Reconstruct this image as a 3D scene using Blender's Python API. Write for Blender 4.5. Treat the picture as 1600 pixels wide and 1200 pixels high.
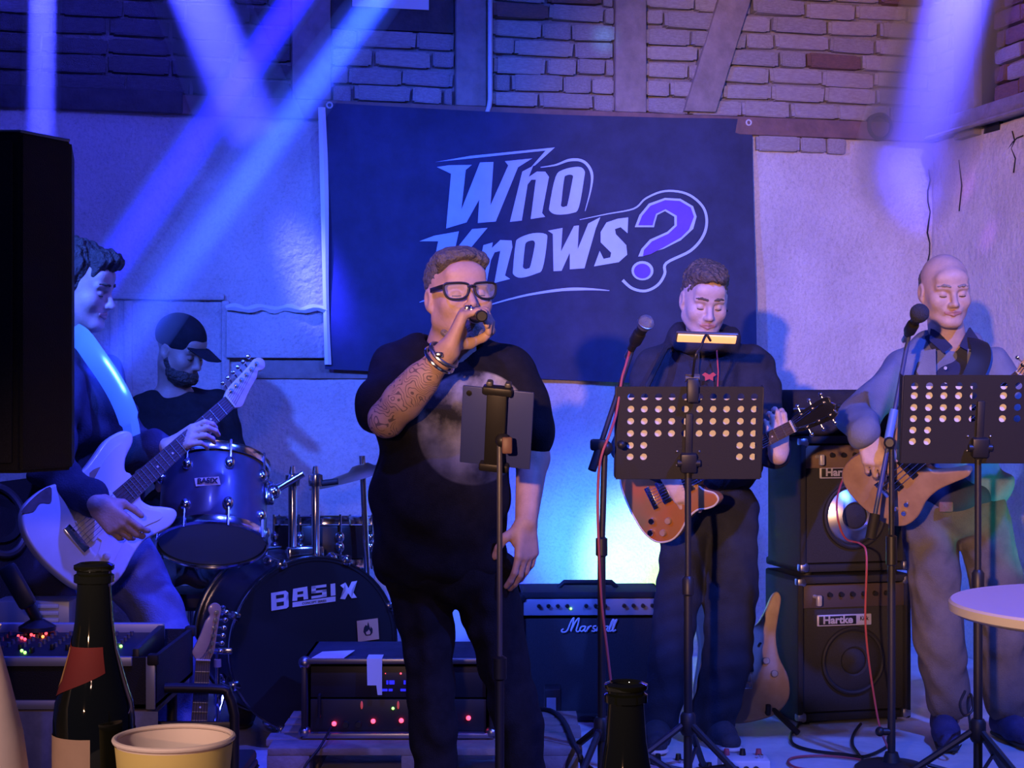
import bpy, bmesh, math, random
import numpy as np
from mathutils import Vector, Matrix

random.seed(7)
RNG = np.random.default_rng(7)
for o in list(bpy.data.objects):
    bpy.data.objects.remove(o)
SC = bpy.context.scene
COL = SC.collection

# ------------------------------------------------------------------ camera
FPX = 2600.0          # focal length in pixels of the 1600x1200 frame
CZ = 1.48             # camera height above the hall floor
cam_d = bpy.data.cameras.new('camera')
cam_d.sensor_fit = 'HORIZONTAL'
cam_d.sensor_width = 36.0
cam_d.lens = FPX / 1600.0 * 36.0
cam_d.clip_start = 0.05
cam = bpy.data.objects.new('camera', cam_d)
cam.location = (0, 0, CZ)
cam.rotation_euler = (math.radians(90), 0, 0)
COL.objects.link(cam)
SC.camera = cam


def W(px, py, d):
    """point seen at pixel (px, py) of the photograph at depth d metres"""
    return Vector(((px - 800.0) / FPX * d, d, CZ - (py - 600.0) / FPX * d))


# ------------------------------------------------------------------ world, exposure
world = bpy.data.worlds.new('dim_hall')
SC.world = world
world.use_nodes = True
world.node_tree.nodes['Background'].inputs[0].default_value = (0.05, 0.07, 0.5, 1)
world.node_tree.nodes['Background'].inputs[1].default_value = 0.16
SC.view_settings.view_transform = 'Standard'
SC.view_settings.look = 'None'
SC.view_settings.gamma = 1.0
SC.view_settings.exposure = 0.0
SC.view_settings.use_curve_mapping = False

# ------------------------------------------------------------------ lights
WALLGLOW = [W(935, 840, 7.58), W(1015, 880, 7.6), W(850, 850, 7.55)]
def aim(o, target):
    d = Vector(target) - o.location
    o.rotation_euler = d.to_track_quat('-Z', 'Y').to_euler()


def spot(name, loc, target, power, color, angle=60, blend=0.4, size=0.08):
    l = bpy.data.lights.new(name, 'SPOT')
    l.energy = power
    l.color = color
    l.spot_size = math.radians(angle)
    l.spot_blend = blend
    l.shadow_soft_size = size
    o = bpy.data.objects.new(name, l)
    o.location = loc
    aim(o, target)
    COL.objects.link(o)
    return o


def beam(name, loc, target, power, color, size=0.12, spread=4):
    l = bpy.data.lights.new(name, 'AREA')
    l.shape = 'DISK'
    l.size = size
    l.energy = power
    l.color = color
    l.spread = math.radians(spread)
    o = bpy.data.objects.new(name, l)
    o.location = loc
    aim(o, target)
    COL.objects.link(o)
    return o


# warm bulb of the hall, behind and left of the photographer; two added warm fills follow
spot('warm_hall_lamp', (-2.08, -5.0, 2.42), (1.98, 7.4, 2.05), 4300, (1.0, 0.50, 0.27), 19.2, 0.5, 0.09)
spot('warm_table_fill', (-1.0, -0.6, 2.3), (-0.28, 1.45, 1.05), 150, (1.0, 0.72, 0.62), 36, 0.6, 0.12)  # unseen fill, added to brighten the cup and bottles up front
spot('warm_low_fill', (-0.3, 0.2, 1.75), (-0.75, 5.0, 0.75), 100, (1.0, 0.55, 0.42), 22, 0.8, 0.06)  # no source there; added for warm light on the left guitarist's guitar
# blue stage washes over the front of the stage, with unseen fills added among them
spot('blue_wash_left', (-0.9, 3.0, 3.7), (-1.0, 7.0, 1.0), 330, (0.075, 0.085, 1.0), 75, 0.8, 0.06)
spot('blue_wash_middle', (-2.3, 3.4, 3.0), (0.55, 7.5, 1.25), 1500, (0.04, 0.115, 1.0), 50, 0.9, 0.06)
spot('blue_wash_right', (2.2, 3.0, 3.6), (0.8, 6.6, 0.8), 820, (0.045, 0.12, 1.0), 70, 0.8, 0.06)
spot('blue_top_fill', (0.5, 3.2, 3.5), (0.1, 7.4, 2.9), 210, (0.05, 0.11, 1.0), 44, 0.9, 0.06)  # extra fill, put in to lift the blue on the upper bricks
spot('blue_leg_fill', (-0.1, 4.9, 2.3), (-1.1, 5.15, 0.75), 170, (0.02, 0.03, 1.0), 32, 0.7, 0.05)  # added light without a fixture, brightens the left guitarist's jeans
spot('blue_table_fill', (2.3, 1.2, 3.2), (1.15, 3.0, 1.1), 680, (0.15, 0.12, 1.0), 36, 0.7, 0.06)  # added overhead fill that turns the right table lilac
spot('blue_side_light', (0.0, 4.3, 3.5), (-1.2, 5.0, 0.8), 520, (0.03, 0.05, 1.0), 34, 0.6, 0.05)
# small colour pars standing on the stage behind the gear
spot('cyan_par', (0.36, 6.80, 0.60), WALLGLOW[0], 30, (0.06, 0.75, 1.0), 66, 0.9, 0.03)
spot('green_par', (0.63, 6.86, 0.58), WALLGLOW[1], 80, (0.50, 1.0, 0.02), 62, 0.9, 0.03)
spot('blue_par', (0.14, 6.75, 0.60), WALLGLOW[2], 90, (0.02, 0.03, 1.0), 70, 0.8, 0.03)
spot('teal_par', (2.25, 5.55, 0.75), (1.68, 5.95, 1.2), 16, (0.04, 0.95, 0.75), 60, 0.7, 0.03)
# small projected spots on the walls
spot('gobo_blue', (1.4, 4.6, 3.9), W(943, 62, 7.55), 420, (0.10, 0.40, 1.0), 2.6, 0.9, 0.03)
spot('gobo_violet_a', (0.2, 4.4, 3.8), W(1508, 290, 7.6), 420, (0.35, 0.08, 1.0), 2.2, 0.9, 0.03)
spot('gobo_violet_b', (0.2, 4.4, 3.8), W(1543, 365, 7.4), 420, (0.35, 0.08, 1.0), 2.2, 0.9, 0.03)
# moving-head beams seen in the haze: start, end, radius at both, power, colour, haze density
BEAMS = [
    (W(738, -400, 6.2), W(60, 580, 5.5), .055, .075, 26, (0.006, 0.002, 1.0), 1.0),
    (W(878, -400, 6.0), W(160, 590, 5.2), .055, .10, 15, (0.015, 0.045, 1.0), 0.9),
    (W(70, -260, 6.55), W(58, 640, 6.8), .065, .072, 8, (0.04, 0.045, 1.0), 1.2),
    (W(205, -260, 6.3), W(400, 215, 6.9), .13, .19, 24, (0.035, 0.04, 1.0), 1.5),
    (W(1560, -260, 6.4), W(1425, 280, 7.9), .15, .27, 38, (0.06, 0.055, 1.0), 1.6),
]
for k_, (a_, b_, ra_, rb_b, pw_, c_b, dn_) in enumerate(BEAMS):
    dr_ = (b_ - a_).normalized()
    beam('moving_head_beam', a_ - dr_ * 0.06, b_, pw_, c_b, 2 * ra_ * 0.8, max(2.0, math.degrees(2 * math.atan((rb_b - ra_) / (b_ - a_).length))))

# ------------------------------------------------------------------ materials
MATS = {}


def mat(name, col, rough=0.6, metal=0.0, var=0.0, vscale=12.0, bump=0.0, bscale=60.0, spec=0.5, col2=None,
        emit=None, estr=0.0, alpha=1.0, coat=0.0, detail=6.0, speck=0.0):
    if name in MATS:
        return MATS[name]
    m = bpy.data.materials.new(name)
    m.use_nodes = True
    nt = m.node_tree
    b = nt.nodes['Principled BSDF']
    c = (*col, 1.0)
    b.inputs['Base Color'].default_value = c
    b.inputs['Roughness'].default_value = rough
    b.inputs['Metallic'].default_value = metal
    b.inputs['Specular IOR Level'].default_value = spec
    if coat:
        b.inputs['Coat Weight'].default_value = coat
        b.inputs['Coat Roughness'].default_value = 0.12
    if emit:
        b.inputs['Emission Color'].default_value = (*emit, 1)
        b.inputs['Emission Strength'].default_value = estr
    tc = nt.nodes.new('ShaderNodeTexCoord')
    if var or col2:
        n = nt.nodes.new('ShaderNodeTexNoise')
        n.inputs['Scale'].default_value = vscale
        n.inputs['Detail'].default_value = detail
        n.inputs['Roughness'].default_value = 0.62
        nt.links.new(tc.outputs['Object'], n.inputs['Vector'])
        r = nt.nodes.new('ShaderNodeValToRGB')
        r.color_ramp.elements[0].position = 0.32
        r.color_ramp.elements[1].position = 0.68
        if col2:
            r.color_ramp.elements[0].color = (*col2, 1)
            r.color_ramp.elements[1].color = c
        else:
            r.color_ramp.elements[0].color = (*[x * (1 - var) for x in col], 1)
            r.color_ramp.elements[1].color = (*[min(1, x * (1 + var)) for x in col], 1)
        nt.links.new(n.outputs['Fac'], r.inputs['Fac'])
        nt.links.new(r.outputs['Color'], b.inputs['Base Color'])
        if speck:                      # grit and pits of the plaster
            n3 = nt.nodes.new('ShaderNodeTexNoise')
            n3.inputs['Scale'].default_value = 75
            n3.inputs['Detail'].default_value = 8
            n3.inputs['Roughness'].default_value = 0.8
            nt.links.new(tc.outputs['Object'], n3.inputs['Vector'])
            r3 = nt.nodes.new('ShaderNodeValToRGB')
            r3.color_ramp.elements[0].position = 0.30
            r3.color_ramp.elements[0].color = (1 - speck, 1 - speck, 1 - speck, 1)
            r3.color_ramp.elements[1].position = 0.52
            r3.color_ramp.elements[1].color = (1, 1, 1, 1)
            nt.links.new(n3.outputs['Fac'], r3.inputs['Fac'])
            mx3 = nt.nodes.new('ShaderNodeMix')
            mx3.data_type = 'RGBA'
            mx3.blend_type = 'MULTIPLY'
            mx3.inputs[0].default_value = 1.0
            nt.links.new(r.outputs['Color'], mx3.inputs[6])
            nt.links.new(r3.outputs['Color'], mx3.inputs[7])
            nt.links.new(mx3.outputs[2], b.inputs['Base Color'])
    if bump:
        n2 = nt.nodes.new('ShaderNodeTexNoise')
        n2.inputs['Scale'].default_value = bscale
        n2.inputs['Detail'].default_value = 5.0
        nt.links.new(tc.outputs['Object'], n2.inputs['Vector'])
        bp = nt.nodes.new('ShaderNodeBump')
        bp.inputs['Strength'].default_value = bump
        bp.inputs['Distance'].default_value = 0.01
        nt.links.new(n2.outputs['Fac'], bp.inputs['Height'])
        nt.links.new(bp.outputs['Normal'], b.inputs['Normal'])
    MATS[name] = m
    return m


# ------------------------------------------------------------------ mesh generators: each returns (verts, faces)
def merge(*ms):
    V, Fc = [], []
    for v, f in ms:
        k = len(V)
        V += [tuple(p) for p in v]
        Fc += [tuple(i + k for i in q) for q in f]
    return V, Fc


def xf(m, M):
    return [tuple(M @ Vector(p)) for p in m[0]], m[1]


def from_bm(bm):
    bm.verts.ensure_lookup_table()
    for i, v in enumerate(bm.verts):
        v.index = i
    r = [tuple(v.co) for v in bm.verts], [tuple(v.index for v in f.verts) for f in bm.faces]
    bm.free()
    return r


def box(c, size, bev=0.0, R=None, seg=2):
    bm = bmesh.new()
    bmesh.ops.create_cube(bm, size=1.0)
    bmesh.ops.scale(bm, vec=Vector(size), verts=bm.verts)
    if bev:
        bmesh.ops.bevel(bm, geom=list(bm.edges), offset=bev, segments=seg, affect='EDGES', profile=0.5)
    if R is not None:
        bmesh.ops.transform(bm, matrix=R.to_4x4() if len(R) == 3 else R, verts=bm.verts)
    bmesh.ops.translate(bm, vec=Vector(c), verts=bm.verts)
    return from_bm(bm)


def frame_of(z, hint=(0, 0, 1)):
    z = Vector(z).normalized()
    h = Vector(hint)
    if abs(z.dot(h)) > 0.95:
        h = Vector((1, 0, 0))
    x = h.cross(z).normalized()
    y = z.cross(x).normalized()
    return x, y, z


def cyl(a, b, r1, r2=None, n=16, caps=True):
    r2 = r1 if r2 is None else r2
    a, b = Vector(a), Vector(b)
    x, y, z = frame_of(b - a)
    V, Fc = [], []
    for p, r in ((a, r1), (b, r2)):
        for i in range(n):
            t = 2 * math.pi * i / n
            V.append(tuple(p + x * (r * math.cos(t)) + y * (r * math.sin(t))))
    for i in range(n):
        j = (i + 1) % n
        Fc.append((i, j, n + j, n + i))
    if caps:
        Fc.append(tuple(range(n - 1, -1, -1)))
        Fc.append(tuple(range(n, 2 * n)))
    return V, Fc


def lathe(prof, n=24, a=(0, 0, 0), axis=(0, 0, 1), cap=True):
    """profile [(r, h)] turned about axis through a"""
    x, y, z = frame_of(axis)
    a = Vector(a)
    V, Fc = [], []
    for r, h in prof:
        for i in range(n):
            t = 2 * math.pi * i / n
            V.append(tuple(a + z * h + x * (r * math.cos(t)) + y * (r * math.sin(t))))
    for k in range(len(prof) - 1):
        for i in range(n):
            j = (i + 1) % n
            Fc.append((k * n + i, k * n + j, (k + 1) * n + j, (k + 1) * n + i))
    if cap:
        if prof[0][0] > 1e-5:
            Fc.append(tuple(range(n - 1, -1, -1)))
        if prof[-1][0] > 1e-5:
            k = (len(prof) - 1) * n
            Fc.append(tuple(range(k, k + n)))
    return V, Fc


def cr(pts, n=6, closed=False):
    """Catmull-Rom through points of any dimension"""
    P = [np.array(p, float) for p in pts]
    out = []
    m = len(P)
    rng = range(m) if closed else range(m - 1)
    for i in rng:
        if closed:
            p0, p1, p2, p3 = P[i - 1], P[i], P[(i + 1) % m], P[(i + 2) % m]
        else:
            p0, p1, p2, p3 = P[max(i - 1, 0)], P[i], P[i + 1], P[min(i + 2, m - 1)]
        for k in range(n):
            t = k / n
            out.append(0.5 * (2 * p1 + (p2 - p0) * t + (2 * p0 - 5 * p1 + 4 * p2 - p3) * t * t + (3 * p1 - p0 - 3 * p2 + p3) * t ** 3))
    if not closed:
        out.append(P[-1])
    return out


def tube(pts, r, n=8, closed=False):
    P = [Vector(p) for p in pts]
    m = len(P)
    rs = r if hasattr(r, '__len__') else [r] * m
    V, Fc = [], []
    x = None
    for i, p in enumerate(P):
        if closed:
            t = (P[(i + 1) % m] - P[i - 1]).normalized()
        else:
            t = (P[min(i + 1, m - 1)] - P[max(i - 1, 0)]).normalized()
        if x is None:
            x = frame_of(t)[0]
        else:
            x = (x - t * x.dot(t))
            x = x.normalized() if x.length > 1e-6 else frame_of(t)[0]
        y = t.cross(x)
        for k in range(n):
            a = 2 * math.pi * k / n
            V.append(tuple(p + x * (rs[i] * math.cos(a)) + y * (rs[i] * math.sin(a))))
    for i in range(m if closed else m - 1):
        i2 = (i + 1) % m
        for k in range(n):
            k2 = (k + 1) % n
            Fc.append((i * n + k, i * n + k2, i2 * n + k2, i2 * n + k))
    if not closed:
        Fc.append(tuple(range(n - 1, -1, -1)))
        Fc.append(tuple(range((m - 1) * n, m * n)))
    return V, Fc


def ball(c, r, n=16, m=10):
    rx, ry, rz = r if hasattr(r, '__len__') else (r, r, r)
    prof = []
    V, Fc = [], []
    for k in range(m + 1):
        a = -math.pi / 2 + math.pi * k / m
        for i in range(n):
            t = 2 * math.pi * i / n
            V.append((c[0] + rx * math.cos(a) * math.cos(t), c[1] + ry * math.cos(a) * math.sin(t), c[2] + rz * math.sin(a)))
    for k in range(m):
        for i in range(n):
            j = (i + 1) % n
            Fc.append((k * n + i, k * n + j, (k + 1) * n + j, (k + 1) * n + i))
    return V, Fc


def prism(poly, y0, y1, bev=0.0):
    """polygon in (x, z) extruded from y0 (front, towards -y) to y1"""
    bm = bmesh.new()
    vs = [bm.verts.new((p[0], y0, p[1])) for p in poly]
    f = bm.faces.new(vs)
    r = bmesh.ops.extrude_face_region(bm, geom=[f])
    nv = [e for e in r['geom'] if isinstance(e, bmesh.types.BMVert)]
    bmesh.ops.translate(bm, vec=(0, y1 - y0, 0), verts=nv)
    bmesh.ops.recalc_face_normals(bm, faces=bm.faces)
    if bev:
        es = [e for e in bm.edges if abs(e.verts[0].co.y - e.verts[1].co.y) < 1e-6]
        bmesh.ops.bevel(bm, geom=es, offset=bev, segments=3, affect='EDGES', profile=0.5)
    bmesh.ops.triangulate(bm, faces=[f for f in bm.faces if len(f.verts) > 4])
    return from_bm(bm)


def ring_prism(outer, inner, y0, y1):
    n = len(outer)
    V = [(p[0], y0, p[1]) for p in outer] + [(p[0], y0, p[1]) for p in inner] + [(p[0], y1, p[1]) for p in outer] + [(p[0], y1, p[1]) for p in inner]
    Fc = []
    for i in range(n):
        j = (i + 1) % n
        Fc += [(i, j, n + j, n + i), (2 * n + i, 3 * n + i, 3 * n + j, 2 * n + j), (i, 2 * n + i, 2 * n + j, j), (n + i, n + j, 3 * n + j, 3 * n + i)]
    return V, Fc


def ribbon2d(pts, widths):
    """flat outline polygon of a stroke through 2d points with widths"""
    P = [np.array(p, float) for p in pts]
    L, Rr = [], []
    for i, p in enumerate(P):
        t = P[min(i + 1, len(P) - 1)] - P[max(i - 1, 0)]
        t /= (np.linalg.norm(t) + 1e-9)
        nrm = np.array([-t[1], t[0]])
        L.append(p + nrm * widths[i] / 2)
        Rr.append(p - nrm * widths[i] / 2)
    return [tuple(q) for q in L + Rr[::-1]]


def strip2d(pts, widths):
    q = ribbon2d(pts, widths)
    n = len(q) // 2
    return (q[:n], q[n:][::-1])



def text_mesh(s, size=1.0, bold=0.0, shear=0.0, depth=0.0):
    """text as a mesh in (x, z), facing -y"""
    c = bpy.data.curves.new('t', 'FONT')
    c.body = s
    c.size = size
    c.offset = bold
    c.shear = shear
    c.extrude = depth
    c.align_x = 'CENTER'
    c.align_y = 'CENTER'
    c.resolution_u = 3
    o = bpy.data.objects.new('t', c)
    COL.objects.link(o)
    dg = bpy.context.evaluated_depsgraph_get()
    me = bpy.data.meshes.new_from_object(o.evaluated_get(dg))
    V = [(v.co.x, -v.co.z, v.co.y) for v in me.vertices]
    Fc = [tuple(p.vertices) for p in me.polygons]
    bpy.data.objects.remove(o)
    bpy.data.curves.remove(c)
    bpy.data.meshes.remove(me)
    return V, Fc


# ------------------------------------------------------------------ objects
def new_mesh(name, m, material, smooth=True, auto=True):
    me = bpy.data.meshes.new(name)
    V, Fc = m
    me.from_pydata([tuple(v) for v in V], [], [tuple(f) for f in Fc])
    me.validate()
    if isinstance(material, str):
        material = MATS[material]
    me.materials.append(material)
    if smooth:
        me.polygons.foreach_set('use_smooth', [True] * len(me.polygons))
        if auto:
            try:
                me.set_sharp_from_angle(angle=math.radians(38))
            except Exception:
                pass
    me.update()
    return me


def tag(o, label=None, cat=None, group=None, kind=None):
    if label:
        o['label'] = label
    if cat:
        o['category'] = cat
    if group:
        o['group'] = group
    if kind:
        o['kind'] = kind
    return o


class Thing:
    """an Empty at the thing's base; parts are meshes below it (world=True: shapes given in world coordinates)"""

    def __init__(self, name, label, cat, M=None, loc=None, group=None, kind=None):
        self.o = bpy.data.objects.new(name, None)
        self.o.empty_display_size = 0.05
        COL.objects.link(self.o)
        if M is None:
            M = Matrix.Translation(Vector(loc if loc is not None else (0, 0, 0)))
        self.M = M
        self.Mi = M.inverted()
        self.o.matrix_world = M
        tag(self.o, label, cat, group, kind)

    def add(self, name, m, material, parent=None, smooth=True, world=False, label=None, kind=None, auto=True):
        if world:
            m = ([tuple(self.Mi @ Vector(p)) for p in m[0]], m[1])
        me = new_mesh(name, m, material, smooth, auto)
        return self.put(name, me, parent, label, kind)

    def put(self, name, me, parent=None, label=None, kind=None, M=None):
        o = bpy.data.objects.new(name, me)
        COL.objects.link(o)
        o.parent = parent or self.o
        if M is not None:
            o.matrix_local = M
        tag(o, label, kind=kind)
        return o


def solo(name, m, material, label, cat, group=None, kind=None, smooth=True, loc=None, M=None):
    """a thing that is one mesh, given in world coordinates; its origin moved to loc"""
    if M is None:
        M = Matrix.Translation(Vector(loc)) if loc is not None else Matrix.Identity(4)
    Mi = M.inverted()
    m = ([tuple(Mi @ Vector(p)) for p in m[0]], m[1])
    o = bpy.data.objects.new(name, new_mesh(name, m, material, smooth))
    COL.objects.link(o)
    o.matrix_world = M
    tag(o, label, cat, group, kind)
    return o


def basis(zdir, front, loc):
    """local z along zdir, local -y towards front"""
    z = Vector(zdir).normalized()
    y = -Vector(front)
    y = (y - z * y.dot(z)).normalized()
    x = y.cross(z)
    M = Matrix((x, y, z)).transposed().to_4x4()
    M.translation = Vector(loc)
    return M


# ------------------------------------------------------------------ signed-distance modelling (people, cloth)
def A(v):
    return np.array(v, np.float32)


def cap(a, b, ra, rb=None, k=0.02, flat=None, op='u'):
    return ('cap', A(a), A(b), ra, ra if rb is None else rb, k, flat, op)


def ell(c, r, k=0.02, R=None, op='u'):
    return ('ell', A(c), A(r), None if R is None else np.array(R, np.float32), k, op)


def rbox(c, h, r=0.01, k=0.02, R=None, op='u'):
    return ('box', A(c), A(h), r, None if R is None else np.array(R, np.float32), k, op)


def plane(p, n, k=0.005):
    """keep what lies on the side the normal n points away from"""
    return ('pla', A(p), A(n) / np.linalg.norm(A(n)), k)


def sdf_mesh(prims, h, wrinkle=None, pad=0.03):
    lo = np.full(3, 1e9)
    hi = -lo
    for p in prims:
        if p[0] == 'cap' and p[7] == 'u':
            r = max(p[3], p[4])
            lo = np.minimum(lo, np.minimum(p[1], p[2]) - r)
            hi = np.maximum(hi, np.maximum(p[1], p[2]) + r)
        elif p[0] in ('ell', 'box') and p[-1] == 'u':
            r = float(np.max(p[2])) * (1.0 if p[3 if p[0] == 'ell' else 4] is None else 1.4) + (p[3] if p[0] == 'box' else 0)
            e = p[2] if (p[0] == 'ell' and p[3] is None) else r
            lo = np.minimum(lo, p[1] - e)
            hi = np.maximum(hi, p[1] + e)
    lo -= pad
    hi += pad
    n = np.ceil((hi - lo) / h).astype(int) + 1
    ax = [(lo[i] + h * np.arange(n[i])).astype(np.float32) for i in range(3)]
    f = np.full(n, 1.0, np.float32)

    def grid(blo, bhi):
        s = []
        for i in range(3):
            a = max(0, int(math.floor((blo[i] - lo[i]) / h)))
            b = min(n[i], int(math.ceil((bhi[i] - lo[i]) / h)) + 1)
            if b <= a:
                return None, None
            s.append(slice(a, b))
        s = tuple(s)
        return s, (ax[0][s[0]][:, None, None], ax[1][s[1]][None, :, None], ax[2][s[2]][None, None, :])

    for p in prims:
        if p[0] == 'pla':
            _, c, nv, k = p
            d = (ax[0][:, None, None] - c[0]) * nv[0] + (ax[1][None, :, None] - c[1]) * nv[1] + (ax[2][None, None, :] - c[2]) * nv[2]
            f = np.maximum(f, d).astype(np.float32)
            continue
        if p[0] == 'cap':
            _, a, b, ra, rb, k, flat, op = p
            r = max(ra, rb) * (1.0 if flat is None else max(1.0, 1 / flat[1]))
            mg = r + k + 3 * h
            s, g = grid(np.minimum(a, b) - mg, np.maximum(a, b) + mg)
            if s is None:
                continue
            ab = b - a
            den = float(ab @ ab) + 1e-9
            vx, vy, vz = g[0] - a[0], g[1] - a[1], g[2] - a[2]
            t = np.clip((vx * ab[0] + vy * ab[1] + vz * ab[2]) / den, 0, 1)
            vx, vy, vz = vx - t * ab[0], vy - t * ab[1], vz - t * ab[2]
            if flat is not None:
                fd = A(flat[0])
                fd = fd / np.linalg.norm(fd)
                q = (vx * fd[0] + vy * fd[1] + vz * fd[2]) * (flat[1] - 1.0)
                vx, vy, vz = vx + q * fd[0], vy + q * fd[1], vz + q * fd[2]
            d = np.sqrt(vx * vx + vy * vy + vz * vz) - (ra + (rb - ra) * t)
        elif p[0] == 'ell':
            _, c, r, R, k, op = p
            e = r if R is None else np.full(3, r.max())
            mg = e + k + 3 * h
            s, g = grid(c - mg, c + mg)
            if s is None:
                continue
            v = [g[i] - c[i] for i in range(3)]
            if R is not None:
                v = [v[0] * R[0, i] + v[1] * R[1, i] + v[2] * R[2, i] for i in range(3)]
            k0 = np.sqrt(sum((v[i] / r[i]) ** 2 for i in range(3)))
            k1 = np.sqrt(sum((v[i] / r[i] ** 2) ** 2 for i in range(3))) + 1e-6
            d = k0 * (k0 - 1) / k1
        else:
            _, c, hh, r, R, k, op = p
            e = hh + r if R is None else np.full(3, np.linalg.norm(hh) + r)
            mg = e + k + 3 * h
            s, g = grid(c - mg, c + mg)
            if s is None:
                continue
            v = [g[i] - c[i] for i in range(3)]
            if R is not None:
                v = [v[0] * R[0, i] + v[1] * R[1, i] + v[2] * R[2, i] for i in range(3)]
            q = [np.abs(v[i]) - hh[i] for i in range(3)]
            d = np.sqrt(sum(np.maximum(q[i], 0) ** 2 for i in range(3))) + np.minimum(np.maximum(np.maximum(q[0], q[1]), q[2]), 0) - r
        a0 = f[s]
        if op == 'u':
            hk = np.maximum(k - np.abs(a0 - d), 0) / max(k, 1e-6)
            f[s] = np.minimum(a0, d) - hk * hk * k * 0.25
        else:
            d = -d
            hk = np.maximum(k - np.abs(a0 - d), 0) / max(k, 1e-6)
            f[s] = np.maximum(a0, d) + hk * hk * k * 0.25
    if wrinkle:
        amp, fr, seed = wrinkle
        r = np.random.default_rng(seed)
        X, Y, Z = ax[0][:, None, None], ax[1][None, :, None], ax[2][None, None, :]
        w = 0
        for i in range(5):
            kx, ky, kz = r.normal(size=3) * fr
            ph, ph2 = r.uniform(0, 6.28, 2)
            kk = r.normal(size=3) * fr * 0.5
            w = w + np.sin(kx * X + ky * Y + kz * Z + ph + 1.6 * np.sin(kk[0] * X + kk[1] * Y + kk[2] * Z + ph2))
        f = f + (amp * 0.5) * w.astype(np.float32)
    return surface_nets(f, lo, h)


def surface_nets(f, lo, h):
    s = f < 0
    nx, ny, nz = f.shape
    c = np.zeros((nx - 1, ny - 1, nz - 1), np.uint8)
    for i in (0, 1):
        for j in (0, 1):
            for k in (0, 1):
                c += s[i:nx - 1 + i, j:ny - 1 + j, k:nz - 1 + k]
    I, J, K = np.nonzero((c > 0) & (c < 8))
    idx = np.full(c.shape, -1, np.int32)
    idx[I, J, K] = np.arange(len(I), dtype=np.int32)
    acc = np.zeros((len(I), 3))
    cnt = np.zeros(len(I))
    corners = [(i, j, k) for i in (0, 1) for j in (0, 1) for k in (0, 1)]
    for a in corners:
        for ax in range(3):
            if a[ax] == 1:
                continue
            b = list(a)
            b[ax] = 1
            fa = f[I + a[0], J + a[1], K + a[2]]
            fb = f[I + b[0], J + b[1], K + b[2]]
            m = (fa < 0) != (fb < 0)
            t = np.where(m, fa / np.where(m, fa - fb, 1), 0)
            p = np.array(a, float)[None, :].repeat(len(I), 0)
            p[:, ax] += t
            acc[m] += p[m]
            cnt[m] += 1
    V = (np.stack([I, J, K], 1) + acc / np.maximum(cnt, 1)[:, None]) * h + lo
    Fs = []
    for ax in range(3):
        sl0 = [slice(1, -1)] * 3
        sl0[ax] = slice(0, -1)
        sl1 = [slice(1, -1)] * 3
        sl1[ax] = slice(1, None)
        a, b = s[tuple(sl0)], s[tuple(sl1)]
        for flip in (False, True):
            m = (a & ~b) if not flip else (~a & b)
            P = np.stack(np.nonzero(m), 1)
            off = np.ones(3, int)
            off[ax] = 0
            P = P + off
            u, v = (ax + 1) % 3, (ax + 2) % 3

            def cell(du, dv):
                Q = P.copy()
                Q[:, u] -= du
                Q[:, v] -= dv
                return idx[Q[:, 0], Q[:, 1], Q[:, 2]]
            q = np.stack([cell(1, 1), cell(0, 1), cell(0, 0), cell(1, 0)], 1)
            if flip:
                q = q[:, ::-1]
            q = q[(q >= 0).all(1)]
            Fs.append(q)
    return V, np.concatenate(Fs)


def np_mesh(name, m, material):
    V, Fq = m
    me = bpy.data.meshes.new(name)
    nv, nf = len(V), len(Fq)
    me.vertices.add(nv)
    me.vertices.foreach_set('co', np.ascontiguousarray(V, np.float32).ravel())
    me.loops.add(nf * 4)
    me.loops.foreach_set('vertex_index', np.ascontiguousarray(Fq, np.int32).ravel())
    me.polygons.add(nf)
    me.polygons.foreach_set('loop_start', np.arange(0, nf * 4, 4, dtype=np.int32))
    me.polygons.foreach_set('loop_total', np.full(nf, 4, np.int32))
    me.polygons.foreach_set('use_smooth', np.ones(nf, bool))
    me.update(calc_edges=True)
    if isinstance(material, str):
        material = MATS[material]
    me.materials.append(material)
    return me


def sdf_part(thing, name, prims, h, material, wrinkle=None, parent=None, label=None):
    V, Fq = sdf_mesh(prims, h, wrinkle)
    off = np.array(thing.M.translation)
    me = np_mesh(name, (V - off, Fq), material)
    return thing.put(name, me, parent, label)

# ------------------------------------------------------------------ the room: it stands turned 13 degrees to the camera
SL = 0.236
NRM = math.sqrt(1 + SL * SL)
U = Vector((1, SL, 0)) / NRM            # along the back wall
NB = Vector((SL, -1, 0)) / NRM          # out of the back wall, towards the hall
O_W = Vector((0, 7.47, 0))
MW = Matrix((U, -NB, Vector((0, 0, 1)))).transposed().to_4x4()
MW.translation = O_W
CORNER = Vector((2.0, 7.47 + SL * 2.0, 0))
UC = 2.0 * NRM
MR = Matrix((NB, U, Vector((0, 0, 1)))).transposed().to_4x4()    # right wall: x towards the hall's front, y into the wall
MR.translation = CORNER


def WB(px, py):
    """pixel to (u, z) on the back wall's plane"""
    q = (px - 800.0) / FPX
    Y = 7.47 / (1 - SL * q)
    return q * Y * NRM, CZ - (py - 600.0) / FPX * Y


def WBW(px, py, off=0.0):
    u, z = WB(px, py)
    return MW @ Vector((u, -off, z))


def WR(px, py):
    q = (px - 800.0) / FPX
    a, b = NB.x, NB.y
    t = (q * CORNER.y - CORNER.x) / (a - q * b)
    Y = CORNER.y + b * t
    return t, CZ - (py - 600.0) / FPX * Y


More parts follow.
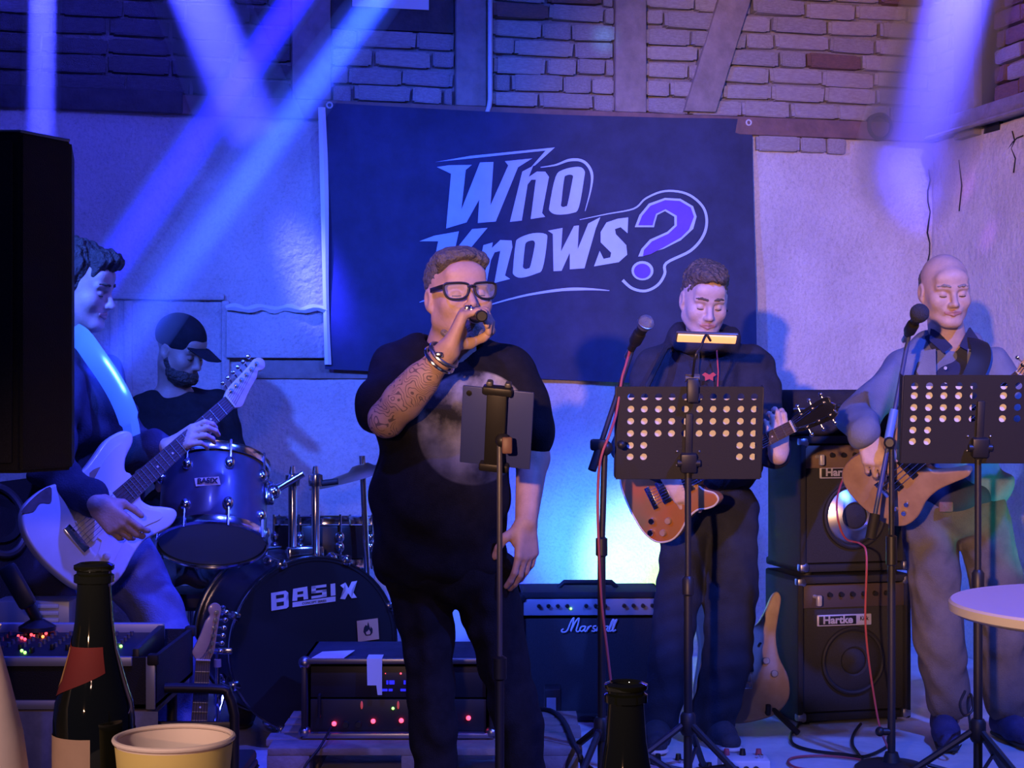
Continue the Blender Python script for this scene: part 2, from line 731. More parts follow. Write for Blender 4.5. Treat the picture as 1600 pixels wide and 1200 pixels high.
mat('plaster', (0.56, 0.52, 0.50), 0.92, col2=(0.44, 0.40, 0.385), vscale=3.0, bump=0.9, bscale=38, detail=10, speck=0.32)
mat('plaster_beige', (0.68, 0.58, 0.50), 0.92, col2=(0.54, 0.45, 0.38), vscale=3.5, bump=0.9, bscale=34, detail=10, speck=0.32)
mat('mortar', (0.23, 0.21, 0.205), 0.95, var=0.3, vscale=9, bump=0.8, bscale=70)
mat('mortar_dark', (0.075, 0.07, 0.07), 0.95, var=0.3, vscale=9, bump=0.8, bscale=70)
mat('brick_pale', (0.46, 0.42, 0.41), 0.9, col2=(0.33, 0.29, 0.28), vscale=9, bump=0.7, bscale=45, speck=0.28)
mat('brick_grey', (0.39, 0.36, 0.37), 0.9, col2=(0.27, 0.24, 0.24), vscale=12, bump=0.7, bscale=45, speck=0.28)
mat('brick_red', (0.24, 0.13, 0.10), 0.9, col2=(0.15, 0.09, 0.08), vscale=10, bump=0.7, bscale=45, speck=0.28)
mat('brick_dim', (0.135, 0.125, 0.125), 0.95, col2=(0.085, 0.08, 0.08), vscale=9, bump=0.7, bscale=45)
mat('timber', (0.27, 0.23, 0.215), 0.85, col2=(0.18, 0.15, 0.135), vscale=14, bump=0.5, bscale=30)
mat('timber_red', (0.22, 0.13, 0.11), 0.85, col2=(0.14, 0.09, 0.08), vscale=14, bump=0.5, bscale=30)
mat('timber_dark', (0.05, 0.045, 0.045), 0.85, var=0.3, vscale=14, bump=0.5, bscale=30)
mat('void', (0.01, 0.01, 0.012), 0.9)
mat('concrete', (0.62, 0.61, 0.60), 0.8, col2=(0.48, 0.47, 0.465), vscale=5, bump=0.4, bscale=25)
mat('dark_floor', (0.06, 0.055, 0.055), 0.9, var=0.3, bump=0.3)
mat('white_paint', (0.62, 0.62, 0.62), 0.5)
mat('paper', (0.78, 0.77, 0.75), 0.8)
mat('pipe_grey', (0.5, 0.5, 0.52), 0.45)


def rough_sheet(u0, u1, z0, z1, step, amp, seed, y=0.0, top=None):
    """uneven plaster face in wall coordinates (x, z), front towards -y"""
    nu, nz = max(2, int((u1 - u0) / step)), max(2, int((z1 - z0) / step))
    r = np.random.default_rng(seed)
    ks = [(r.normal() * 6, r.normal() * 6, r.uniform(0, 6.28)) for _ in range(8)] + [(r.normal() * 22, r.normal() * 22, r.uniform(0, 6.28)) for _ in range(6)]
    V, Fc = [], []
    for i in range(nu + 1):
        for j in range(nz + 1):
            u = u0 + (u1 - u0) * i / nu
            zt = z1 if top is None else top(u)
            z = z0 + (zt - z0) * j / nz
            w = sum(math.sin(a * u + b * z + c) for a, b, c in ks) * amp / 4
            V.append((u, y + w, z))
    for i in range(nu):
        for j in range(nz):
            a = i * (nz + 1) + j
            Fc.append((a, a + nz + 1, a + nz + 2, a + 1))
    return V, Fc


def sill_z(u):
    return 2.705 + 0.0 * u


# --- back wall: mortar ground, bricks, plaster, timbers
wb_o = solo('wall_back', xf(box((0, 0.16, 1.9), (9.0, 0.3, 3.9)), MW), 'mortar', None, None, kind='structure', smooth=False, M=MW)


def wall_part(name, m, material, wall=None, smooth=True, label=None):
    o = bpy.data.objects.new(name, new_mesh(name, m, material, smooth))
    COL.objects.link(o)
    o.parent = wall or wb_o
    if label:
        o['label'] = label
    return o


Z_SILL = WB(1000, 178)[1]                 # top of the sill beam
SILL_H = 0.085
wall_part('plaster_coat', rough_sheet(-2.6, UC + 0.02, 0.0, Z_SILL - SILL_H + 0.01, 0.05, 0.006, 3, -0.012), 'plaster')
wall_part('sill_beam', box((-0.3, -0.012, Z_SILL - SILL_H / 2), (4.75, 0.07, SILL_H), 0.008), 'timber_red')
ud0, ud1 = WB(-80, 150)[0], WB(285, 150)[0]
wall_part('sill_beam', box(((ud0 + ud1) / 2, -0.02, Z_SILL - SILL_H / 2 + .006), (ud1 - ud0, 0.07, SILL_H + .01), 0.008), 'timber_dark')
u0, z0 = WB(395, 562)
u1, _ = WB(1010, 600)
wall_part('mid_rail', box(((u0 + u1) / 2, -0.008, z0 - 0.04), (u1 - u0, 0.04, 0.085), 0.008), 'timber')
# board with a torn wrapping above the mid rail, left of the banner
ua, za = WB(352, 484)
ub, zb = WB(507, 560)
wall_part('boarded_hatch', box(((ua + ub) / 2, -0.03, (za + zb) / 2), (ub - ua, 0.05, za - zb), 0.006), 'plaster')
pts = [(ua + (ub - ua) * t, -0.062 - 0.008 * math.sin(9 * t), za + 0.006 * math.sin(23 * t) + 0.004) for t in np.linspace(0, 1, 24)]
wall_part('foil_edge', tube(pts, [0.012 + 0.007 * abs(math.sin(17 * t)) for t in np.linspace(0, 1, 24)], 6), 'white_paint')
ul, zl = WB(185, 467)
wall_part('plaster_ledge', box(((ul + ua) / 2 - 0.03, -0.022, zl + 0.012), (ua - ul + 0.05, 0.03, 0.03), 0.008), 'plaster')
for px in (178, 200, 352):
    uu, zz = WB(px, 470)
    wall_part('plaster_rib', box((uu, -0.02, zz - 0.25), (0.035, 0.02, 0.5), 0.008), 'plaster')

# posts and the slanting brace, all proud of the bricks
def post(x0, x1, material='timber', ytop=-260):
    a, b = WB(x0, 100)[0], WB(x1, 100)[0]
    wall_part('timber_post', box(((a + b) / 2, -0.012, (Z_SILL + 3.7) / 2), (b - a, 0.06, 3.7 - Z_SILL), 0.006), material)


for x0, x1 in ((455, 515), (710, 757), (958, 1006)):
    post(x0, x1)
p = [WB(1064, 176), WB(1113, 178), WB(1240, -230), WB(1190, -230)]
wall_part('timber_brace', prism(p, -0.05, 0.02, 0.005), 'timber')
ua, za = WB(516, 44)
ub, zb = WB(708, -240)
wall_part('dark_board', box(((ua + ub) / 2, -0.006, (za + zb) / 2), (ub - ua, 0.03, zb - za), 0.004), 'timber_dark')
# bricks
bm_mesh = []
for i in range(8):
    v, f = box((0, 0, 0), (1, 1, 1), 0.0)
    bm = bmesh.new()
    bmesh.ops.create_cube(bm, size=1.0)
    for vv in bm.verts:
        vv.co += Vector((random.uniform(-0.022, 0.022), random.uniform(-0.08, 0.08), random.uniform(-0.09, 0.09)))
    bmesh.ops.bevel(bm, geom=list(bm.edges), offset=0.07, segments=2, affect='EDGES')
    bm_mesh.append(from_bm(bm))
BRICKS = {}
for mn in ('brick_pale', 'brick_grey', 'brick_red', 'brick_dim'):
    BRICKS[mn] = [new_mesh('brick', m, mn, True) for m in bm_mesh]


def lay_bricks(wall, x0, x1, zlo, zhi, weights, inset=0.0, lean=0.0, course=0.0795, length=0.262):
    names = list(weights)
    z = zlo
    row = 0
    while z < zhi:
        x = x0 - (length / 2 if row % 2 else 0) - random.uniform(0, 0.06)
        while x < x1:
            L = length * random.choice((1.0, 1.0, 1.0, 0.52, 0.9, 1.05))
            a, b = max(x, x0), min(x + L, x1)
            if b - a > 0.035:
                mn = random.choices(names, [weights[q] for q in names])[0]
                o = bpy.data.objects.new('brick', random.choice(BRICKS[mn]))
                COL.objects.link(o)
                o.parent = wall
                gap = random.choice((0.006, 0.008, 0.012, 0.02))
                o.location = ((a + b) / 2, inset + random.uniform(-0.006, 0.008), z + course / 2 + random.uniform(-0.003, 0.003))
                o.scale = (b - a - gap, 0.05, course - random.uniform(0.009, 0.016))
                o.rotation_euler = (0, random.uniform(-0.012, 0.012), random.uniform(-0.02, 0.02))
            x += L
        z += course
        row += 1


ZT = WB(800, -90)[1]
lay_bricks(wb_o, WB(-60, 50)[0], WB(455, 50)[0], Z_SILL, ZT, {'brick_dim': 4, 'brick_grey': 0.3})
lay_bricks(wb_o, WB(516, 50)[0], WB(708, 50)[0], Z_SILL, WB(600, 46)[1] - 0.02, {'brick_pale': 3, 'brick_grey': 3})
lay_bricks(wb_o, WB(767, 50)[0], WB(958, 50)[0], Z_SILL, ZT, {'brick_pale': 3, 'brick_grey': 3, 'brick_red': 0.3})
lay_bricks(wb_o, WB(1006, 50)[0], UC - 0.01, Z_SILL, ZT, {'brick_pale': 4, 'brick_grey': 2.2, 'brick_red': 0.5})
# a few bricks show below the sill where plaster fell off
lay_bricks(wb_o, WB(1176, 240)[0], WB(1318, 240)[0], Z_SILL - SILL_H - 0.075, Z_SILL - SILL_H - 0.01, {'brick_pale': 3}, inset=-0.016)
# cable conduit
u0 = WB(762, 100)[0]
wall_part('conduit_pipe', tube([(u0, -0.05, 3.6), (u0, -0.05, Z_SILL + 0.03), (u0 - 0.004, -0.05, Z_SILL), (u0 - 0.012, -0.045, Z_SILL - 0.03)], 0.011, 10), 'pipe_grey')
u0, z0 = WB(1368, 200)
wall_part('pipe_stub', lathe([(0.0, 0.0), (0.062, 0.0), (0.066, 0.01), (0.066, 0.07), (0.05, 0.075), (0.046, 0.05), (0.0, 0.05)], 24, (u0, 0.02, z0), (0, -1, 0)), 'timber_dark')
# crack at the corner
wall_part('corner_crack', tube([(UC - 0.02 + 0.008 * math.sin(i * 1.9), -0.016, 2.5 - i * 0.05) for i in range(14)], [0.0022 + 0.002 * abs(math.sin(i * 2.3)) for i in range(14)], 5), 'void')

# --- right wall
wr_o = solo('wall_right', xf(box((2.0, 0.17, 1.9), (4.4, 0.3, 3.9)), MR), 'mortar', None, None, kind='structure', smooth=False, M=MR)
ZL = WR(1550, 190)[1]
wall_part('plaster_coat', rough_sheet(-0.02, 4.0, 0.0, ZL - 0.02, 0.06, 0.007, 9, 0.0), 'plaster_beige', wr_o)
wall_part('wall_ledge', box((1.9, -0.02, ZL + 0.03), (3.9, 0.1, 0.075), 0.01), 'timber', wr_o)
wall_part('ledge_strip', tube([(0.1, -0.075, ZL - 0.012), (3.8, -0.075, ZL - 0.012)], 0.011, 8), 'timber', wr_o)
t0, t1 = WR(1502, 100)[0], WR(1534, 100)[0]
wall_part('timber_post', box(((t0 + t1) / 2, -0.01, 3.2), (t1 - t0, 0.06, 1.2), 0.006), 'timber', wr_o)
t2 = WR(1561, 100)[0]
wall_part('slot_opening', box(((t1 + t2) / 2, 0.03, 3.2), (t2 - t1, 0.06, 1.2)), 'void', wr_o)
lay_bricks(wr_o, -0.0, t0, ZL + 0.07, 3.5, {'brick_pale': 3, 'brick_grey': 2}, inset=0.0)
lay_bricks(wr_o, t2, 1.5, ZL + 0.07, 3.5, {'brick_red': 3, 'brick_grey': 2}, inset=0.0)
# root-like plaster cracks by the ledge
for k, pts in enumerate(([(1583, 205), (1587, 220), (1582, 232), (1588, 248), (1585, 270)], [(1600, 212), (1590, 216), (1584, 222), (1576, 234)], [(1500, 250), (1504, 290), (1500, 330)])):
    P = [Vector((WR(x, y)[0], -0.004, WR(x, y)[1])) for x, y in pts]
    wall_part('plaster_crack', tube(P, 0.0032, 5), 'void', wr_o)

# --- floors
solo('floor', ([(-6, -3, 0), (6, -3, 0), (6, 9, 0), (-6, 9, 0)], [(0, 1, 2, 3)]), 'dark_floor', None, None, kind='structure', smooth=False)
ZS = 0.23
FRONT = 5.0
e = 0.02
bl, br_ = MW @ Vector((-3.2, 0, 0)), CORNER
rf = Vector((CORNER.x + SL * (CORNER.y - FRONT), FRONT, 0))
poly = [(-3.2, FRONT), (rf.x, FRONT), (br_.x, br_.y), (bl.x, bl.y)]
V = [(x, y, 0.0) for x, y in poly] + [(x, y, ZS) for x, y in poly]
solo('stage_platform', (V, [(4, 5, 6, 7), (0, 1, 5, 4)]), 'concrete', None, None, kind='structure', smooth=False)

# --- paper sign at the top edge of the wall
t = Thing('paper_sign', 'white paper sign pinned to the dark board at the top', 'sign', M=MW.copy())
ua, za = WB(549, 12)
ub, _ = WB(668, 16)
t.add('sheet', box(((ua + ub) / 2, -0.03, za + 0.11), (ub - ua, 0.004, 0.22)), 'paper', smooth=False)
for uu in (ua + 0.015, ub - 0.015):
    t.add('pin', ball((uu, -0.034, za + 0.2), 0.006, 8, 6), 'pipe_grey')

# ------------------------------------------------------------------ the banner
mat('banner_cloth', (0.026, 0.032, 0.075), 0.85, var=0.25, vscale=6, bump=0.15, bscale=220)
mat('banner_white', (0.42, 0.55, 0.80), 0.7, var=0.06)
mat('banner_purple', (0.13, 0.06, 0.42), 0.7, var=0.1)
mat('hem_white', (0.7, 0.7, 0.72), 0.7)
C4 = [np.array(WB(*p)) for p in ((507, 163), (1170, 188), (1174, 607), (505, 577))]


def banner_uv(u, z):
    s = (u - C4[0][0]) / (C4[1][0] - C4[0][0])
    t = (C4[0][1] - z) / (C4[0][1] - C4[3][1])
    return s, t


def banner_off(u, z):
    s, t = banner_uv(u, z)
    s = min(max(s, 0), 1)
    t = min(max(t, 0), 1)
    return 0.055 + 0.010 * t * math.sin(7 * s + 1) + 0.008 * (s ** 3) * math.sin(30 * s + 2 * t) + 0.012 * (1 - s) ** 3 * math.sin(9 * t) + 0.006 * math.sin(5 * t + 4 * s)


bn = Thing('band_banner', 'dark cloth banner with pale lettering hanging on the back wall', 'banner', M=MW.copy())
V, Fc = [], []
NU, NZ = 60, 40
for i in range(NU + 1):
    for j in range(NZ + 1):
        s, tt = i / NU, j / NZ
        sag = 0.02 * math.sin(math.pi * s) * (1 - tt) + (0.035 * (1 - abs(2 * s - 1)) ** 0.5 * 0.4 if j == 0 else 0)
        q = (C4[0] * (1 - s) + C4[1] * s) * (1 - tt) + (C4[3] * (1 - s) + C4[2] * s) * tt
        V.append((q[0], -banner_off(q[0], q[1]), q[1] - sag * 0.5))
for i in range(NU):
    for j in range(NZ):
        a = i * (NZ + 1) + j
        Fc.append((a, a + 1, a + NZ + 2, a + NZ + 1))
bn.add('cloth', (V, Fc), 'banner_cloth')
# white hem folded forward at the left edge
V, Fc = [], []
for j in range(25):
    tt = j / 24
    px = 494 + 10 * tt
    py = 172 + 398 * tt
    wv = 11 + 2 * math.sin(6 * tt)
    for dx in (0, 0.5, 1):
        u, z = WB(px + dx * wv, py)
        V.append((u, -0.075 - 0.008 * math.sin(math.pi * dx), z))
for j in range(24):
    for k in range(2):
        a = j * 3 + k
        Fc.append((a, a + 1, a + 4, a + 3))
bn.add('white_hem', (V, Fc), 'hem_white', label='white folded hem')
for px, py in ((512, 168), (1164, 194)):
    u, z = WB(px, py)
    bn.add('eyelet', tube([(u + 0.012 * math.cos(a), -banner_off(u, z) - 0.006, z + 0.012 * math.sin(a)) for a in np.linspace(0, 6.28, 13)[:-1]], 0.004, 6, True), 'pipe_grey')

KX = 470.0 / 1600


def bz(p):                      # lettering coordinates to the wall
    return WB(640 + p[0] * KX, 220 + p[1] * KX)


def cut_sheet(polys, lift):
    """flat polygons (list of (outer, inner or None)) laid on the cloth"""
    bm = bmesh.new()
    for outer, inner in polys:
        if inner is None and isinstance(outer, tuple):
            a = [bm.verts.new((*bz(p), 0)) for p in outer[0]]
            b = [bm.verts.new((*bz(p), 0)) for p in outer[1]]
            for i in range(len(a) - 1):
                bm.faces.new((a[i], a[i + 1], b[i + 1], b[i]))
        elif inner is None:
            bm.faces.new([bm.verts.new((*bz(p), 0)) for p in outer])
        else:
            a = [bm.verts.new((*bz(p), 0)) for p in outer]
            b = [bm.verts.new((*bz(p), 0)) for p in inner]
            n = len(a)
            for i in range(n):
                bm.faces.new((a[i], a[(i + 1) % n], b[(i + 1) % n], b[i]))
    bmesh.ops.triangulate(bm, faces=list(bm.faces))
    xs = [v.co.x for v in bm.verts]
    ys = [v.co.y for v in bm.verts]
    for lo_, hi_, no in ((min(xs), max(xs), (1, 0, 0)), (min(ys), max(ys), (0, 1, 0))):
        x = math.ceil(lo_ / 0.03) * 0.03
        while x < hi_:
            bmesh.ops.bisect_plane(bm, geom=list(bm.verts) + list(bm.edges) + list(bm.faces), plane_co=(x * no[0], x * no[1], 0), plane_no=no)
            x += 0.03
    for v in bm.verts:
        u, z = v.co.x, v.co.y
        v.co = (u, -banner_off(u, z) - lift, z)
    bmesh.ops.recalc_face_normals(bm, faces=bm.faces)
    return from_bm(bm)


def letter(polys, material='banner_white', lift=0.003, name='letter'):
    bn.add(name, cut_sheet(polys, lift), material, smooth=False)


def sm(p, n=4):
    return [tuple(q) for q in cr(p, n, True)]


letter([([(130, 150), (195, 140), (315, 138), (283, 165), (262, 372), (358, 125), (430, 122), (416, 350), (508, 140), (490, 118), (635, 103), (560, 150), (445, 435), (350, 443), (356, 320), (290, 440), (182, 472), (205, 185)], None)])
letter([([(583, 172), (640, 142), (618, 200), (660, 172), (705, 172), (725, 200), (690, 390), (707, 410), (630, 422), (655, 215), (632, 215), (612, 240), (583, 430), (520, 437)], None)])
letter([(sm([(800, 162), (880, 146), (912, 165), (912, 205), (885, 360), (850, 390), (770, 398), (732, 380), (730, 345), (760, 200)]), sm([(818, 192), (840, 188), (852, 195), (850, 215), (826, 340), (815, 354), (800, 358), (790, 350), (792, 335), (806, 210)]))])
letter([([(120, 124), (310, 90), (755, 45), (650, 140), (632, 146), (705, 62), (310, 104)], None)], name='outline_stroke')
pts = cr([(680, 150), (760, 137), (830, 112), (890, 112), (930, 138), (953, 190), (946, 270), (918, 380)], 6)
letter([(strip2d(pts, np.interp(np.linspace(0, 1, len(pts)), [0, .3, .7, 1], [4, 15, 15, 3])), None)], name='outline_stroke')
letter([([(40, 540), (120, 510), (250, 487), (228, 590), (320, 475), (402, 468), (300, 590), (275, 640), (330, 760), (250, 770), (215, 670), (190, 780), (90, 795), (140, 540)], None)])
letter([([(380, 560), (430, 545), (425, 575), (470, 532), (530, 535), (534, 570), (495, 720), (522, 738), (438, 760), (470, 590), (440, 598), (420, 640), (395, 770), (340, 775)], None)])
letter([(sm([(565, 525), (640, 497), (708, 500), (718, 535), (695, 680), (660, 710), (580, 732), (540, 715), (538, 680), (550, 560)]), sm([(608, 545), (635, 535), (650, 540), (652, 565), (630, 668), (616, 683), (600, 685), (590, 675), (592, 650), (600, 570)]))])
letter([([(722, 483), (800, 468), (792, 592), (860, 458), (886, 455), (880, 580), (935, 445), (998, 412), (975, 470), (915, 682), (838, 687), (838, 600), (795, 695), (752, 697), (748, 500)], None)])
letter([([(1145, 413), (1142, 497), (1105, 465), (1075, 475), (1080, 502), (1135, 560), (1140, 610), (1095, 650), (965, 672), (995, 590), (1015, 632), (1050, 625), (1055, 600), (1000, 545), (1000, 490), (1030, 440), (1090, 420)], None)])
pts = cr([(890, 425), (1030, 396), (1175, 367), (1240, 312), (1340, 274), (1450, 288), (1530, 350), (1556, 425), (1538, 510), (1470, 590), (1345, 655), (1336, 712), (1300, 770), (1235, 802), (1165, 788), (1115, 745)], 5)
letter([(strip2d(pts, np.interp(np.linspace(0, 1, len(pts)), [0, .15, .5, .9, 1], [3, 9, 15, 14, 16])), None)], name='outline_stroke')
pts = cr([(425, 872), (520, 845), (640, 818), (800, 795), (930, 792), (1045, 800)], 5)
letter([(strip2d(pts, np.interp(np.linspace(0, 1, len(pts)), [0, .3, .7, 1], [6, 10, 17, 3])), None)], name='outline_stroke')
letter([(strip2d([(40, 862), (75, 850), (130, 830)], [3, 10, 8]), None)], name='outline_stroke')
QM = [(1180, 465), (1205, 400), (1255, 340), (1340, 310), (1420, 315), (1485, 355), (1503, 410), (1485, 475), (1420, 535), (1330, 580), (1260, 600), (1225, 618), (1198, 620), (1215, 580), (1260, 530), (1350, 490), (1388, 455), (1388, 410), (1340, 380), (1300, 400), (1288, 440), (1282, 465)]
letter([(QM, None)], name='question_mark')
QI = [(1198, 455), (1218, 405), (1262, 352), (1340, 322), (1415, 327), (1472, 362), (1488, 410), (1462, 478), (1420, 520), (1330, 572), (1262, 608), (1222, 618), (1228, 585), (1270, 540), (1356, 500), (1400, 458), (1400, 405), (1342, 370), (1292, 394), (1280, 432), (1274, 455)]
letter([(QI, None)], 'banner_purple', 0.0055, name='question_mark_fill')
letter([([(1220 + 58 * math.cos(a), 695 + 51 * math.sin(a)) for a in np.linspace(0, 6.28, 25)[:-1]], None)], name='question_mark_dot')
letter([([(1218 + 44 * math.cos(a), 697 + 39 * math.sin(a)) for a in np.linspace(0, 6.28, 25)[:-1]], None)], 'banner_purple', 0.0055, name='dot_fill')

# ------------------------------------------------------------------ people
def skin_mat(name, col, tattoo=None):
    m = mat(name, col, 0.5, col2=tuple(c * 0.82 for c in col), vscale=30, bump=0.12, bscale=160, spec=0.4)
    if tattoo:                                   # inked lines on one forearm (x below, z below in object space)
        nt = m.node_tree
        b = nt.nodes['Principled BSDF']
        src = b.inputs['Base Color'].links[0].from_socket
        tc = nt.nodes.new('ShaderNodeTexCoord')
        sep = nt.nodes.new('ShaderNodeSeparateXYZ')
        nt.links.new(tc.outputs['Object'], sep.inputs[0])
        # direction along the forearm
        def mth(op, a, bv):
            n = nt.nodes.new('ShaderNodeMath')
            n.operation = op
            for i, q in enumerate((a, bv)):
                if isinstance(q, (int, float)):
                    n.inputs[i].default_value = q
                else:
                    nt.links.new(q, n.inputs[i])
            return n.outputs[0]
        ax, az, cx, cz, lim0, lim1 = tattoo
        t = mth('ADD', mth('MULTIPLY', mth('SUBTRACT', sep.outputs[0], cx), ax), mth('MULTIPLY', mth('SUBTRACT', sep.outputs[2], cz), az))
        msk = mth('MULTIPLY', mth('GREATER_THAN', t, lim0), mth('LESS_THAN', t, lim1))
        msk = mth('MULTIPLY', msk, mth('LESS_THAN', sep.outputs[0], cx + 0.21))
        n = nt.nodes.new('ShaderNodeTexNoise')
        n.inputs['Scale'].default_value = 15
        n.inputs['Detail'].default_value = 1.5
        nt.links.new(tc.outputs['Object'], n.inputs['Vector'])
        w = mth('ABSOLUTE', mth('SINE', mth('MULTIPLY', n.outputs['Fac'], 62.0), 0), 0)
        ink = mth('LESS_THAN', w, 0.36)
        n3 = nt.nodes.new('ShaderNodeTexNoise')
        n3.inputs['Scale'].default_value = 9
        nt.links.new(tc.outputs['Object'], n3.inputs['Vector'])
        ink = mth('MULTIPLY', mth('MULTIPLY', ink, mth('GREATER_THAN', n3.outputs['Fac'], 0.42)), msk)
        mx = nt.nodes.new('ShaderNodeMix')
        mx.data_type = 'RGBA'
        nt.links.new(mth('MULTIPLY', ink, 0.75), mx.inputs[0])
        nt.links.new(src, mx.inputs[6])
        mx.inputs[7].default_value = (0.07, 0.06, 0.08, 1)
        nt.links.new(mx.outputs[2], b.inputs['Base Color'])
    return m


def rot(yaw=0, pitch=0, roll=0):
    return np.array(Matrix.Rotation(math.radians(yaw), 3, 'Z') @ Matrix.Rotation(math.radians(pitch), 3, 'X') @ Matrix.Rotation(math.radians(roll), 3, 'Y'), float)


class Head:
    """head centred between chin and crown; local -y is the face, x to the viewer's right when it faces the hall"""

    def __init__(self, c, R, s=1.0, broad=1.0):
        self.c, self.R, self.s, self.broad = np.array(c, float), R, s, broad

    def p(self, x, y, z):
        return self.c + self.R @ (np.array([x * self.broad, y, z]) * self.s)

    def e(self, x, y, z, rx, ry, rz, k=0.02, op='u'):
        return ell(self.p(x, y, z), np.array([rx * self.broad, ry, rz]) * self.s, k * self.s, self.R, op)

    def k(self, a, b, ra, rb=None, k=0.01, op='u'):
        return cap(self.p(*a), self.p(*b), ra * self.s, (ra if rb is None else rb) * self.s, k * self.s, None, op)

    def skin(self, neck_base, neck_r=0.056, ears=True):
        P = [self.e(0, .018, .036, .075, .096, .086, .02),
             self.e(0, -.022, -.03, .066, .066, .086, .04),
             self.k((-.053, .0, -.062), (-.018, -.066, -.1), .022, .02, .03), self.k((.053, .0, -.062), (.018, -.066, -.1), .022, .02, .03),
             self.e(0, -.078, -.1, .024, .016, .016, .022),
             self.e(-.044, -.06, -.03, .02, .02, .022, .03), self.e(.044, -.06, -.03, .02, .02, .022, .03),
             self.e(0, -.07, .05, .05, .022, .03, .03)]
        P += [self.e(-.031, -.1, .0, .019, .02, .013, .018, 's'), self.e(.031, -.1, .0, .019, .02, .013, .018, 's')]
        P += [self.k((-.008, -.086, .02), (-.047, -.074, .02), .0085, .007, .014), self.k((.008, -.086, .02), (.047, -.074, .02), .0085, .007, .014)]
        P += [self.e(-.031, -.0745, -.003, .0145, .013, .012, .003), self.e(.031, -.0745, -.003, .0145, .013, .012, .003)]
        P += [self.k((0, -.086, .008), (0, -.11, -.034), .0075, .0115, .014), self.e(-.011, -.099, -.038, .0085, .009, .008, .008), self.e(.011, -.099, -.038, .0085, .009, .008, .008)]
        P += [self.e(0, -.082, -.062, .028, .014, .016, .02)]
        P += [self.k((-.02, -.096, -.0665), (.02, -.096, -.0665), .0018, .0018, .006, 's')]
        if ears:
            for sg in (-1, 1):
                P += [self.e(sg * .079, .012, -.008, .009, .021, .031, .008), self.e(sg * .086, .006, -.004, .006, .012, .018, .006, 's'), self.e(sg * .076, .004, -.034, .007, .01, .01, .006)]
        P += [cap(self.p(0, .022, -.06), neck_base, neck_r, neck_r * 1.12, 0.03)]
        return P

    def lips(self):
        return [self.k((-.026, -.0895, -.0635), (0, -.0965, -.061), .0035, .0055, .004), self.k((.026, -.0895, -.0635), (0, -.0965, -.061), .0035, .0055, .004),
                self.k((-.025, -.0895, -.0675), (0, -.0955, -.0725), .0035, .0062, .004), self.k((.025, -.0895, -.0675), (0, -.0955, -.0725), .0035, .0062, .004)]

    def brows(self, sg):
        return [self.k((sg * .013, -.0945, .0262), (sg * .032, -.0895, .029), .0042, .0046, .004), self.k((sg * .032, -.0895, .029), (sg * .049, -.0785, .0245), .0046, .003, .004)]

    def lashes(self, sg):
        return tube([self.p(sg * .031 + .0135 * math.sin(a), -.0745 - .0122 * math.cos(a), -.0085 - .002 * math.cos(a)) for a in np.linspace(-1.15, 1.15, 9)], .0014 * self.s, 6)


def unit(v):
    v = np.array(v, float)
    return v / np.linalg.norm(v)


def hand(wrist, f, n, t, s=1.0, curl=((30, 40, 25),) * 4, thumb=((.55, .75, .35), (.8, .3, .5), (.85, .0, .55)), splay=0.10):
    """palm from the wrist along f; fingers curl towards n; t is the thumb's side"""
    wrist = np.array(wrist, float)
    f = unit(f)
    t = np.array(t, float)
    t = unit(t - f * (t @ f))
    n0 = np.array(n, float)
    n = np.cross(f, t)
    if n @ n0 < 0:
        n = -n
    P = []
    lat = (.03, .0105, -.009, -.027)
    plen = (.092, .095, .09, .082)
    segs = ((.044, .026, .021), (.049, .03, .022), (.045, .028, .021), (.035, .021, .019))
    rad = (.0092, .0096, .0091, .008)
    for i in range(4):
        base = wrist + (t * lat[i] * .62 + f * .012) * s
        kn = wrist + (f * plen[i] + t * lat[i] - n * .004) * s
        P.append(cap(base, kn, .0155 * s, .0118 * s, .012 * s))
        d0 = unit(f + t * (lat[i] / .03) * splay)
        ang = 0
        p = kn
        for j in range(3):
            ang += math.radians(curl[i][j])
            d = d0 * math.cos(ang) + n * math.sin(ang)
            q = p + d * segs[i][j] * s
            P.append(cap(p, q, rad[i] * (1.06 - .08 * j) * s, rad[i] * (.99 - .09 * j) * s, .0035 * s))
            p = q
    p = wrist + (f * .018 + t * .02 + n * .006) * s
    for j, (L, r) in enumerate(((.044, .0145), (.034, .0112), (.027, .0102))):
        a, b, c = thumb[j]
        q = p + unit(f * a + t * b + n * c) * L * s
        P.append(cap(p, q, r * s, r * .88 * s, (.014, .006, .004)[j] * s))
        p = q
    P.append(cap(wrist + (f * .02 + t * .018 + n * .008) * s, wrist + (f * .055 + t * .026 + n * .012) * s, .016 * s, .012 * s, .012 * s))
    return P


def limb(pts, rs, k=0.02, flat=None):
    return [cap(pts[i], pts[i + 1], rs[i], rs[i + 1], k, flat) for i in range(len(pts) - 1)]


def shoe(heel, toe, s=1.0, up=0.0):
    """upper and sole prims of a low shoe, on the floor at z of heel"""
    heel, toe = np.array(heel, float), np.array(toe, float)
    d = unit(toe - heel)
    L = np.linalg.norm(toe - heel)
    z = np.array([0, 0, 1.0])
    side = np.cross(d, z)
    up_ = [cap(heel + z * .05 + d * .03, heel + z * .045 + d * L * .55, .045 * s, .043 * s, .02, (z, 0.9)),
           cap(heel + z * .045 + d * L * .5, toe + z * .036 - d * .04, .043 * s, .036 * s, .03, (z, 1.15)),
           cap(heel + z * .05 + d * .045, heel + z * .105 + d * .045, .042 * s, .043 * s, .02)]
    up_.append(plane(heel + z * .012, -z))
    sole = [cap(heel + d * .035 + z * .014, toe - d * .04 + z * .014, .045 * s, .04 * s, .01, (z, 3.2))]
    sole.append(plane(heel + z * .002, -z))
    return up_, sole


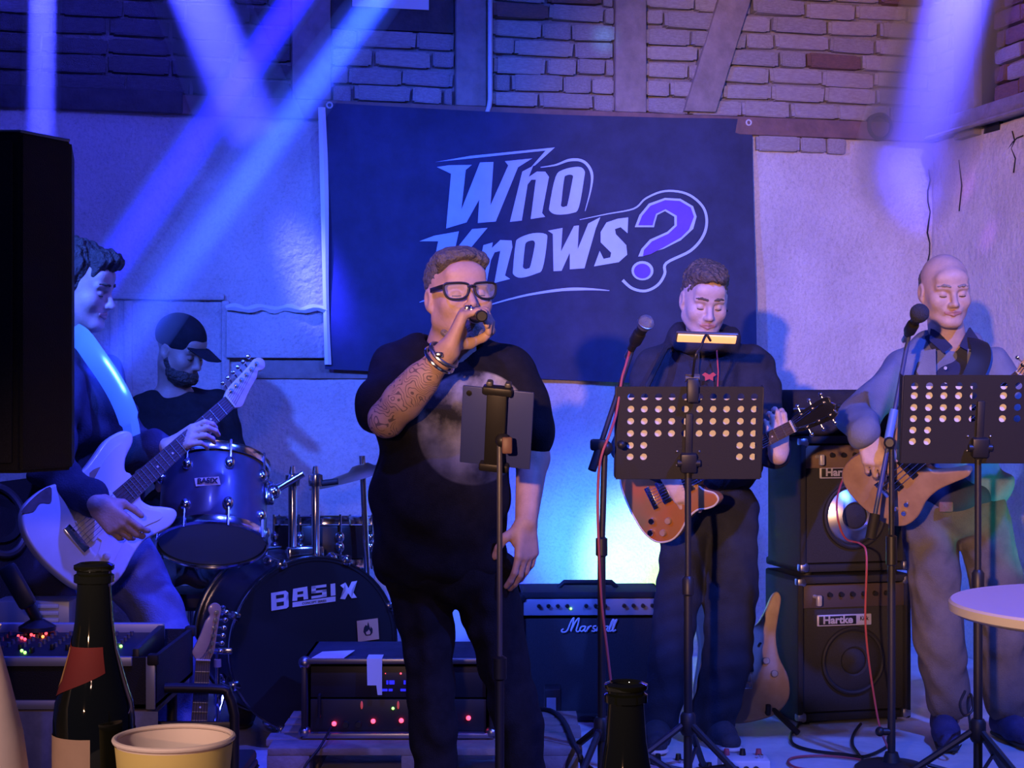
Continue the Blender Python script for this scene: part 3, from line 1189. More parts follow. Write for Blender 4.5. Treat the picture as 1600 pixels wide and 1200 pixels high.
mat('lips', (0.42, 0.2, 0.17), 0.45)
mat('lash', (0.03, 0.025, 0.02), 0.8)
mat('brow_brown', (0.10, 0.07, 0.05), 0.9)
mat('brow_grey', (0.25, 0.22, 0.2), 0.9)
mat('hair_dark', (0.035, 0.027, 0.022), 0.55, var=0.5, vscale=60, bump=0.9, bscale=130)
mat('hair_brown', (0.10, 0.072, 0.05), 0.6, var=0.5, vscale=60, bump=0.9, bscale=130)
mat('hair_grey', (0.13, 0.12, 0.12), 0.6, var=0.4, vscale=60, bump=0.8, bscale=160)
mat('beard_grey', (0.30, 0.25, 0.21), 0.8, var=0.4, vscale=120, bump=0.9, bscale=220)
mat('stubble', (0.36, 0.26, 0.21), 0.7, var=0.3, vscale=180, bump=0.5, bscale=260)
mat('chrome', (0.75, 0.76, 0.8), 0.16, 1.0)
mat('steel', (0.45, 0.46, 0.5), 0.35, 1.0)
mat('black_metal', (0.018, 0.018, 0.022), 0.42, 0.0, spec=0.5)
mat('black_plastic', (0.016, 0.016, 0.018), 0.45)
mat('rubber', (0.012, 0.012, 0.013), 0.7)
mat('glass_lens', (0.6, 0.62, 0.66), 0.05, spec=0.6)
mat('black_cotton', (0.012, 0.012, 0.016), 0.95, var=0.25, vscale=30, bump=0.3, bscale=300, spec=0.2)
mat('black_denim', (0.014, 0.014, 0.018), 0.95, var=0.25, vscale=30, bump=0.3, bscale=300, spec=0.2)
mat('hoodie_black', (0.028, 0.028, 0.038), 0.95, var=0.2, vscale=20, bump=0.35, bscale=280, spec=0.2)
mat('print_red', (0.5, 0.06, 0.05), 0.8)
mat('denim_grey', (0.15, 0.14, 0.145), 0.95, col2=(0.095, 0.09, 0.1), vscale=11, bump=0.35, bscale=240, spec=0.2)
mat('denim_blue', (0.22, 0.25, 0.34), 0.95, col2=(0.12, 0.14, 0.22), vscale=8, bump=0.35, bscale=240, spec=0.2)
mat('denim_dark', (0.03, 0.034, 0.05), 0.95, col2=(0.018, 0.02, 0.03), vscale=8, bump=0.35, bscale=240, spec=0.2)
mat('jacket_blue', (0.21, 0.23, 0.30), 0.9, col2=(0.15, 0.165, 0.23), vscale=9, bump=0.3, bscale=240, spec=0.25)
mat('jacket_navy', (0.05, 0.055, 0.10), 0.9, col2=(0.03, 0.034, 0.06), vscale=9, bump=0.3, bscale=200, spec=0.25)
mat('shirt_navy', (0.025, 0.03, 0.07), 0.85, var=0.2, vscale=9, bump=0.2, bscale=240)
mat('shoe_blue', (0.03, 0.035, 0.12), 0.8, var=0.2, vscale=40, bump=0.4, bscale=200)
mat('shoe_dark', (0.03, 0.03, 0.04), 0.8, var=0.2, vscale=40, bump=0.3, bscale=200)
mat('sole_white', (0.55, 0.5, 0.47), 0.7)
mat('sole_dark', (0.03, 0.03, 0.03), 0.7)


def moon_shirt():
    """black cotton with a large moon printed on the chest (object space)"""
    m = mat('moon_print_cotton', (0.012, 0.012, 0.016), 0.95, var=0.25, vscale=30, bump=0.3, bscale=300, spec=0.2)
    return m


def finish_face(th, hd, body, brow='brow_brown', brows=True, lashes=True, lips=True):
    if lips:
        sdf_part(th, 'lips', hd.lips(), 0.0018, 'lips', parent=body)
    for sg in (-1, 1):
        if brows:
            sdf_part(th, 'eyebrow', hd.brows(sg), 0.0022, brow, (0.0012, 300, 3), parent=body)
        if lashes:
            th.add('eyelashes', hd.lashes(sg), 'lash', parent=body, world=True)


# ---------------------------------------------------------------- singer
D0 = 4.64


def S(px, py, dy=0.0):
    return np.array(W(px, py, D0 + dy))


sg_t = Thing('person', 'heavy-set singer in black moon-print t-shirt with black-framed glasses and microphone at his mouth', 'person', loc=(S(715, 1429)[0], D0, 0))
skin_a = skin_mat('skin_singer', (0.62, 0.40, 0.31))
hd = Head(S(717, 463, 0.0), rot(20, -5, -2), 1.04, 1.05)
neck = S(700, 560, 0.05)
el_r = S(604, 655, -0.14)
el_l, wr_l = S(832, 715, 0.03), S(822, 815, -0.06)
micA = hd.p(0.0, -0.125, -0.066)
micB = S(753, 494, -0.33)
mdir = unit(micB - micA)
hf = unit((.42, .12, .90))
ht = unit((-.10, 1.0, .0))
hn = np.cross(hf, ht)
hn = unit(hn if hn[0] > 0 else -hn)
wr_r = micA + mdir * .105 - hf * .118 - hn * .034
skin = hd.skin(neck, 0.064)
skin += [cap(S(690, 620, 0.07), S(695, 840, 0.05), .11, .12, .05), cap(S(640, 590, .06), S(785, 592, .06), .055, .055, .05)]
skin += limb([S(622, 580, .05), el_r, wr_r], [.058, .047, .033], .02)
skin += [cap(el_r * .72 + wr_r * .28, el_r * .45 + wr_r * .55, .053, .045, .03)]
skin += limb([S(808, 585, .05), el_l, wr_l], [.055, .046, .031], .02)
skin += hand(wr_r, hf, hn, ht, 1.16, ((58, 62, 30), (60, 66, 30), (62, 66, 30), (48, 62, 26)), ((.5, .35, .8), (.75, .15, .65), (.9, -.05, .45)), .02)
skin += hand(wr_l, (0.0, -.12, -1), (-0.6, 0.75, 0), (-.75, -.65, 0), 1.04, ((14, 20, 12), (18, 24, 14), (22, 26, 14), (26, 28, 16)))
skin += limb([S(660, 900, .03), S(675, 1130, .02), S(682, 1390, .03)], [.06, .045, .035], .03) + limb([S(755, 900, .03), S(812, 1130, .02), S(826, 1390, .03)], [.06, .045, .035], .03)
body = sdf_part(sg_t, 'body', skin, 0.0042, skin_a)
fa = (wr_r - el_r)
L_ = math.hypot(fa[0], fa[2])
o_ = np.array(sg_t.M.translation)
MATS.pop('skin_singer')
skin_t = skin_mat('skin_singer', (0.62, 0.40, 0.31), (fa[0] / L_, fa[2] / L_, el_r[0] - o_[0], el_r[2] - o_[2], -0.05, L_ * 0.86))
body.data.materials[0] = skin_t
finish_face(sg_t, hd, body, 'brow_grey', brows=False, lips=False)
# short hair combed back, goatee
hair = [hd.e(0, .026, .052, .079, .098, .080, .02), hd.e(0, -.02, .098, .06, .07, .03, .03), hd.k((-.055, -.05, .088), (.055, -.05, .088), .016, .016, .02)]
hair += [hd.e(0, -.1, .03, .09, .07, .062, .01, 's'), hd.e(0, -.03, -.075, .13, .14, .085, .012, 's')]
sdf_part(sg_t, 'hair', hair, 0.0038, 'hair_grey', (0.0016, 170, 5), parent=body)
goat = [hd.e(0, -.084, -.108, .032, .022, .026, .02), hd.k((-.05, -.03, -.1), (0, -.07, -.12), .014, .018, .02), hd.k((.05, -.03, -.1), (0, -.07, -.12), .014, .018, .02)]
sdf_part(sg_t, 'beard', goat, 0.0035, 'beard_grey', (0.0015, 250, 2), parent=body)
# glasses
gp = lambda x, y, z: Vector(hd.p(x, y, z))
gl = Thing('eyeglasses', 'thick black-framed eyeglasses worn by the singer', 'eyeglasses', loc=gp(0, -.1, 0))
for sg in (-1, 1):
    rim = [gp(sg * (.035 + x), -.108 + .35 * max(0, abs(.035 + x) - .03) , z) for x, z in ((-.026, .017), (-.01, .021), (.012, .022), (.03, .020), (.034, .008), (.028, -.013), (.014, -.021), (-.008, -.021), (-.022, -.012), (-.027, .004))]
    rim = [Vector(q) for q in cr(rim, 3, True)]
    gl.add('rim', tube(rim, .0033 * hd.s, 8, True), 'black_plastic', world=True)
    cpt = sum(rim, Vector()) / len(rim)
    gl.add('lens', ([tuple(cpt)] + [tuple(q) for q in rim], [(0, i + 1, (i + 1) % len(rim) + 1) for i in range(len(rim))]), mat('lens_clear', (0.9, 0.92, 0.95), 0.05, spec=0.6), world=True)
    a = gp(sg * .068, -.096, .016)
    gl.add('temple_arm', merge(box(tuple((a + gp(sg * .082, -.02, .012)) / 2), (.005, (a - gp(sg * .082, -.02, .012)).length, .013), .0015, R=Matrix(hd.R.tolist()) @ Matrix.Rotation(math.radians(-sg * 9), 3, 'Z'))), 'black_plastic', world=True)
gl.add('bridge', tube([gp(-.011, -.108, .01), gp(0, -.112, .013), gp(.011, -.108, .01)], .0035, 8), 'black_plastic', world=True)
lm = MATS['lens_clear']
lm.node_tree.nodes['Principled BSDF'].inputs['Alpha'].default_value = 0.16
# t-shirt
sh = [ell(S(700, 655, .045), (.205, .145, .19), .04), ell(S(688, 775, .02), (.195, .172, .2), .06), ell(S(688, 870, .03), (.195, .155, .12), .06),
      cap(S(632, 575, .055), S(785, 580, .055), .075, .075, .06), cap(S(665, 555, .06), S(742, 558, .06), .06, .06, .05)]
sh += [cap(S(622, 585, .05), S(604, 634, -.07), .083, .088, .04), cap(S(802, 590, .05), S(829, 668, .035), .075, .078, .04)]
sh += [cap(hd.p(0, 0, -.07), neck + np.array([0, -.01, .0]), .07, .074, .008, None, 's')]
sh += [plane(S(700, 912), (0.02, 0, -1))]
ax_ = unit(el_r - S(622, 585, .05))
sh_o = sdf_part(sg_t, 't_shirt', sh, 0.0068, moon_shirt(), (0.0055, 26, 11), label='black cotton t-shirt with a large moon print')
# moon print in the shirt's material
m = MATS['moon_print_cotton']
nt = m.node_tree
b = nt.nodes['Principled BSDF']
src = b.inputs['Base Color'].links[0].from_socket
tc = nt.nodes.new('ShaderNodeTexCoord')
mp = nt.nodes.new('ShaderNodeMapping')
mc = S(741, 668, -.1) - o_
mp.inputs['Location'].default_value = (-mc[0], 0, -mc[2])
mp.inputs['Scale'].default_value = (1, 0, 1)
nt.links.new(tc.outputs['Object'], mp.inputs[0])
ln = nt.nodes.new('ShaderNodeVectorMath')
ln.operation = 'LENGTH'
nt.links.new(mp.outputs[0], ln.inputs[0])
edge = nt.nodes.new('ShaderNodeMapRange')
edge.inputs['From Min'].default_value = 0.158
edge.inputs['From Max'].default_value = 0.152
nt.links.new(ln.outputs['Value'], edge.inputs['Value'])
nn = nt.nodes.new('ShaderNodeTexNoise')
nn.inputs['Scale'].default_value = 9
nn.inputs['Detail'].default_value = 7
nt.links.new(mp.outputs[0], nn.inputs['Vector'])
rp = nt.nodes.new('ShaderNodeValToRGB')
rp.color_ramp.elements[0].position = 0.40
rp.color_ramp.elements[0].color = (0.035, 0.035, 0.04, 1)
rp.color_ramp.elements[1].position = 0.66
rp.color_ramp.elements[1].color = (0.62, 0.60, 0.54, 1)
nt.links.new(nn.outputs['Fac'], rp.inputs['Fac'])
sep = nt.nodes.new('ShaderNodeSeparateXYZ')
nt.links.new(mp.outputs[0], sep.inputs[0])
fade = nt.nodes.new('ShaderNodeMapRange')              # the print itself fades out towards its lower left
fade.inputs['From Min'].default_value = -0.16
fade.inputs['From Max'].default_value = 0.12
fade.inputs['To Min'].default_value = 0.12
addn = nt.nodes.new('ShaderNodeMath')
addn.operation = 'ADD'
nt.links.new(sep.outputs[2], addn.inputs[0])
m3 = nt.nodes.new('ShaderNodeMath')
m3.operation = 'MULTIPLY'
nt.links.new(sep.outputs[0], m3.inputs[0])
m3.inputs[1].default_value = 0.4
nt.links.new(m3.outputs[0], addn.inputs[1])
nt.links.new(addn.outputs[0], fade.inputs['Value'])
mul = nt.nodes.new('ShaderNodeMath')
mul.operation = 'MULTIPLY'
nt.links.new(edge.outputs[0], mul.inputs[0])
nt.links.new(fade.outputs[0], mul.inputs[1])
geo = nt.nodes.new('ShaderNodeSeparateXYZ')
nt.links.new(tc.outputs['Normal'], geo.inputs[0])
fr = nt.nodes.new('ShaderNodeMath')
fr.operation = 'LESS_THAN'
fr.inputs[1].default_value = -0.05
nt.links.new(geo.outputs[1], fr.inputs[0])
mul2 = nt.nodes.new('ShaderNodeMath')
mul2.operation = 'MULTIPLY'
nt.links.new(mul.outputs[0], mul2.inputs[0])
nt.links.new(fr.outputs[0], mul2.inputs[1])
mx = nt.nodes.new('ShaderNodeMix')
mx.data_type = 'RGBA'
nt.links.new(mul2.outputs[0], mx.inputs[0])
nt.links.new(src, mx.inputs[6])
nt.links.new(rp.outputs[0], mx.inputs[7])
nt.links.new(mx.outputs[2], b.inputs['Base Color'])
# trousers and shoes
tr = [ell(S(702, 890, .04), (.185, .145, .11), .04)]
tr += limb([S(658, 900, .03), S(668, 1010, .02), S(677, 1130, .0), S(683, 1375, .03)], [.098, .068, .066, .056], .015)
tr += limb([S(750, 900, .03), S(784, 1010, .02), S(812, 1130, .0), S(826, 1375, .03)], [.098, .075, .067, .056], .015)
sdf_part(sg_t, 'trousers', tr, 0.0075, 'black_denim', (0.006, 30, 4))
for px, tx in ((683, 668), (826, 850)):
    u_, s_ = shoe(np.array([S(px, 1429)[0], D0 + .09, 0]), np.array([S(tx, 1429)[0], D0 - .2, 0]))
    so = sdf_part(sg_t, 'shoe', u_, 0.006, 'shoe_dark')
    sdf_part(sg_t, 'sole', s_, 0.005, 'sole_dark', parent=so)
# bracelet and ring
fd = unit(wr_r - el_r)
for k, (tt, rr, w_, mn) in enumerate(((.93, .042, .006, 'steel'), (.86, .045, .0045, 'chrome'))):
    c_ = Vector(el_r * (1 - tt) + wr_r * tt)
    x_, y_, z_ = frame_of(fd)
    br = Thing('bracelet', ('broad steel bracelet at the singer\'s wrist', 'thin chrome chain bracelet below the broad one')[k], 'bracelet', loc=c_)
    br.add('band', tube([c_ + x_ * (rr * math.cos(a)) + y_ * (rr * math.sin(a)) for a in np.linspace(0, 2 * math.pi, 25)[:-1]], w_, 8, True), mn, world=True)
    if k == 0:
        br.add('clasp', box(tuple(c_ + Vector((-.01, -.042, .0))), (.02, .01, .014), .003), 'chrome', world=True)
kn_ = wr_r + (hf * .09 + ht * -.009 - hn * .004) * 1.16
c_ = Vector(kn_ + (hf * .6 + hn * .45) * .03)
rg = Thing('finger_ring', 'chunky silver ring on the singer\'s hand', 'ring', loc=c_)
dv = unit(hf * .5 + hn * .85)
x_, y_, z_ = frame_of(dv)
rg.add('band', tube([c_ + x_ * (.0115 * math.cos(a)) + y_ * (.0115 * math.sin(a)) for a in np.linspace(0, 6.283, 17)[:-1]], .003, 6, True), 'chrome', world=True)
rg.add('stone_setting', box(tuple(c_ + Vector((-.009, -.008, .004))), (.017, .014, .017), .005), 'chrome', world=True)
# hand-held microphone
mk = Thing('microphone', 'black hand-held microphone gripped in the singer\'s fist', 'microphone', loc=Vector(micA))
mk.add('grille', lathe([(0, -.03), (.014, -.027), (.022, -.012), (.0245, .004), (.022, .018), (.019, .022)], 20, micA, mdir), 'steel', world=True)
mk.add('collar_ring', lathe([(.0195, .021), (.021, .023), (.021, .029), (.019, .031)], 20, micA, mdir), 'black_metal', world=True)
Lm = float(np.linalg.norm(micB - micA))
mk.add('handle', lathe([(.0185, .03), (.0165, .06), (.0145, Lm * .8), (.0155, Lm * .86), (.0155, Lm * .98), (.012, Lm)], 20, micA, mdir), 'black_plastic', world=True)

# ---------------------------------------------------------------- guitarist in the black hoodie
D0g = 5.75


def G(px, py, dy=0.0):
    return np.array(W(px, py, D0g + dy))


g2 = Thing('person', 'young man in a black hoodie looking down behind the middle music stand', 'person', loc=(G(1100, 1165)[0], D0g, ZS))
hd = Head(G(1101, 468, -.02), rot(6, 20, 3), .99, .98)
neck = G(1100, 545, .06)
skin = hd.skin(neck, .054)
skin += [cap(G(1100, 610, .07), G(1105, 740, .06), .1, .1, .05), cap(G(1040, 575, .07), G(1165, 575, .07), .05, .05, .05)]
GEL, GWR = G(1204, 702, -.10), G(1216, 712, -.35)
skin += limb([G(1175, 585, .06), GEL, GWR], [.05, .042, .03], .02)
GEL2, GWR2 = G(986, 700, -.06), G(1046, 742, -.31)
skin += limb([G(1022, 585, .06), GEL2, GWR2], [.05, .042, .03], .02)
skin += hand(GWR, (-.10, -.28, .95), (-.05, 1, .25), (1, .1, .2), 1.0, ((22, 55, 30), (24, 58, 30), (26, 60, 30), (30, 60, 30)), ((.55, .3, .7), (.8, .2, .5), (.9, .1, .3)), .04)
skin += hand(GWR2, (.55, -.05, -.8), (.2, 1, 0), (.75, -.1, .6), 1.0, ((24, 40, 20),) * 4)
skin += limb([G(1075, 800, .05), G(1052, 960, .03), G(1030, 1130, .05)], [.055, .045, .035], .03) + limb([G(1140, 800, .05), G(1135, 960, .03), G(1118, 1130, .05)], [.055, .045, .035], .03)
body = sdf_part(g2, 'body', skin, 0.0044, skin_mat('skin_pale', (0.60, 0.42, 0.34)))
finish_face(g2, hd, body)
hair = [hd.e(0, .024, .054, .079, .099, .080, .02), hd.e(.0, -.035, .098, .062, .065, .036, .03), hd.e(0, .05, .0, .074, .07, .06, .02)]
hair += [hd.e(0, -.108, .03, .075, .075, .062, .008, 's'), hd.e(0, -.06, -.06, .13, .125, .085, .01, 's')]
sdf_part(g2, 'hair', hair, 0.0036, 'hair_brown', (0.003, 150, 8), parent=body)
g2.add('ear_stud', ball(tuple(hd.p(.085, .0, -.036)), .0045, 10, 8), 'black_plastic', parent=body, world=True)
stb = [hd.e(0, -.0585, -.088, .05, .034, .03, .02)]
ho = [ell(G(1102, 640, .055), (.195, .128, .19), .04), ell(G(1106, 725, .055), (.185, .135, .12), .05),
      cap(G(1030, 568, .065), G(1172, 568, .065), .062, .062, .05), cap(G(1072, 540, .08), G(1130, 540, .08), .05, .05, .05)]
ho += limb([G(1022, 580, .06), GEL2, GEL2 * .15 + GWR2 * .85], [.07, .062, .047], .03)
ho += limb([G(1180, 580, .06), GEL, GEL * .15 + GWR * .85], [.07, .06, .045], .03)
# hood lying round the neck
for a in np.linspace(-2.95, 2.95, 14)[:-1]:
    a2 = a + 5.9 / 13
    f_ = lambda q: neck + np.array([.088 * math.sin(q), -.005 + .085 * math.cos(q), .035 + .022 * math.cos(q)])
    ho.append(cap(f_(a), f_(a2), .036, .036, .02))
ho += [cap(hd.p(0, -.01, -.07), neck + np.array([0, -.0, .03]), .062, .056, .012, None, 's')]
ho += [plane(G(1105, 762), (0, 0, -1))]
hob = sdf_part(g2, 'hoodie', ho, 0.0062, 'hoodie_black', (0.006, 28, 21))
for sx in (-1, 1):
    g2.add('drawstring', tube([neck + np.array([sx * .03, -.115, .0]), neck + np.array([sx * .034, -.125, -.08]), neck + np.array([sx * .03, -.135, -.16])], .0028, 6), 'print_red' if sx > 0 else 'rubber', parent=hob, world=True)
pr = [(-.02, .03), (.0, .012), (.02, .03), (.035, .012), (.02, -.005), (.02, -.035), (.0, -.02), (-.02, -.035), (-.02, -.005), (-.035, .012)]
c_ = G(1108, 588, -.083)
g2.add('chest_print', ([(c_[0] + x * .7, c_[1], c_[2] + z * .45) for x, z in pr], [tuple(range(10))]), 'print_red', parent=hob, world=True, smooth=False)
tr = [ell(G(1108, 790, .055), (.165, .125, .11), .04)]
tr += limb([G(1076, 800, .05), G(1062, 920, .02), G(1046, 1030, .01), G(1030, 1122, .04)], [.09, .078, .074, .07], .015)
tr += limb([G(1143, 800, .05), G(1140, 920, .02), G(1134, 1030, .01), G(1112, 1124, .04)], [.095, .09, .085, .078], .015)
sdf_part(g2, 'trousers', tr, 0.0075, 'denim_dark', (0.0045, 33, 52))
for px, tx, dz in ((1030, 1020, -.24), (1112, 1140, -.2)):
    u_, s_ = shoe(np.array([G(px, 1165)[0], D0g + .1, ZS]), np.array([G(tx, 1165)[0], D0g + dz + .06, ZS]))
    so = sdf_part(g2, 'shoe', u_, 0.006, 'shoe_dark')
    sdf_part(g2, 'sole', s_, 0.005, 'sole_white', parent=so)

# ---------------------------------------------------------------- bassist
D0b = 5.84


def B(px, py, dy=0.0):
    return np.array(W(px, py, D0b + dy))


bs = Thing('person', 'bald older man in a pale blue jacket playing bass at the right', 'person', loc=(B(1490, 1156)[0], D0b, ZS))
hd = Head(B(1477, 453, -.02), rot(4, 12, -2), 1.0, 1.06)
neck = B(1481, 533, .06)
BEL, BWR = B(1340, 652, -.16), B(1352, 678, -.41)
BEL2, BWR2 = B(1632, 690, -.1), B(1640, 600, -.6)
skin = hd.skin(neck, .058)
skin += [cap(B(1485, 620, .07), B(1490, 770, .06), .11, .11, .05), cap(B(1420, 580, .07), B(1545, 580, .07), .05, .05, .05)]
skin += limb([B(1412, 590, .06), BEL, BWR], [.05, .045, .033], .02) + limb([B(1556, 590, .06), BEL2, BWR2], [.05, .045, .033], .02)
skin += hand(BWR, (.30, -.12, -.94), (.25, 1, -.1), (.85, -.1, .3), 1.06, ((20, 40, 22), (26, 44, 22), (30, 46, 24), (34, 46, 24)), ((.65, .65, .3), (.85, .35, .3), (.95, .1, .25)), .12)
skin += hand(BWR2, (-.1, -.25, .95), (-.05, 1, .2), (1, .1, .2), 1.0, ((25, 55, 30),) * 4)
skin += limb([B(1450, 800, .05), B(1462, 960, .03), B(1482, 1120, .05)], [.06, .05, .04], .03) + limb([B(1530, 800, .05), B(1562, 960, .03), B(1570, 1120, .05)], [.06, .05, .04], .03)
body = sdf_part(bs, 'body', skin, 0.0044, skin_mat('skin_tan', (0.62, 0.43, 0.34)))
finish_face(bs, hd, body, 'brow_grey')
hair = [hd.e(0, .03, .028, .0775, .094, .07, .02), hd.e(0, .06, -.02, .07, .055, .05, .02)]
hair += [hd.e(0, -.06, .07, .12, .125, .085, .01, 's'), hd.e(0, -.09, -.06, .13, .13, .075, .01, 's'), hd.e(0, .0, .12, .075, .1, .075, .02, 's')]
sdf_part(bs, 'hair', hair, 0.0036, 'hair_grey', (0.001, 170, 8), parent=body, label='cropped grey hair round the bald crown')
bd = [hd.e(0, -.0655, -.096, .038, .030, .024, .02)]
bd += [hd.e(0, -.104, -.067, .026, .02, .0085, .004, 's')]
sdf_part(bs, 'beard_stubble', bd, 0.003, 'stubble', (0.0006, 300, 2), parent=body)
# shirt
st = [ell(B(1487, 650, .045), (.15, .128, .2), .04), ell(B(1490, 770, .045), (.15, .13, .1), .05), cap(B(1455, 548, .06), B(1515, 548, .06), .058, .058, .05), plane(B(1490, 800), (0, 0, -1))]
st += [cap(hd.p(0, -.02, -.1), neck + np.array([0, -.06, -.015]), .058, .022, .01, None, 's')]
sh_ = sdf_part(bs, 'shirt', st, 0.0062, 'shirt_navy', (0.005, 30, 12))
for sx in (-1, 1):
    c_ = [neck + np.array(q) for q in ((sx * .012, -.105, -.02), (sx * .06, -.05, .045), (sx * .07, -.035, .048), (sx * .088, -.09, .0), (sx * .05, -.135, -.045))]
    bs.add('collar', ([tuple(q) for q in c_], [(0, 1, 2, 3, 4)]), 'shirt_navy', parent=sh_, world=True)
for i in range(4):
    c_ = B(1477 + i, 575 + 22 * i, -.075 - .006 * i)
    bs.add('button', lathe([(0, 0), (.006, 0), (.006, .003), (0, .003)], 10, c_, (0, -1, 0)), 'pipe_grey', parent=sh_, world=True)
jk = [ell(B(1487, 660, .065), (.215, .125, .2), .04), ell(B(1492, 760, .065), (.21, .13, .12), .05),
      cap(B(1415, 575, .07), B(1552, 575, .07), .068, .068, .05), cap(B(1450, 545, .08), B(1516, 545, .08), .055, .055, .05)]
jk += limb([B(1408, 585, .06), BEL, BEL * .04 + BWR * .96], [.075, .07, .05], .03) + limb([B(1560, 585, .06), BEL2, BEL2 * .12 + BWR2 * .88], [.075, .07, .052], .03)
jk += [cap(B(1480, 520, -.1), B(1494, 640, -.1), .075, .06, .02, None, 's'), cap(B(1494, 640, -.1), B(1490, 860, -.13), .062, .085, .02, None, 's'), cap(hd.p(0, 0, -.08), neck, .07, .07, .012, None, 's')]
jk += [plane(B(1490, 806), (0, 0, -1))]
jo = sdf_part(bs, 'jacket', jk, 0.0062, 'jacket_blue', (0.0075, 26, 33))
for sx in (-1, 1):
    pts = [(1462, 545), (1446, 548), (1432, 580), (1452, 612), (1464, 640)] if sx < 0 else [(1512, 545), (1525, 548), (1540, 580), (1520, 612), (1508, 640)]
    q = [B(x, y, -.085 + .0007 * abs(x - 1486)) for x, y in pts]
    bs.add('lapel', merge(([tuple(p) for p in q], [(0, 1, 2, 3, 4)])), 'jacket_blue', parent=jo, world=True)
tr = [ell(B(1490, 800, .055), (.18, .13, .11), .04)]
tr += limb([B(1450, 805, .05), B(1458, 900, .02), B(1468, 1000, .0), B(1484, 1095, .03)], [.098, .09, .082, .076], .015)
tr += limb([B(1532, 805, .05), B(1555, 900, .02), B(1566, 1000, .0), B(1572, 1095, .03)], [.098, .09, .08, .076], .015)
tj = sdf_part(bs, 'jeans', tr, 0.007, 'denim_grey', (0.004, 36, 61))
bs.add('belt_buckle', box(tuple(B(1478, 792, -.085)), (.05, .012, .036), .006), 'brick_red', parent=tj, world=True, label='brown leather belt loop')
for px, tx, dz in ((1484, 1455, -.27), (1572, 1590, -.24)):
    u_, s_ = shoe(np.array([B(px, 1156)[0], D0b + .09, ZS]), np.array([B(tx, 1156)[0], D0b + dz + .04, ZS]))
    so = sdf_part(bs, 'shoe', u_, 0.006, 'shoe_blue')
    sdf_part(bs, 'sole', s_, 0.005, 'sole_dark', parent=so)
    dd = unit(np.array([B(tx, 1156)[0] - B(px, 1156)[0], dz - .05, 0]))
    for k in range(4):
        c_ = np.array([B(px, 1156)[0], D0b + .09, ZS + .098 - .011 * k]) + dd * (.115 + .028 * k)
        sd = np.cross(dd, (0, 0, 1))
        bs.add('lace', tube([c_ - sd * .03 - np.array([0, 0, .012]), c_ + np.array([0, 0, .002]), c_ + sd * .03 - np.array([0, 0, .012])], .0035, 6), 'shoe_dark', parent=so, world=True)

# ---------------------------------------------------------------- guitarist at the left, half hidden by the loudspeaker
D0l = 5.25


def L1(px, py, dy=0.0):
    return np.array(W(px, py, D0l + dy))


g1 = Thing('person', 'dark-haired guitarist in profile with blue jeans, half hidden by the black loudspeaker', 'person', loc=(L1(140, 1219)[0], D0l, ZS))
hd = Head(L1(127, 449, .0), rot(80, 14, 0), 1.03, 1.0)
neck = L1(112, 545, .04)
LEL, LWR = L1(208, 700, -.02), L1(266, 700, -.20)          # fretting arm
REL, RWR = L1(80, 738, -.36), L1(150, 786, -.52)           # strumming arm
skin = hd.skin(neck, .058)
skin += [cap(L1(125, 620, .0), L1(150, 810, .0), .1, .11, .05), cap(L1(98, 585, -.09), L1(150, 585, .1), .055, .055, .05)]
skin += limb([L1(158, 600, .1), LEL, LWR], [.05, .042, .031], .02) + limb([L1(95, 600, -.12), REL, RWR], [.05, .045, .033], .02)
GN = unit(L1(345, 615, -.24) - L1(215, 758, -.32))          # neck direction of his guitar
skin += hand(LWR, (.72, -.35, .35), (.2, .8, .3), (.5, .1, .8), 1.0, ((12, 58, 34), (16, 62, 34), (20, 64, 34), (24, 62, 34)), ((.5, .3, .75), (.7, .3, .6), (.85, .2, .4)), .10)
skin += hand(RWR, (.72, -.12, -.66), (.2, 1, .1), (.6, .0, .7), 1.04, ((20, 40, 25), (28, 46, 25), (34, 50, 25), (38, 50, 25)), ((.7, .55, .35), (.9, .2, .4), (.95, 0, .3)), .06)
skin += limb([L1(200, 860, .06), L1(268, 1015, -.1), L1(272, 1190, .03)], [.07, .05, .04], .03) + limb([L1(130, 860, -.06), L1(105, 1030, -.12), L1(118, 1190, -.05)], [.07, .05, .04], .03)
body = sdf_part(g1, 'body', skin, 0.0045, skin_mat('skin_left', (0.58, 0.40, 0.32)))
finish_face(g1, hd, body)
hair = [hd.e(0, .022, .056, .084, .106, .088, .02), hd.e(0, .06, -.01, .078, .07, .09, .03), hd.e(0, -.07, .1, .05, .045, .032, .03), hd.k((-.078, .01, .02), (-.078, .03, -.06), .018, .014, .02), hd.k((.078, .01, .02), (.078, .03, -.06), .018, .014, .02)]
hair += [hd.e(0, -.125, .02, .085, .07, .062, .008, 's'), hd.e(0, -.07, -.07, .07, .085, .09, .008, 's')]
sdf_part(g1, 'hair', hair, 0.004, 'hair_dark', (0.006, 90, 18), parent=body)
jk = [ell(L1(125, 650, .0), (.155, .19, .19), .04), ell(L1(145, 770, .0), (.15, .18, .14), .05), cap(L1(98, 588, -.1), L1(155, 590, .1), .07, .07, .05), cap(L1(110, 562, -.03), L1(125, 565, .04), .06, .06, .04)]
jk += limb([L1(155, 600, .1), LEL, LEL * .2 + LWR * .8], [.07, .06, .048], .03) + limb([L1(92, 600, -.13), REL, REL * .15 + RWR * .85], [.072, .065, .05], .03)
jk += [plane(L1(150, 850), (0, 0, -1))]
sdf_part(g1, 'jacket', jk, 0.0065, 'jacket_navy', (0.008, 28, 41))
tr = [ell(L1(165, 860, .0), (.15, .16, .11), .05)]
tr += limb([L1(195, 868, .06), L1(240, 950, -.04), L1(270, 1030, -.1), L1(268, 1120, -.03), L1(272, 1195, .03)], [.1, .085, .078, .072, .068], .02)
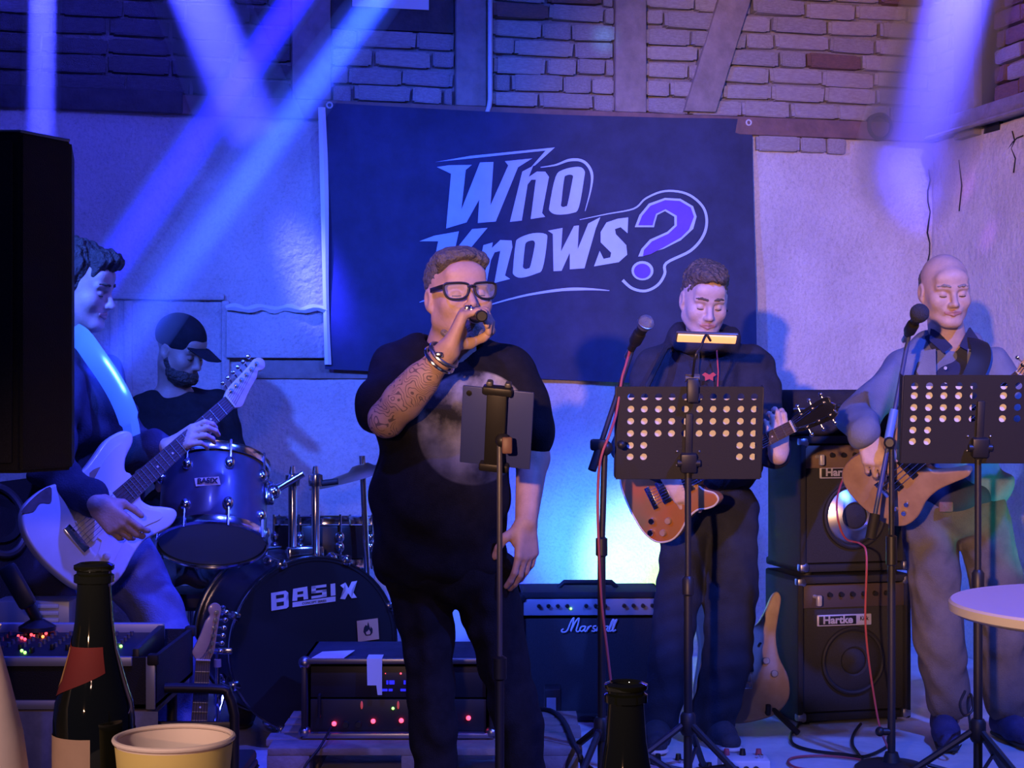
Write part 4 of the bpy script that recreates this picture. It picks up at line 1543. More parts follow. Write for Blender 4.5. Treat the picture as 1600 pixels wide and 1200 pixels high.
tr += limb([L1(130, 870, -.06), L1(112, 960, -.12), L1(108, 1040, -.12), L1(118, 1195, -.05)], [.1, .085, .075, .068], .02)
sdf_part(g1, 'jeans', tr, 0.007, 'denim_blue', (0.006, 32, 62))
for px, dy in ((272, .03), (118, -.05)):
    u_, s_ = shoe(np.array([L1(px, 1219)[0] - .08, D0l + dy, ZS]), np.array([L1(px, 1219)[0] + .2, D0l + dy - .08, ZS]))
    so = sdf_part(g1, 'shoe', u_, 0.007, 'shoe_dark')
    sdf_part(g1, 'sole', s_, 0.006, 'sole_dark', parent=so)

# ---------------------------------------------------------------- drummer, a dim figure behind the tom
D0d = 6.55


def Dm(px, py, dy=0.0):
    return np.array(W(px, py, D0d + dy))


dr = Thing('person', 'drummer in a dark cap bent over behind the rack tom', 'person', loc=(Dm(290, 1096)[0], D0d, ZS))
hd = Head(Dm(282, 547, .0), rot(62, 22, 0), 1.0, 1.0)
neck = Dm(272, 612, .04)
skin = hd.skin(neck, .056)
skin += [cap(Dm(285, 670, .06), Dm(290, 800, .08), .11, .12, .05), cap(Dm(240, 632, .0), Dm(330, 632, .1), .05, .05, .05)]
DE1, DW1, DE2, DW2 = Dm(212, 735, -.1), Dm(270, 742, -.33), Dm(368, 735, .05), Dm(400, 745, -.22)
skin += limb([Dm(232, 645, .0), DE1, DW1], [.05, .043, .031], .02) + limb([Dm(340, 645, .1), DE2, DW2], [.05, .043, .031], .02)
skin += hand(DW1, (.7, -.5, -.1), (.1, 0, -1), (.5, .7, .3), 1, ((50, 60, 30),) * 4) + hand(DW2, (.4, -.8, -.1), (-.1, 0, -1), (-.8, -.3, .3), 1, ((50, 60, 30),) * 4)
skin += limb([Dm(262, 880, .05), Dm(238, 880, -.38), Dm(240, 1070, -.42)], [.07, .055, .04], .03) + limb([Dm(320, 880, .08), Dm(372, 880, -.3), Dm(378, 1070, -.36)], [.07, .055, .04], .03)
body = sdf_part(dr, 'body', skin, 0.006, skin_mat('skin_drummer_shaded', (0.34, 0.23, 0.18)))  # skin colour darkened to paint in the shadow he sits in
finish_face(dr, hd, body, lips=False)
cp = [hd.e(0, .018, .052, .089, .11, .09, .02), hd.e(0, -.03, -.09, .2, .3, .105, .008, 's')]
co = sdf_part(dr, 'cap', cp, 0.005, 'black_cotton')
sdf_part(dr, 'cap_brim', [cap(hd.p(-.045, -.085, .035), hd.p(-.03, -.16, .022), .02, .018, .02, (hd.R @ np.array([0, 0, 1.0]), 4.0)), cap(hd.p(.045, -.085, .035), hd.p(.03, -.16, .022), .02, .018, .02, (hd.R @ np.array([0, 0, 1.0]), 4.0)), cap(hd.p(0, -.09, .038), hd.p(0, -.168, .024), .03, .024, .03, (hd.R @ np.array([0, 0, 1.0]), 5.0))], 0.004, 'black_cotton', parent=co)
bdr = [hd.e(0, -.045, -.088, .068, .064, .046, .03), hd.k((-.068, .0, -.04), (-.05, -.03, -.08), .014, .02, .02), hd.k((.068, .0, -.04), (.05, -.03, -.08), .014, .02, .02)]
sdf_part(dr, 'beard', bdr, 0.005, 'hair_dark', (0.002, 200, 3), parent=body)
sh = [ell(Dm(286, 690, .06), (.2, .15, .19), .04), ell(Dm(292, 800, .08), (.19, .16, .12), .05), cap(Dm(238, 636, .0), Dm(334, 636, .1), .068, .068, .05)]
sh += [cap(Dm(232, 645, .0), DE1, .072, .066, .04), cap(Dm(340, 645, .1), DE2, .072, .066, .04), plane(Dm(290, 860), (0, 0, -1))]
sdf_part(dr, 't_shirt', sh, 0.008, 'black_cotton', (0.007, 28, 3))
tr = [ell(Dm(290, 870, .08), (.19, .16, .1), .05)] + limb([Dm(262, 880, .05), Dm(238, 880, -.38), Dm(240, 1075, -.42)], [.095, .08, .06], .03) + limb([Dm(320, 880, .08), Dm(372, 880, -.3), Dm(378, 1075, -.36)], [.095, .08, .06], .03)
sdf_part(dr, 'jeans', tr, 0.009, 'denim_grey', (0.008, 30, 9))
for px, dy in ((240, -.42), (378, -.36)):
    y_ = D0d + dy
    u_, s_ = shoe(np.array([Dm(px, 1096, dy)[0], y_ + .07, ZS]), np.array([Dm(px, 1096, dy)[0] + .03, y_ - .2, ZS]))
    so = sdf_part(dr, 'shoe', u_, 0.008, 'shoe_dark')
    sdf_part(dr, 'sole', s_, 0.006, 'sole_dark', parent=so)
tb = Thing('drum_throne', 'round black drum stool under the drummer', 'stool', loc=(Dm(290, 1096)[0], D0d + .12, ZS))
tb.add('seat', lathe([(0, .36), (.15, .36), (.165, .375), (.165, .41), (.15, .425), (0, .428)], 24), 'black_plastic')
tb.add('post', cyl((0, 0, .1), (0, 0, .36), .018), 'chrome')
for k in range(3):
    a = k * 2.094 + .4
    tb.add('leg', tube([(0, 0, .2), (.12 * math.cos(a), .12 * math.sin(a), .1), (.24 * math.cos(a), .24 * math.sin(a), .01)], .01, 8), 'chrome')

# ------------------------------------------------------------------ guitars
mat('guitar_white', (0.72, 0.72, 0.74), 0.3, col2=(0.62, 0.62, 0.64), vscale=10, coat=0.3)
mat('guitar_bare', (0.16, 0.10, 0.075), 0.5, var=0.3, vscale=30)
mat('sunburst_red', (0.45, 0.12, 0.035), 0.25, col2=(0.24, 0.16, 0.05), vscale=5, coat=0.5, detail=2)
mat('natural_wood', (0.44, 0.28, 0.17), 0.4, col2=(0.33, 0.2, 0.12), vscale=14, coat=0.2)
mat('ash_wood', (0.40, 0.29, 0.20), 0.45, col2=(0.32, 0.22, 0.15), vscale=18)
mat('maple', (0.50, 0.36, 0.22), 0.4, var=0.12, vscale=16)
mat('rosewood', (0.075, 0.05, 0.04), 0.5, var=0.3, vscale=30)
mat('guitar_black', (0.012, 0.012, 0.014), 0.2, coat=0.5)
mat('pick_white', (0.68, 0.68, 0.68), 0.35)
mat('cream', (0.62, 0.55, 0.42), 0.4)
mat('strap_satin', (0.25, 0.45, 0.62), 0.22, 0.1)
mat('strap_black', (0.015, 0.015, 0.017), 0.6)

S_BODY = [(-.028, .13), (-.05, .125), (-.075, .15), (-.095, .195), (-.118, .21), (-.14, .19), (-.148, .14), (-.135, .08), (-.128, .03), (-.14, -.03), (-.16, -.09), (-.155, -.16), (-.11, -.2), (-.04, -.215), (.04, -.21), (.11, -.19), (.155, -.14), (.16, -.08), (.14, -.02), (.13, .03), (.14, .075), (.15, .12), (.14, .155), (.12, .16), (.095, .14), (.07, .115), (.045, .105), (.028, .11)]
LP_BODY = [(-.028, .17), (-.07, .185), (-.115, .165), (-.132, .12), (-.122, .07), (-.112, .03), (-.125, -.02), (-.155, -.07), (-.168, -.12), (-.15, -.175), (-.10, -.205), (-.03, -.215), (.03, -.215), (.10, -.205), (.15, -.175), (.168, -.12), (.155, -.07), (.125, -.02), (.112, .03), (.122, .065), (.125, .10), (.11, .125), (.085, .12), (.06, .09), (.04, .08), (.028, .085)]
BASS_BODY = [(-.03, .12), (-.055, .12), (-.08, .15), (-.1, .22), (-.125, .265), (-.15, .25), (-.155, .19), (-.14, .1), (-.135, .03), (-.15, -.05), (-.165, -.12), (-.15, -.19), (-.1, -.225), (-.03, -.235), (.04, -.23), (.11, -.21), (.16, -.16), (.165, -.09), (.14, -.02), (.135, .05), (.15, .12), (.165, .18), (.155, .205), (.135, .195), (.105, .14), (.075, .1), (.05, .09), (.03, .095)]
S_HEAD = [(-.021, 0), (-.03, .02), (-.034, .04), (-.038, .09), (-.042, .13), (-.046, .155), (-.038, .172), (-.022, .176), (-.008, .165), (-.006, .15), (-.012, .138), (.0, .12), (.012, .08), (.026, .045), (.034, .025), (.03, .012), (.021, 0)]
LP_HEAD = [(-.021, 0), (-.03, .02), (-.036, .08), (-.04, .14), (-.03, .165), (-.014, .16), (0, .172), (.014, .16), (.03, .165), (.04, .14), (.036, .08), (.03, .02), (.021, 0)]


def guitar(name, label, P0, P1, front, outline, body_mat, head, head_mat, board_mat, nut=.5, tip=.67, strings=6, pickguard=None, knobs=(), pickups=(), thick=.045, inline=True, neck_mat='maple', cat='guitar', worn=(), binding=None, mirror=1):
    P0, P1 = Vector(P0), Vector(P1)
    sc = (P1 - P0).length / tip
    M = basis(P1 - P0, front, P0) @ Matrix.Scale(sc, 4)
    t = Thing(name, label, cat, M=M)
    out = [tuple(p) for p in cr(outline, 4, True)]
    bo = t.add('body', prism(out, -thick / 2, thick / 2, .008), body_mat)
    f = -thick / 2 - .001
    if binding:
        t.add('binding', tube([(x * .985, -thick / 2 + .002, z * .985) for x, z in out], .0035, 6, True), binding, parent=bo)
    for poly, mn in worn:
        t.add('worn_patch', prism([tuple(p) for p in cr(poly, 3, True)], f - .0006, f + .001), mn, parent=bo)
    if pickguard:
        t.add('pickguard', prism([tuple(p) for p in cr(pickguard, 3, True)], f - .0025, f), 'pick_white')
    # neck, fingerboard
    wz = lambda z: .021 + (.028 - .021) * (nut - z) / (nut - .06)
    zb = min(z for x, z in outline if abs(x) < .06 and z > 0) - .03
    V = []
    zs = np.linspace(zb, nut, 9)
    rings = []
    for z in zs:
        w = wz(z)
        rings += [(w * math.cos(a), -thick / 2 + .004 + .019 * math.sin(a), z) for a in np.linspace(0, math.pi, 9)]
    Fc = [(i * 9 + j, i * 9 + j + 1, (i + 1) * 9 + j + 1, (i + 1) * 9 + j) for i in range(8) for j in range(8)]
    t.add('neck', (rings, Fc), neck_mat)
    bd = t.add('fingerboard', prism([(-wz(zb - .03) , zb - .03), (wz(zb - .03), zb - .03), (.021, nut), (-.021, nut)], -thick / 2 - .009, -thick / 2 + .004), board_mat)
    me = new_mesh('fret', box((0, 0, 0), (1, .0025, .0018)), 'steel', False)
    L = nut + .12
    for k in range(1, 20):
        z = nut - L * (1 - 2 ** (-k / 12))
        if z > zb - .02:
            o = t.put('fret', me, bd)
            o.matrix_local = Matrix.Translation((0, -thick / 2 - .0098, z)) @ Matrix.Diagonal((2 * wz(z) * .97, 1, 1, 1))
    dm = new_mesh('inlay_dot', cyl((0, 0, 0), (0, -.0012, 0), .0032, n=10), 'pick_white')
    for k in (3, 5, 7, 9, 12):
        z = nut - L * (1 - 2 ** (-(k - .5) / 12))
        if z > zb:
            t.put('inlay_dot', dm, bd).matrix_local = Matrix.Translation((0, -thick / 2 - .009, z))
    t.add('nut', box((0, -thick / 2 - .007, nut), (.044, .012, .005), .001), 'cream')
    # headstock and tuners
    hs = t.add('headstock', prism([(x * mirror, nut + z * (tip - nut) / .172) for x, z in [tuple(p) for p in cr(head, 2, False)]], -thick / 2 - .002, -thick / 2 + .013, .002), head_mat)
    hl = tip - nut
    tu = []
    for k in range(strings):
        if inline:
            z = nut + hl * (.16 + .70 * k / (strings - 1))
            x = mirror * (-.022 - .012 * k / strings)
            sgn = -mirror
        else:
            half = strings // 2
            z = nut + hl * (.25 + .55 * (k % half) / (half - 1))
            sgn = -1 if k < half else 1
            x = sgn * .024
        tu.append((x, z))
        tn = t.add('tuner', merge(cyl((x, -thick / 2 - .012, z), (x, -thick / 2, z), .0042, n=10), cyl((x, -thick / 2 - .004, z), (x, -thick / 2 - .002, z), .0075, n=10), cyl((x, -thick / 2 + .008, z), (x + sgn * .026, -thick / 2 + .008, z), .003, n=8)), 'chrome', parent=hs)
        t.add('tuner_button', ball((x + sgn * .03, -thick / 2 + .008, z), (.0085, .005, .0075), 10, 6), 'chrome', parent=tn)
    # pickups, bridge, strings, knobs
    for (z, w, h, mn) in pickups:
        t.add('pickup', box((0, f - .004, z), (w, .012, h), .003), mn)
    t.add('bridge', box((0, f - .004, -.11), (.085 if strings == 6 else .07, .01, .022), .002), 'chrome')
    zbr = -.11
    sw = .028 if strings == 6 else .03
    ms = []
    for k in range(strings):
        a = -1 + 2 * k / (strings - 1)
        ms.append(tube([(a * sw, f - .013, zbr), (a * .017, -thick / 2 - .0125, nut), (tu[k][0], -thick / 2 - .011, tu[k][1])], .0006 if strings == 6 else .0012, 5))
    t.add('strings', merge(*ms), 'chrome', kind='stuff')
    for x, z, r, mn in knobs:
        t.add('control_knob', lathe([(0, 0), (r, 0), (r * .92, .011), (r * .8, .013), (0, .013)], 14, (x, f, z), (0, -1, 0)), mn)
    return t


GFRONT = Vector((.45, -.9, .12))
wornA = [(-.152, -.07), (-.128, -.085), (-.118, -.1), (-.135, -.12), (-.13, -.15), (-.15, -.175), (-.158, -.12)]
wornB = [(-.10, .08), (-.07, .09), (-.055, .06), (-.08, .03), (-.11, .04)]
P0, P1 = W(160, 803, 4.85), W(414, 577, 5.24)
gt1 = guitar('electric_guitar', 'worn white double-cutaway electric guitar played by the guitarist at the left', P0, P1, GFRONT, S_BODY, 'guitar_white', S_HEAD, 'maple', 'rosewood',
             pickguard=[(-.03, .12), (-.06, .12), (-.09, .16), (-.11, .17), (-.115, .12), (-.09, .04), (-.06, -.02), (-.05, -.07), (.0, -.09), (.05, -.06), (.09, -.14), (.13, -.13), (.11, -.06), (.09, .0), (.1, .06), (.115, .11), (.1, .12), (.06, .09), (.03, .1)],
             pickups=((.04, .075, .018, 'pick_white'), (-.015, .075, .018, 'pick_white'), (-.075, .075, .018, 'pick_white')), knobs=((.09, -.08, .011, 'pick_white'), (.11, -.115, .011, 'pick_white'), (.125, -.15, .011, 'pick_white')),
             worn=((wornA, 'guitar_bare'), (wornB, 'natural_wood')))
# satin strap over his shoulder
sp = [L1(112, 520, -.03), L1(128, 530, -.11), L1(150, 560, -.16), L1(172, 592, -.19), L1(190, 625, -.22), L1(203, 660, -.27), L1(207, 684, -.31)]
sp = cr(sp, 5)
V, Fc = [], []
for i, p in enumerate(sp):
    w = .035 if i < len(sp) - 6 else .028
    d = unit(np.array(sp[min(i + 1, len(sp) - 1)]) - np.array(sp[max(i - 1, 0)]))
    s_ = unit(np.cross(d, (-.3, -.9, .2)))
    V += [tuple(np.array(p) + s_ * w), tuple(np.array(p) + np.array([.003, -.012, .004])), tuple(np.array(p) - s_ * w)]
for i in range(len(sp) - 1):
    for k in (0, 1):
        a = i * 3 + k
        Fc.append((a, a + 1, a + 4, a + 3))
gt1.add('strap', (V, Fc), 'strap_satin', world=True, label='glossy pale strap')

gt2 = guitar('electric_guitar', 'sunburst single-cutaway electric guitar held by the man in the hoodie', W(1062, 757, 5.46), W(1309, 631, 5.16), (-.15, -1, .1), LP_BODY, 'sunburst_red', LP_HEAD, 'guitar_black', 'rosewood', nut=.5, tip=.67,
             pickups=((.045, .085, .038, 'chrome'), (-.055, .085, .038, 'chrome')), knobs=((.1, -.09, .013, 'natural_wood'), (.13, -.13, .013, 'natural_wood'), (.075, -.15, .013, 'chrome'), (.11, -.175, .013, 'chrome')), inline=False, neck_mat='natural_wood', binding='cream', thick=.05)
gt2.add('strap', tube([gt2.M @ Vector((0, .0, -.215)), G(1010, 690, -.2), G(1003, 620, -.12), G(1040, 545, -.02), G(1075, 528, .1)], .009, 8), 'strap_black', world=True)

bg = guitar('bass_guitar', 'natural wood bass guitar with chrome knobs played by the bald man', W(1413, 735, 5.48), W(1662, 528, 5.06), (-.05, -1, .08), BASS_BODY, 'natural_wood', S_HEAD, 'maple', 'rosewood', nut=.62, tip=.82, strings=4,
            pickups=((.03, .09, .03, 'guitar_black'), (-.05, .09, .03, 'guitar_black')), knobs=((.10, -.08, .011, 'chrome'), (.12, -.115, .011, 'chrome'), (.085, -.13, .011, 'chrome'), (.105, -.165, .011, 'chrome')))
sp = cr([B(1516, 528, .08), B(1528, 532, -.03), B(1533, 555, -.10), B(1520, 590, -.14), B(1500, 630, -.2), B(1480, 680, -.32)], 5)
V, Fc = [], []
for i, p in enumerate(sp):
    d = unit(np.array(sp[min(i + 1, len(sp) - 1)]) - np.array(sp[max(i - 1, 0)]))
    s_ = unit(np.cross(d, (.1, -.95, .3)))
    V += [tuple(np.array(p) + s_ * .036), tuple(np.array(p) + np.array([0, -.008, .003])), tuple(np.array(p) - s_ * .036)]
for i in range(len(sp) - 1):
    for k in (0, 1):
        a = i * 3 + k
        Fc.append((a, a + 1, a + 4, a + 3))
bg.add('strap', (V, Fc), 'strap_black', world=True, label='wide black strap')

sb = guitar('bass_guitar', 'pale wood bass guitar resting upright on a stand behind the hoodie man', W(1153, 1022, 6.03), W(1122, 660, 6.22), (.05, -1, .15), BASS_BODY, 'ash_wood', S_HEAD, 'maple', 'maple', nut=.62, tip=.82, strings=4,
            pickups=((.03, .09, .03, 'guitar_black'), (-.05, .09, .03, 'guitar_black')), knobs=((.09, -.03, .013, 'steel'), (.115, -.075, .013, 'steel'), (.075, .03, .005, 'guitar_black')))
t = Thing('guitar_stand', 'black tubular guitar stand carrying the pale bass', 'stand', loc=W(1155, 1130, 6.05))
c = Vector(W(1153, 1105, 6.0))
for sx in (-1, 1):
    t.add('leg', tube([c + Vector((0, .12, .18)), c + Vector((sx * .12, -.02, .0)), Vector((c.x + sx * .2, c.y - .1, ZS + .012))], .011, 8), 'black_metal', world=True)
    t.add('yoke_arm', tube([c + Vector((sx * .05, .05, -.005)), c + Vector((sx * .1, -.02, -.012)), c + Vector((sx * .1, -.055, -.012)), c + Vector((sx * .1, -.06, .02))], .010, 8), 'rubber', world=True)
t.add('rear_leg', tube([c + Vector((0, .12, .18)), Vector((c.x, c.y + .25, ZS + .012))], .011, 8), 'black_metal', world=True)
t.add('upright', tube([c + Vector((0, .12, .18)), c + Vector((-.02, .17, .5))], .011, 8), 'black_metal', world=True)

gt3 = guitar('electric_guitar', 'wooden guitar headstock and neck standing beside the bass drum', W(300, 1290, 4.74), W(322, 943, 4.80), (.25, -1, .1), S_BODY, 'natural_wood', S_HEAD, 'natural_wood', 'rosewood', pickups=((.04, .075, .018, 'guitar_black'), (-.075, .075, .018, 'guitar_black')), mirror=-1)
c = Vector(W(300, 1290, 4.74))
t = Thing('guitar_stand', 'low black stand under the wooden guitar beside the bass drum', 'stand', loc=(c.x, c.y, 0))
for a in (0.6, 2.5, 4.7):
    t.add('leg', tube([(c.x, c.y + .1, .22), (c.x + .2 * math.cos(a), c.y + .1 + .12 * math.sin(a), .01)], .01, 8), 'black_metal', world=True)
t.add('cradle', tube([(c.x - .1, c.y - .06, .05), (c.x - .08, c.y + .05, .03), (c.x, c.y + .1, .06), (c.x + .08, c.y + .05, .03), (c.x + .1, c.y - .06, .05)], .009, 8), 'rubber', world=True)

# ------------------------------------------------------------------ drums
mat('drum_wrap', (0.045, 0.05, 0.085), 0.35, var=0.12, vscale=20, coat=0.2)
mat('drum_head_black', (0.012, 0.012, 0.014), 0.4)
mat('drum_head_teal', (0.2, 0.3, 0.34), 0.35)
mat('print_white', (0.62, 0.60, 0.62), 0.6)
mat('print_black', (0.012, 0.012, 0.012), 0.6)
mat('sticker_orange', (0.62, 0.34, 0.18), 0.6)
mat('brass', (0.42, 0.28, 0.1), 0.35, 1.0, var=0.2)


def drum(name, label, c, axis, R, H, front_hint, lugs=8, shell='drum_wrap', h0='print_white', h1='drum_head_teal', badge=None):
    """a tom or snare: axis points at the batter head"""
    M = basis(axis, front_hint, c)
    t = Thing(name, label, 'drum', M=M)
    sh = t.add('shell', lathe([(R * .97, -H / 2 + .02), (R * .985, -H / 2 + .03), (R * .985, H / 2 - .03), (R * .97, H / 2 - .02)], 48), shell)
    t.add('batter_head', lathe([(0, H / 2 + .002), (R * .97, H / 2 + .001), (R * .99, H / 2 - .012)], 48, cap=False), h0)
    t.add('resonant_head', lathe([(R * .99, -H / 2 + .012), (R * .97, -H / 2 - .001), (R * .6, -H / 2 - .004), (0, -H / 2 - .005)], 48, cap=False), h1)
    for sg, nm in ((1, 'hoop'), (-1, 'hoop')):
        z = sg * H / 2
        t.add(nm, lathe([(R * .985, z - sg * .016), (R * 1.02, z - sg * .016), (R * 1.012, z + sg * .004), (R * 1.035, z + sg * .012), (R * 1.0, z + sg * .016), (R * .985, z + sg * .012)], 48, cap=False), 'chrome')
        for k in range(lugs):
            a = 2 * math.pi * (k + .5) / lugs
            x, y = math.cos(a), math.sin(a)
            lg = t.add('lug', merge(ball((R * 1.0 * x, R * 1.0 * y, z - sg * .062), (.018, .018, .022), 12, 8), ball((R * 1.025 * x, R * 1.025 * y, z - sg * .062), (.013, .013, .015), 10, 6)), 'chrome')
            t.add('tension_rod', cyl((R * 1.03 * x, R * 1.03 * y, z - sg * .055), (R * 1.03 * x, R * 1.03 * y, z + sg * .02), .0045, n=8), 'chrome', parent=lg)
    if badge:
        w = text_mesh('BASIX', .026, .0012)
        bx = [(px, -R * 1.0 - .002 + (px * px) / (2 * R), pz) for px, pz in ((-.042, .014), (.036, .017), (.043, -.012), (-.036, -.016))]
        bo = t.add('badge', (bx, [(0, 1, 2, 3)]), 'cream', parent=sh)
        t.add('badge_lettering', ([(x * .95, -R - .0035 + (x * x) / (2 * R), z) for x, y, z in w[0]], w[1]), 'print_black', parent=bo, smooth=False)
    return t


tom = drum('rack_tom', 'dark blue rack tom tilted over the bass drum, pale badge on its shell', W(334, 790, 5.52), (-.05, .50, .86), .178, .27, (.05, -1, .3), 8, badge=True)
tom.add('tom_bracket', merge(box((.185, -.02, .03), (.03, .05, .07), .008), cyl((.19, -.02, .03), (.30, -.06, .08), .011, n=12), ball((.2, -.03, .03), .024, 12, 8)), 'chrome')

BDC = W(492, 1008, 5.72)
BDN = Vector((.45, -.89, .06)).normalized()
R = .305
MB = basis((0, 0, 1), BDN, BDC)
bd = Thing('bass_drum', 'black bass drum with white BASIX lettering on its front head', 'drum', M=MB)
ax = (0, 1, 0)
bd.add('shell', lathe([(R * .965, .03), (R * .965, .42)], 64, (0, 0, 0), ax, cap=False), 'drum_wrap')
fh = bd.add('front_head', lathe([(0, .004), (R * .95, .004), (R * .955, .02)], 64, (0, 0, 0), ax, cap=False), 'drum_head_black')
bd.add('rear_head', lathe([(0, .43), (R * .95, .43)], 48, (0, 0, 0), ax, cap=False), 'print_white')
for y in (0.0, .40):
    bd.add('wooden_hoop', lathe([(R * .95, y), (R * 1.0, y), (R * 1.0, y + .04), (R * .95, y + .04), (R * .95, y)], 64, (0, 0, 0), ax, cap=False), 'drum_head_black')
    bd.add('hoop_trim', lathe([(R * .985, y - .003), (R * 1.004, y - .003), (R * 1.004, y + .008)], 64, (0, 0, 0), ax, cap=False), 'chrome')
for k in range(8):
    a = 2 * math.pi * (k + .5) / 8
    x, z = math.cos(a) * R, math.sin(a) * R
    cl = bd.add('claw_hook', merge(box((x * 1.0, .012, z * 1.0), (.03, .05, .03), .008, R=Matrix.Rotation(-a, 3, 'Y')), cyl((x * 1.05, -.012, z * 1.05), (x * 1.05, .02, z * 1.05), .008, n=10)), 'chrome')
    bd.add('tension_rod', cyl((x * 1.05, .01, z * 1.05), (x * 1.05, .14, z * 1.05), .004, n=8), 'chrome', parent=cl)
    bd.add('lug', ball((x * 1.0, .15, z * 1.0), (.02, .028, .02), 12, 8), 'chrome')
for sx in (-1, 1):
    bd.add('spur', tube([(sx * R * .9, .1, -R * .35), (sx * R * 1.15, .0, -R * .75), (sx * R * 1.25, -.05, -(BDC.z - ZS) + .012)], .009, 8), 'chrome')
# lettering on the head, drawn from the photo (pixels to head plane)
def hp(px, py):
    dx = (px - 492) / FPX * 5.72 / .89
    return (dx, (1008 - py) / FPX * (5.72 + dx * .42))


def hz(x, y):
    return hp(230 + x * .2625, 680 + y * .2625)


Bl = lambda *q: [hz(x, y) for x, y in q]
glyphs = [
    [Bl((755, 920), (835, 912), (850, 925), (848, 958), (838, 966), (852, 978), (852, 1008), (840, 1018), (757, 1026)), [Bl((782, 935), (825, 932), (825, 952), (783, 956)), Bl((785, 978), (825, 975), (825, 998), (786, 1002))]],
]
def flat(poly, y=-.001, name='lettering', m='print_white', parent=fh):
    bm = bmesh.new()
    f = bm.faces.new([bm.verts.new((p[0], y, p[1])) for p in poly])
    bmesh.ops.triangulate(bm, faces=[f])
    if sum((v.normal.y for v in bm.faces)) > 0:
        bmesh.ops.reverse_faces(bm, faces=list(bm.faces))
    return bd.add(name, from_bm(bm), m, parent=parent, smooth=False)


flat(glyphs[0][0])
for q in glyphs[0][1]:
    flat(q, -.002, 'letter_counter', 'print_black')
flat(Bl((872, 978), (876, 905), (955, 897), (960, 972), (935, 974), (933, 955), (900, 957), (899, 977)))
flat(Bl((900, 925), (932, 922), (932, 938), (900, 941)), -.002, 'letter_counter', 'print_black')
S_ = [Bl((978, 897), (1062, 892), (1062, 908), (978, 913)), Bl((978, 897), (1003, 896), (1003, 940), (978, 942)), Bl((978, 927), (1063, 922), (1063, 937), (978, 942)), Bl((1038, 924), (1063, 922), (1064, 966), (1038, 968)), Bl((978, 957), (1064, 951), (1064, 966), (978, 972))]
bd.add('lettering', merge(*[([(p[0], -.001, p[1]) for p in q], [(3, 2, 1, 0)]) for q in S_]), 'print_white', parent=fh, smooth=False)
flat(Bl((1085, 892), (1112, 890), (1114, 962), (1087, 964)))
flat(Bl((873, 985), (1114, 968), (1114, 998), (873, 1014)))
flat(Bl((1140, 905), (1170, 890), (1188, 925), (1205, 888), (1238, 885), (1205, 938), (1236, 985), (1205, 987), (1186, 955), (1168, 990), (1140, 985), (1172, 938)))
w = text_mesh('CONCEPT SERIES', .0105, .0002)
cx, cz = hz(993, 993)
bd.add('small_lettering', ([(x * 1.1 + cx, -.0025, z * 1.0 + cz + x * .062) for x, y, z in w[0]], w[1]), 'print_black', parent=fh, smooth=False)
hs = [hp(554, 975), hp(586, 973), hp(588, 1006), hp(556, 1008)]
st_ = flat(hs, -.0015, 'flame_sticker', 'sticker_orange')
fx, fz = hp(571, 991)
flat([(fx + x * .0011, fz + z * .0011) for x, z in ((-8, -16), (8, -16), (15, -8), (15, 4), (9, 12), (8, 4), (4, 14), (0, 28), (-3, 14), (-8, 18), (-8, 8), (-14, 10), (-12, 2), (-16, -4))], -.003, 'flame_mark', 'print_black', st_)
flat([(fx + x * .0011, fz + z * .0011) for x, z in ((-6, -13), (6, -13), (8, -6), (2, 3), (-2, -2), (-8, -5))], -.004, 'flame_core', 'sticker_orange', st_)
# twin chrome posts of the tom mount
for px in (457, 493):
    a, b = MB.inverted() @ W(px, 742, 5.80), MB.inverted() @ W(px, 872, 5.80)
    ps = bd.add('mount_post', lathe([(.0, .0), (.016, .0), (.016, .02), (.0145, .022), (.0145, (a - b).length - .04), (.024, (a - b).length - .038), (.026, (a - b).length - .02), (.024, (a - b).length), (.012, (a - b).length + .005), (.008, (a - b).length + .03), (0, (a - b).length + .033)], 20, b, a - b), 'chrome')
a = MB.inverted() @ W(476, 866, 5.80)
bd.add('mount_plate', box(a, (.13, .05, .055), .008), 'chrome')
a, b = MB.inverted() @ W(432, 762, 5.66), MB.inverted() @ W(457, 752, 5.80)
bd.add('tom_arm', cyl(b, a, .011, n=12), 'chrome')
a, b = MB.inverted() @ W(495, 756, 5.80), MB.inverted() @ W(528, 752, 5.80)
bd.add('tom_arm', cyl(a, b, .011, n=12), 'rubber')

sn = drum('snare_drum', 'dark snare drum with chrome hoops behind the tom mount posts', W(508, 846, 6.2), (0, .08, 1), .19, .16, (0, -1, 0), 8, shell='drum_head_black')
c = Vector(W(508, 846, 6.2))
t = Thing('snare_stand', 'chrome tripod stand under the snare drum', 'stand', loc=(c.x, c.y, ZS))
t.add('post', cyl((0, 0, .15), (0, 0, c.z - ZS - .13), .012), 'chrome')
for k in range(3):
    a = k * 2.094 + .5
    t.add('arm', tube([(0, 0, c.z - ZS - .17), (.17 * math.cos(a), .17 * math.sin(a), c.z - ZS - .105)], .008, 8), 'chrome')
    t.add('leg', tube([(0, 0, .3), (.1 * math.cos(a), .1 * math.sin(a), .15), (.22 * math.cos(a), .22 * math.sin(a), .01)], .009, 8), 'chrome')

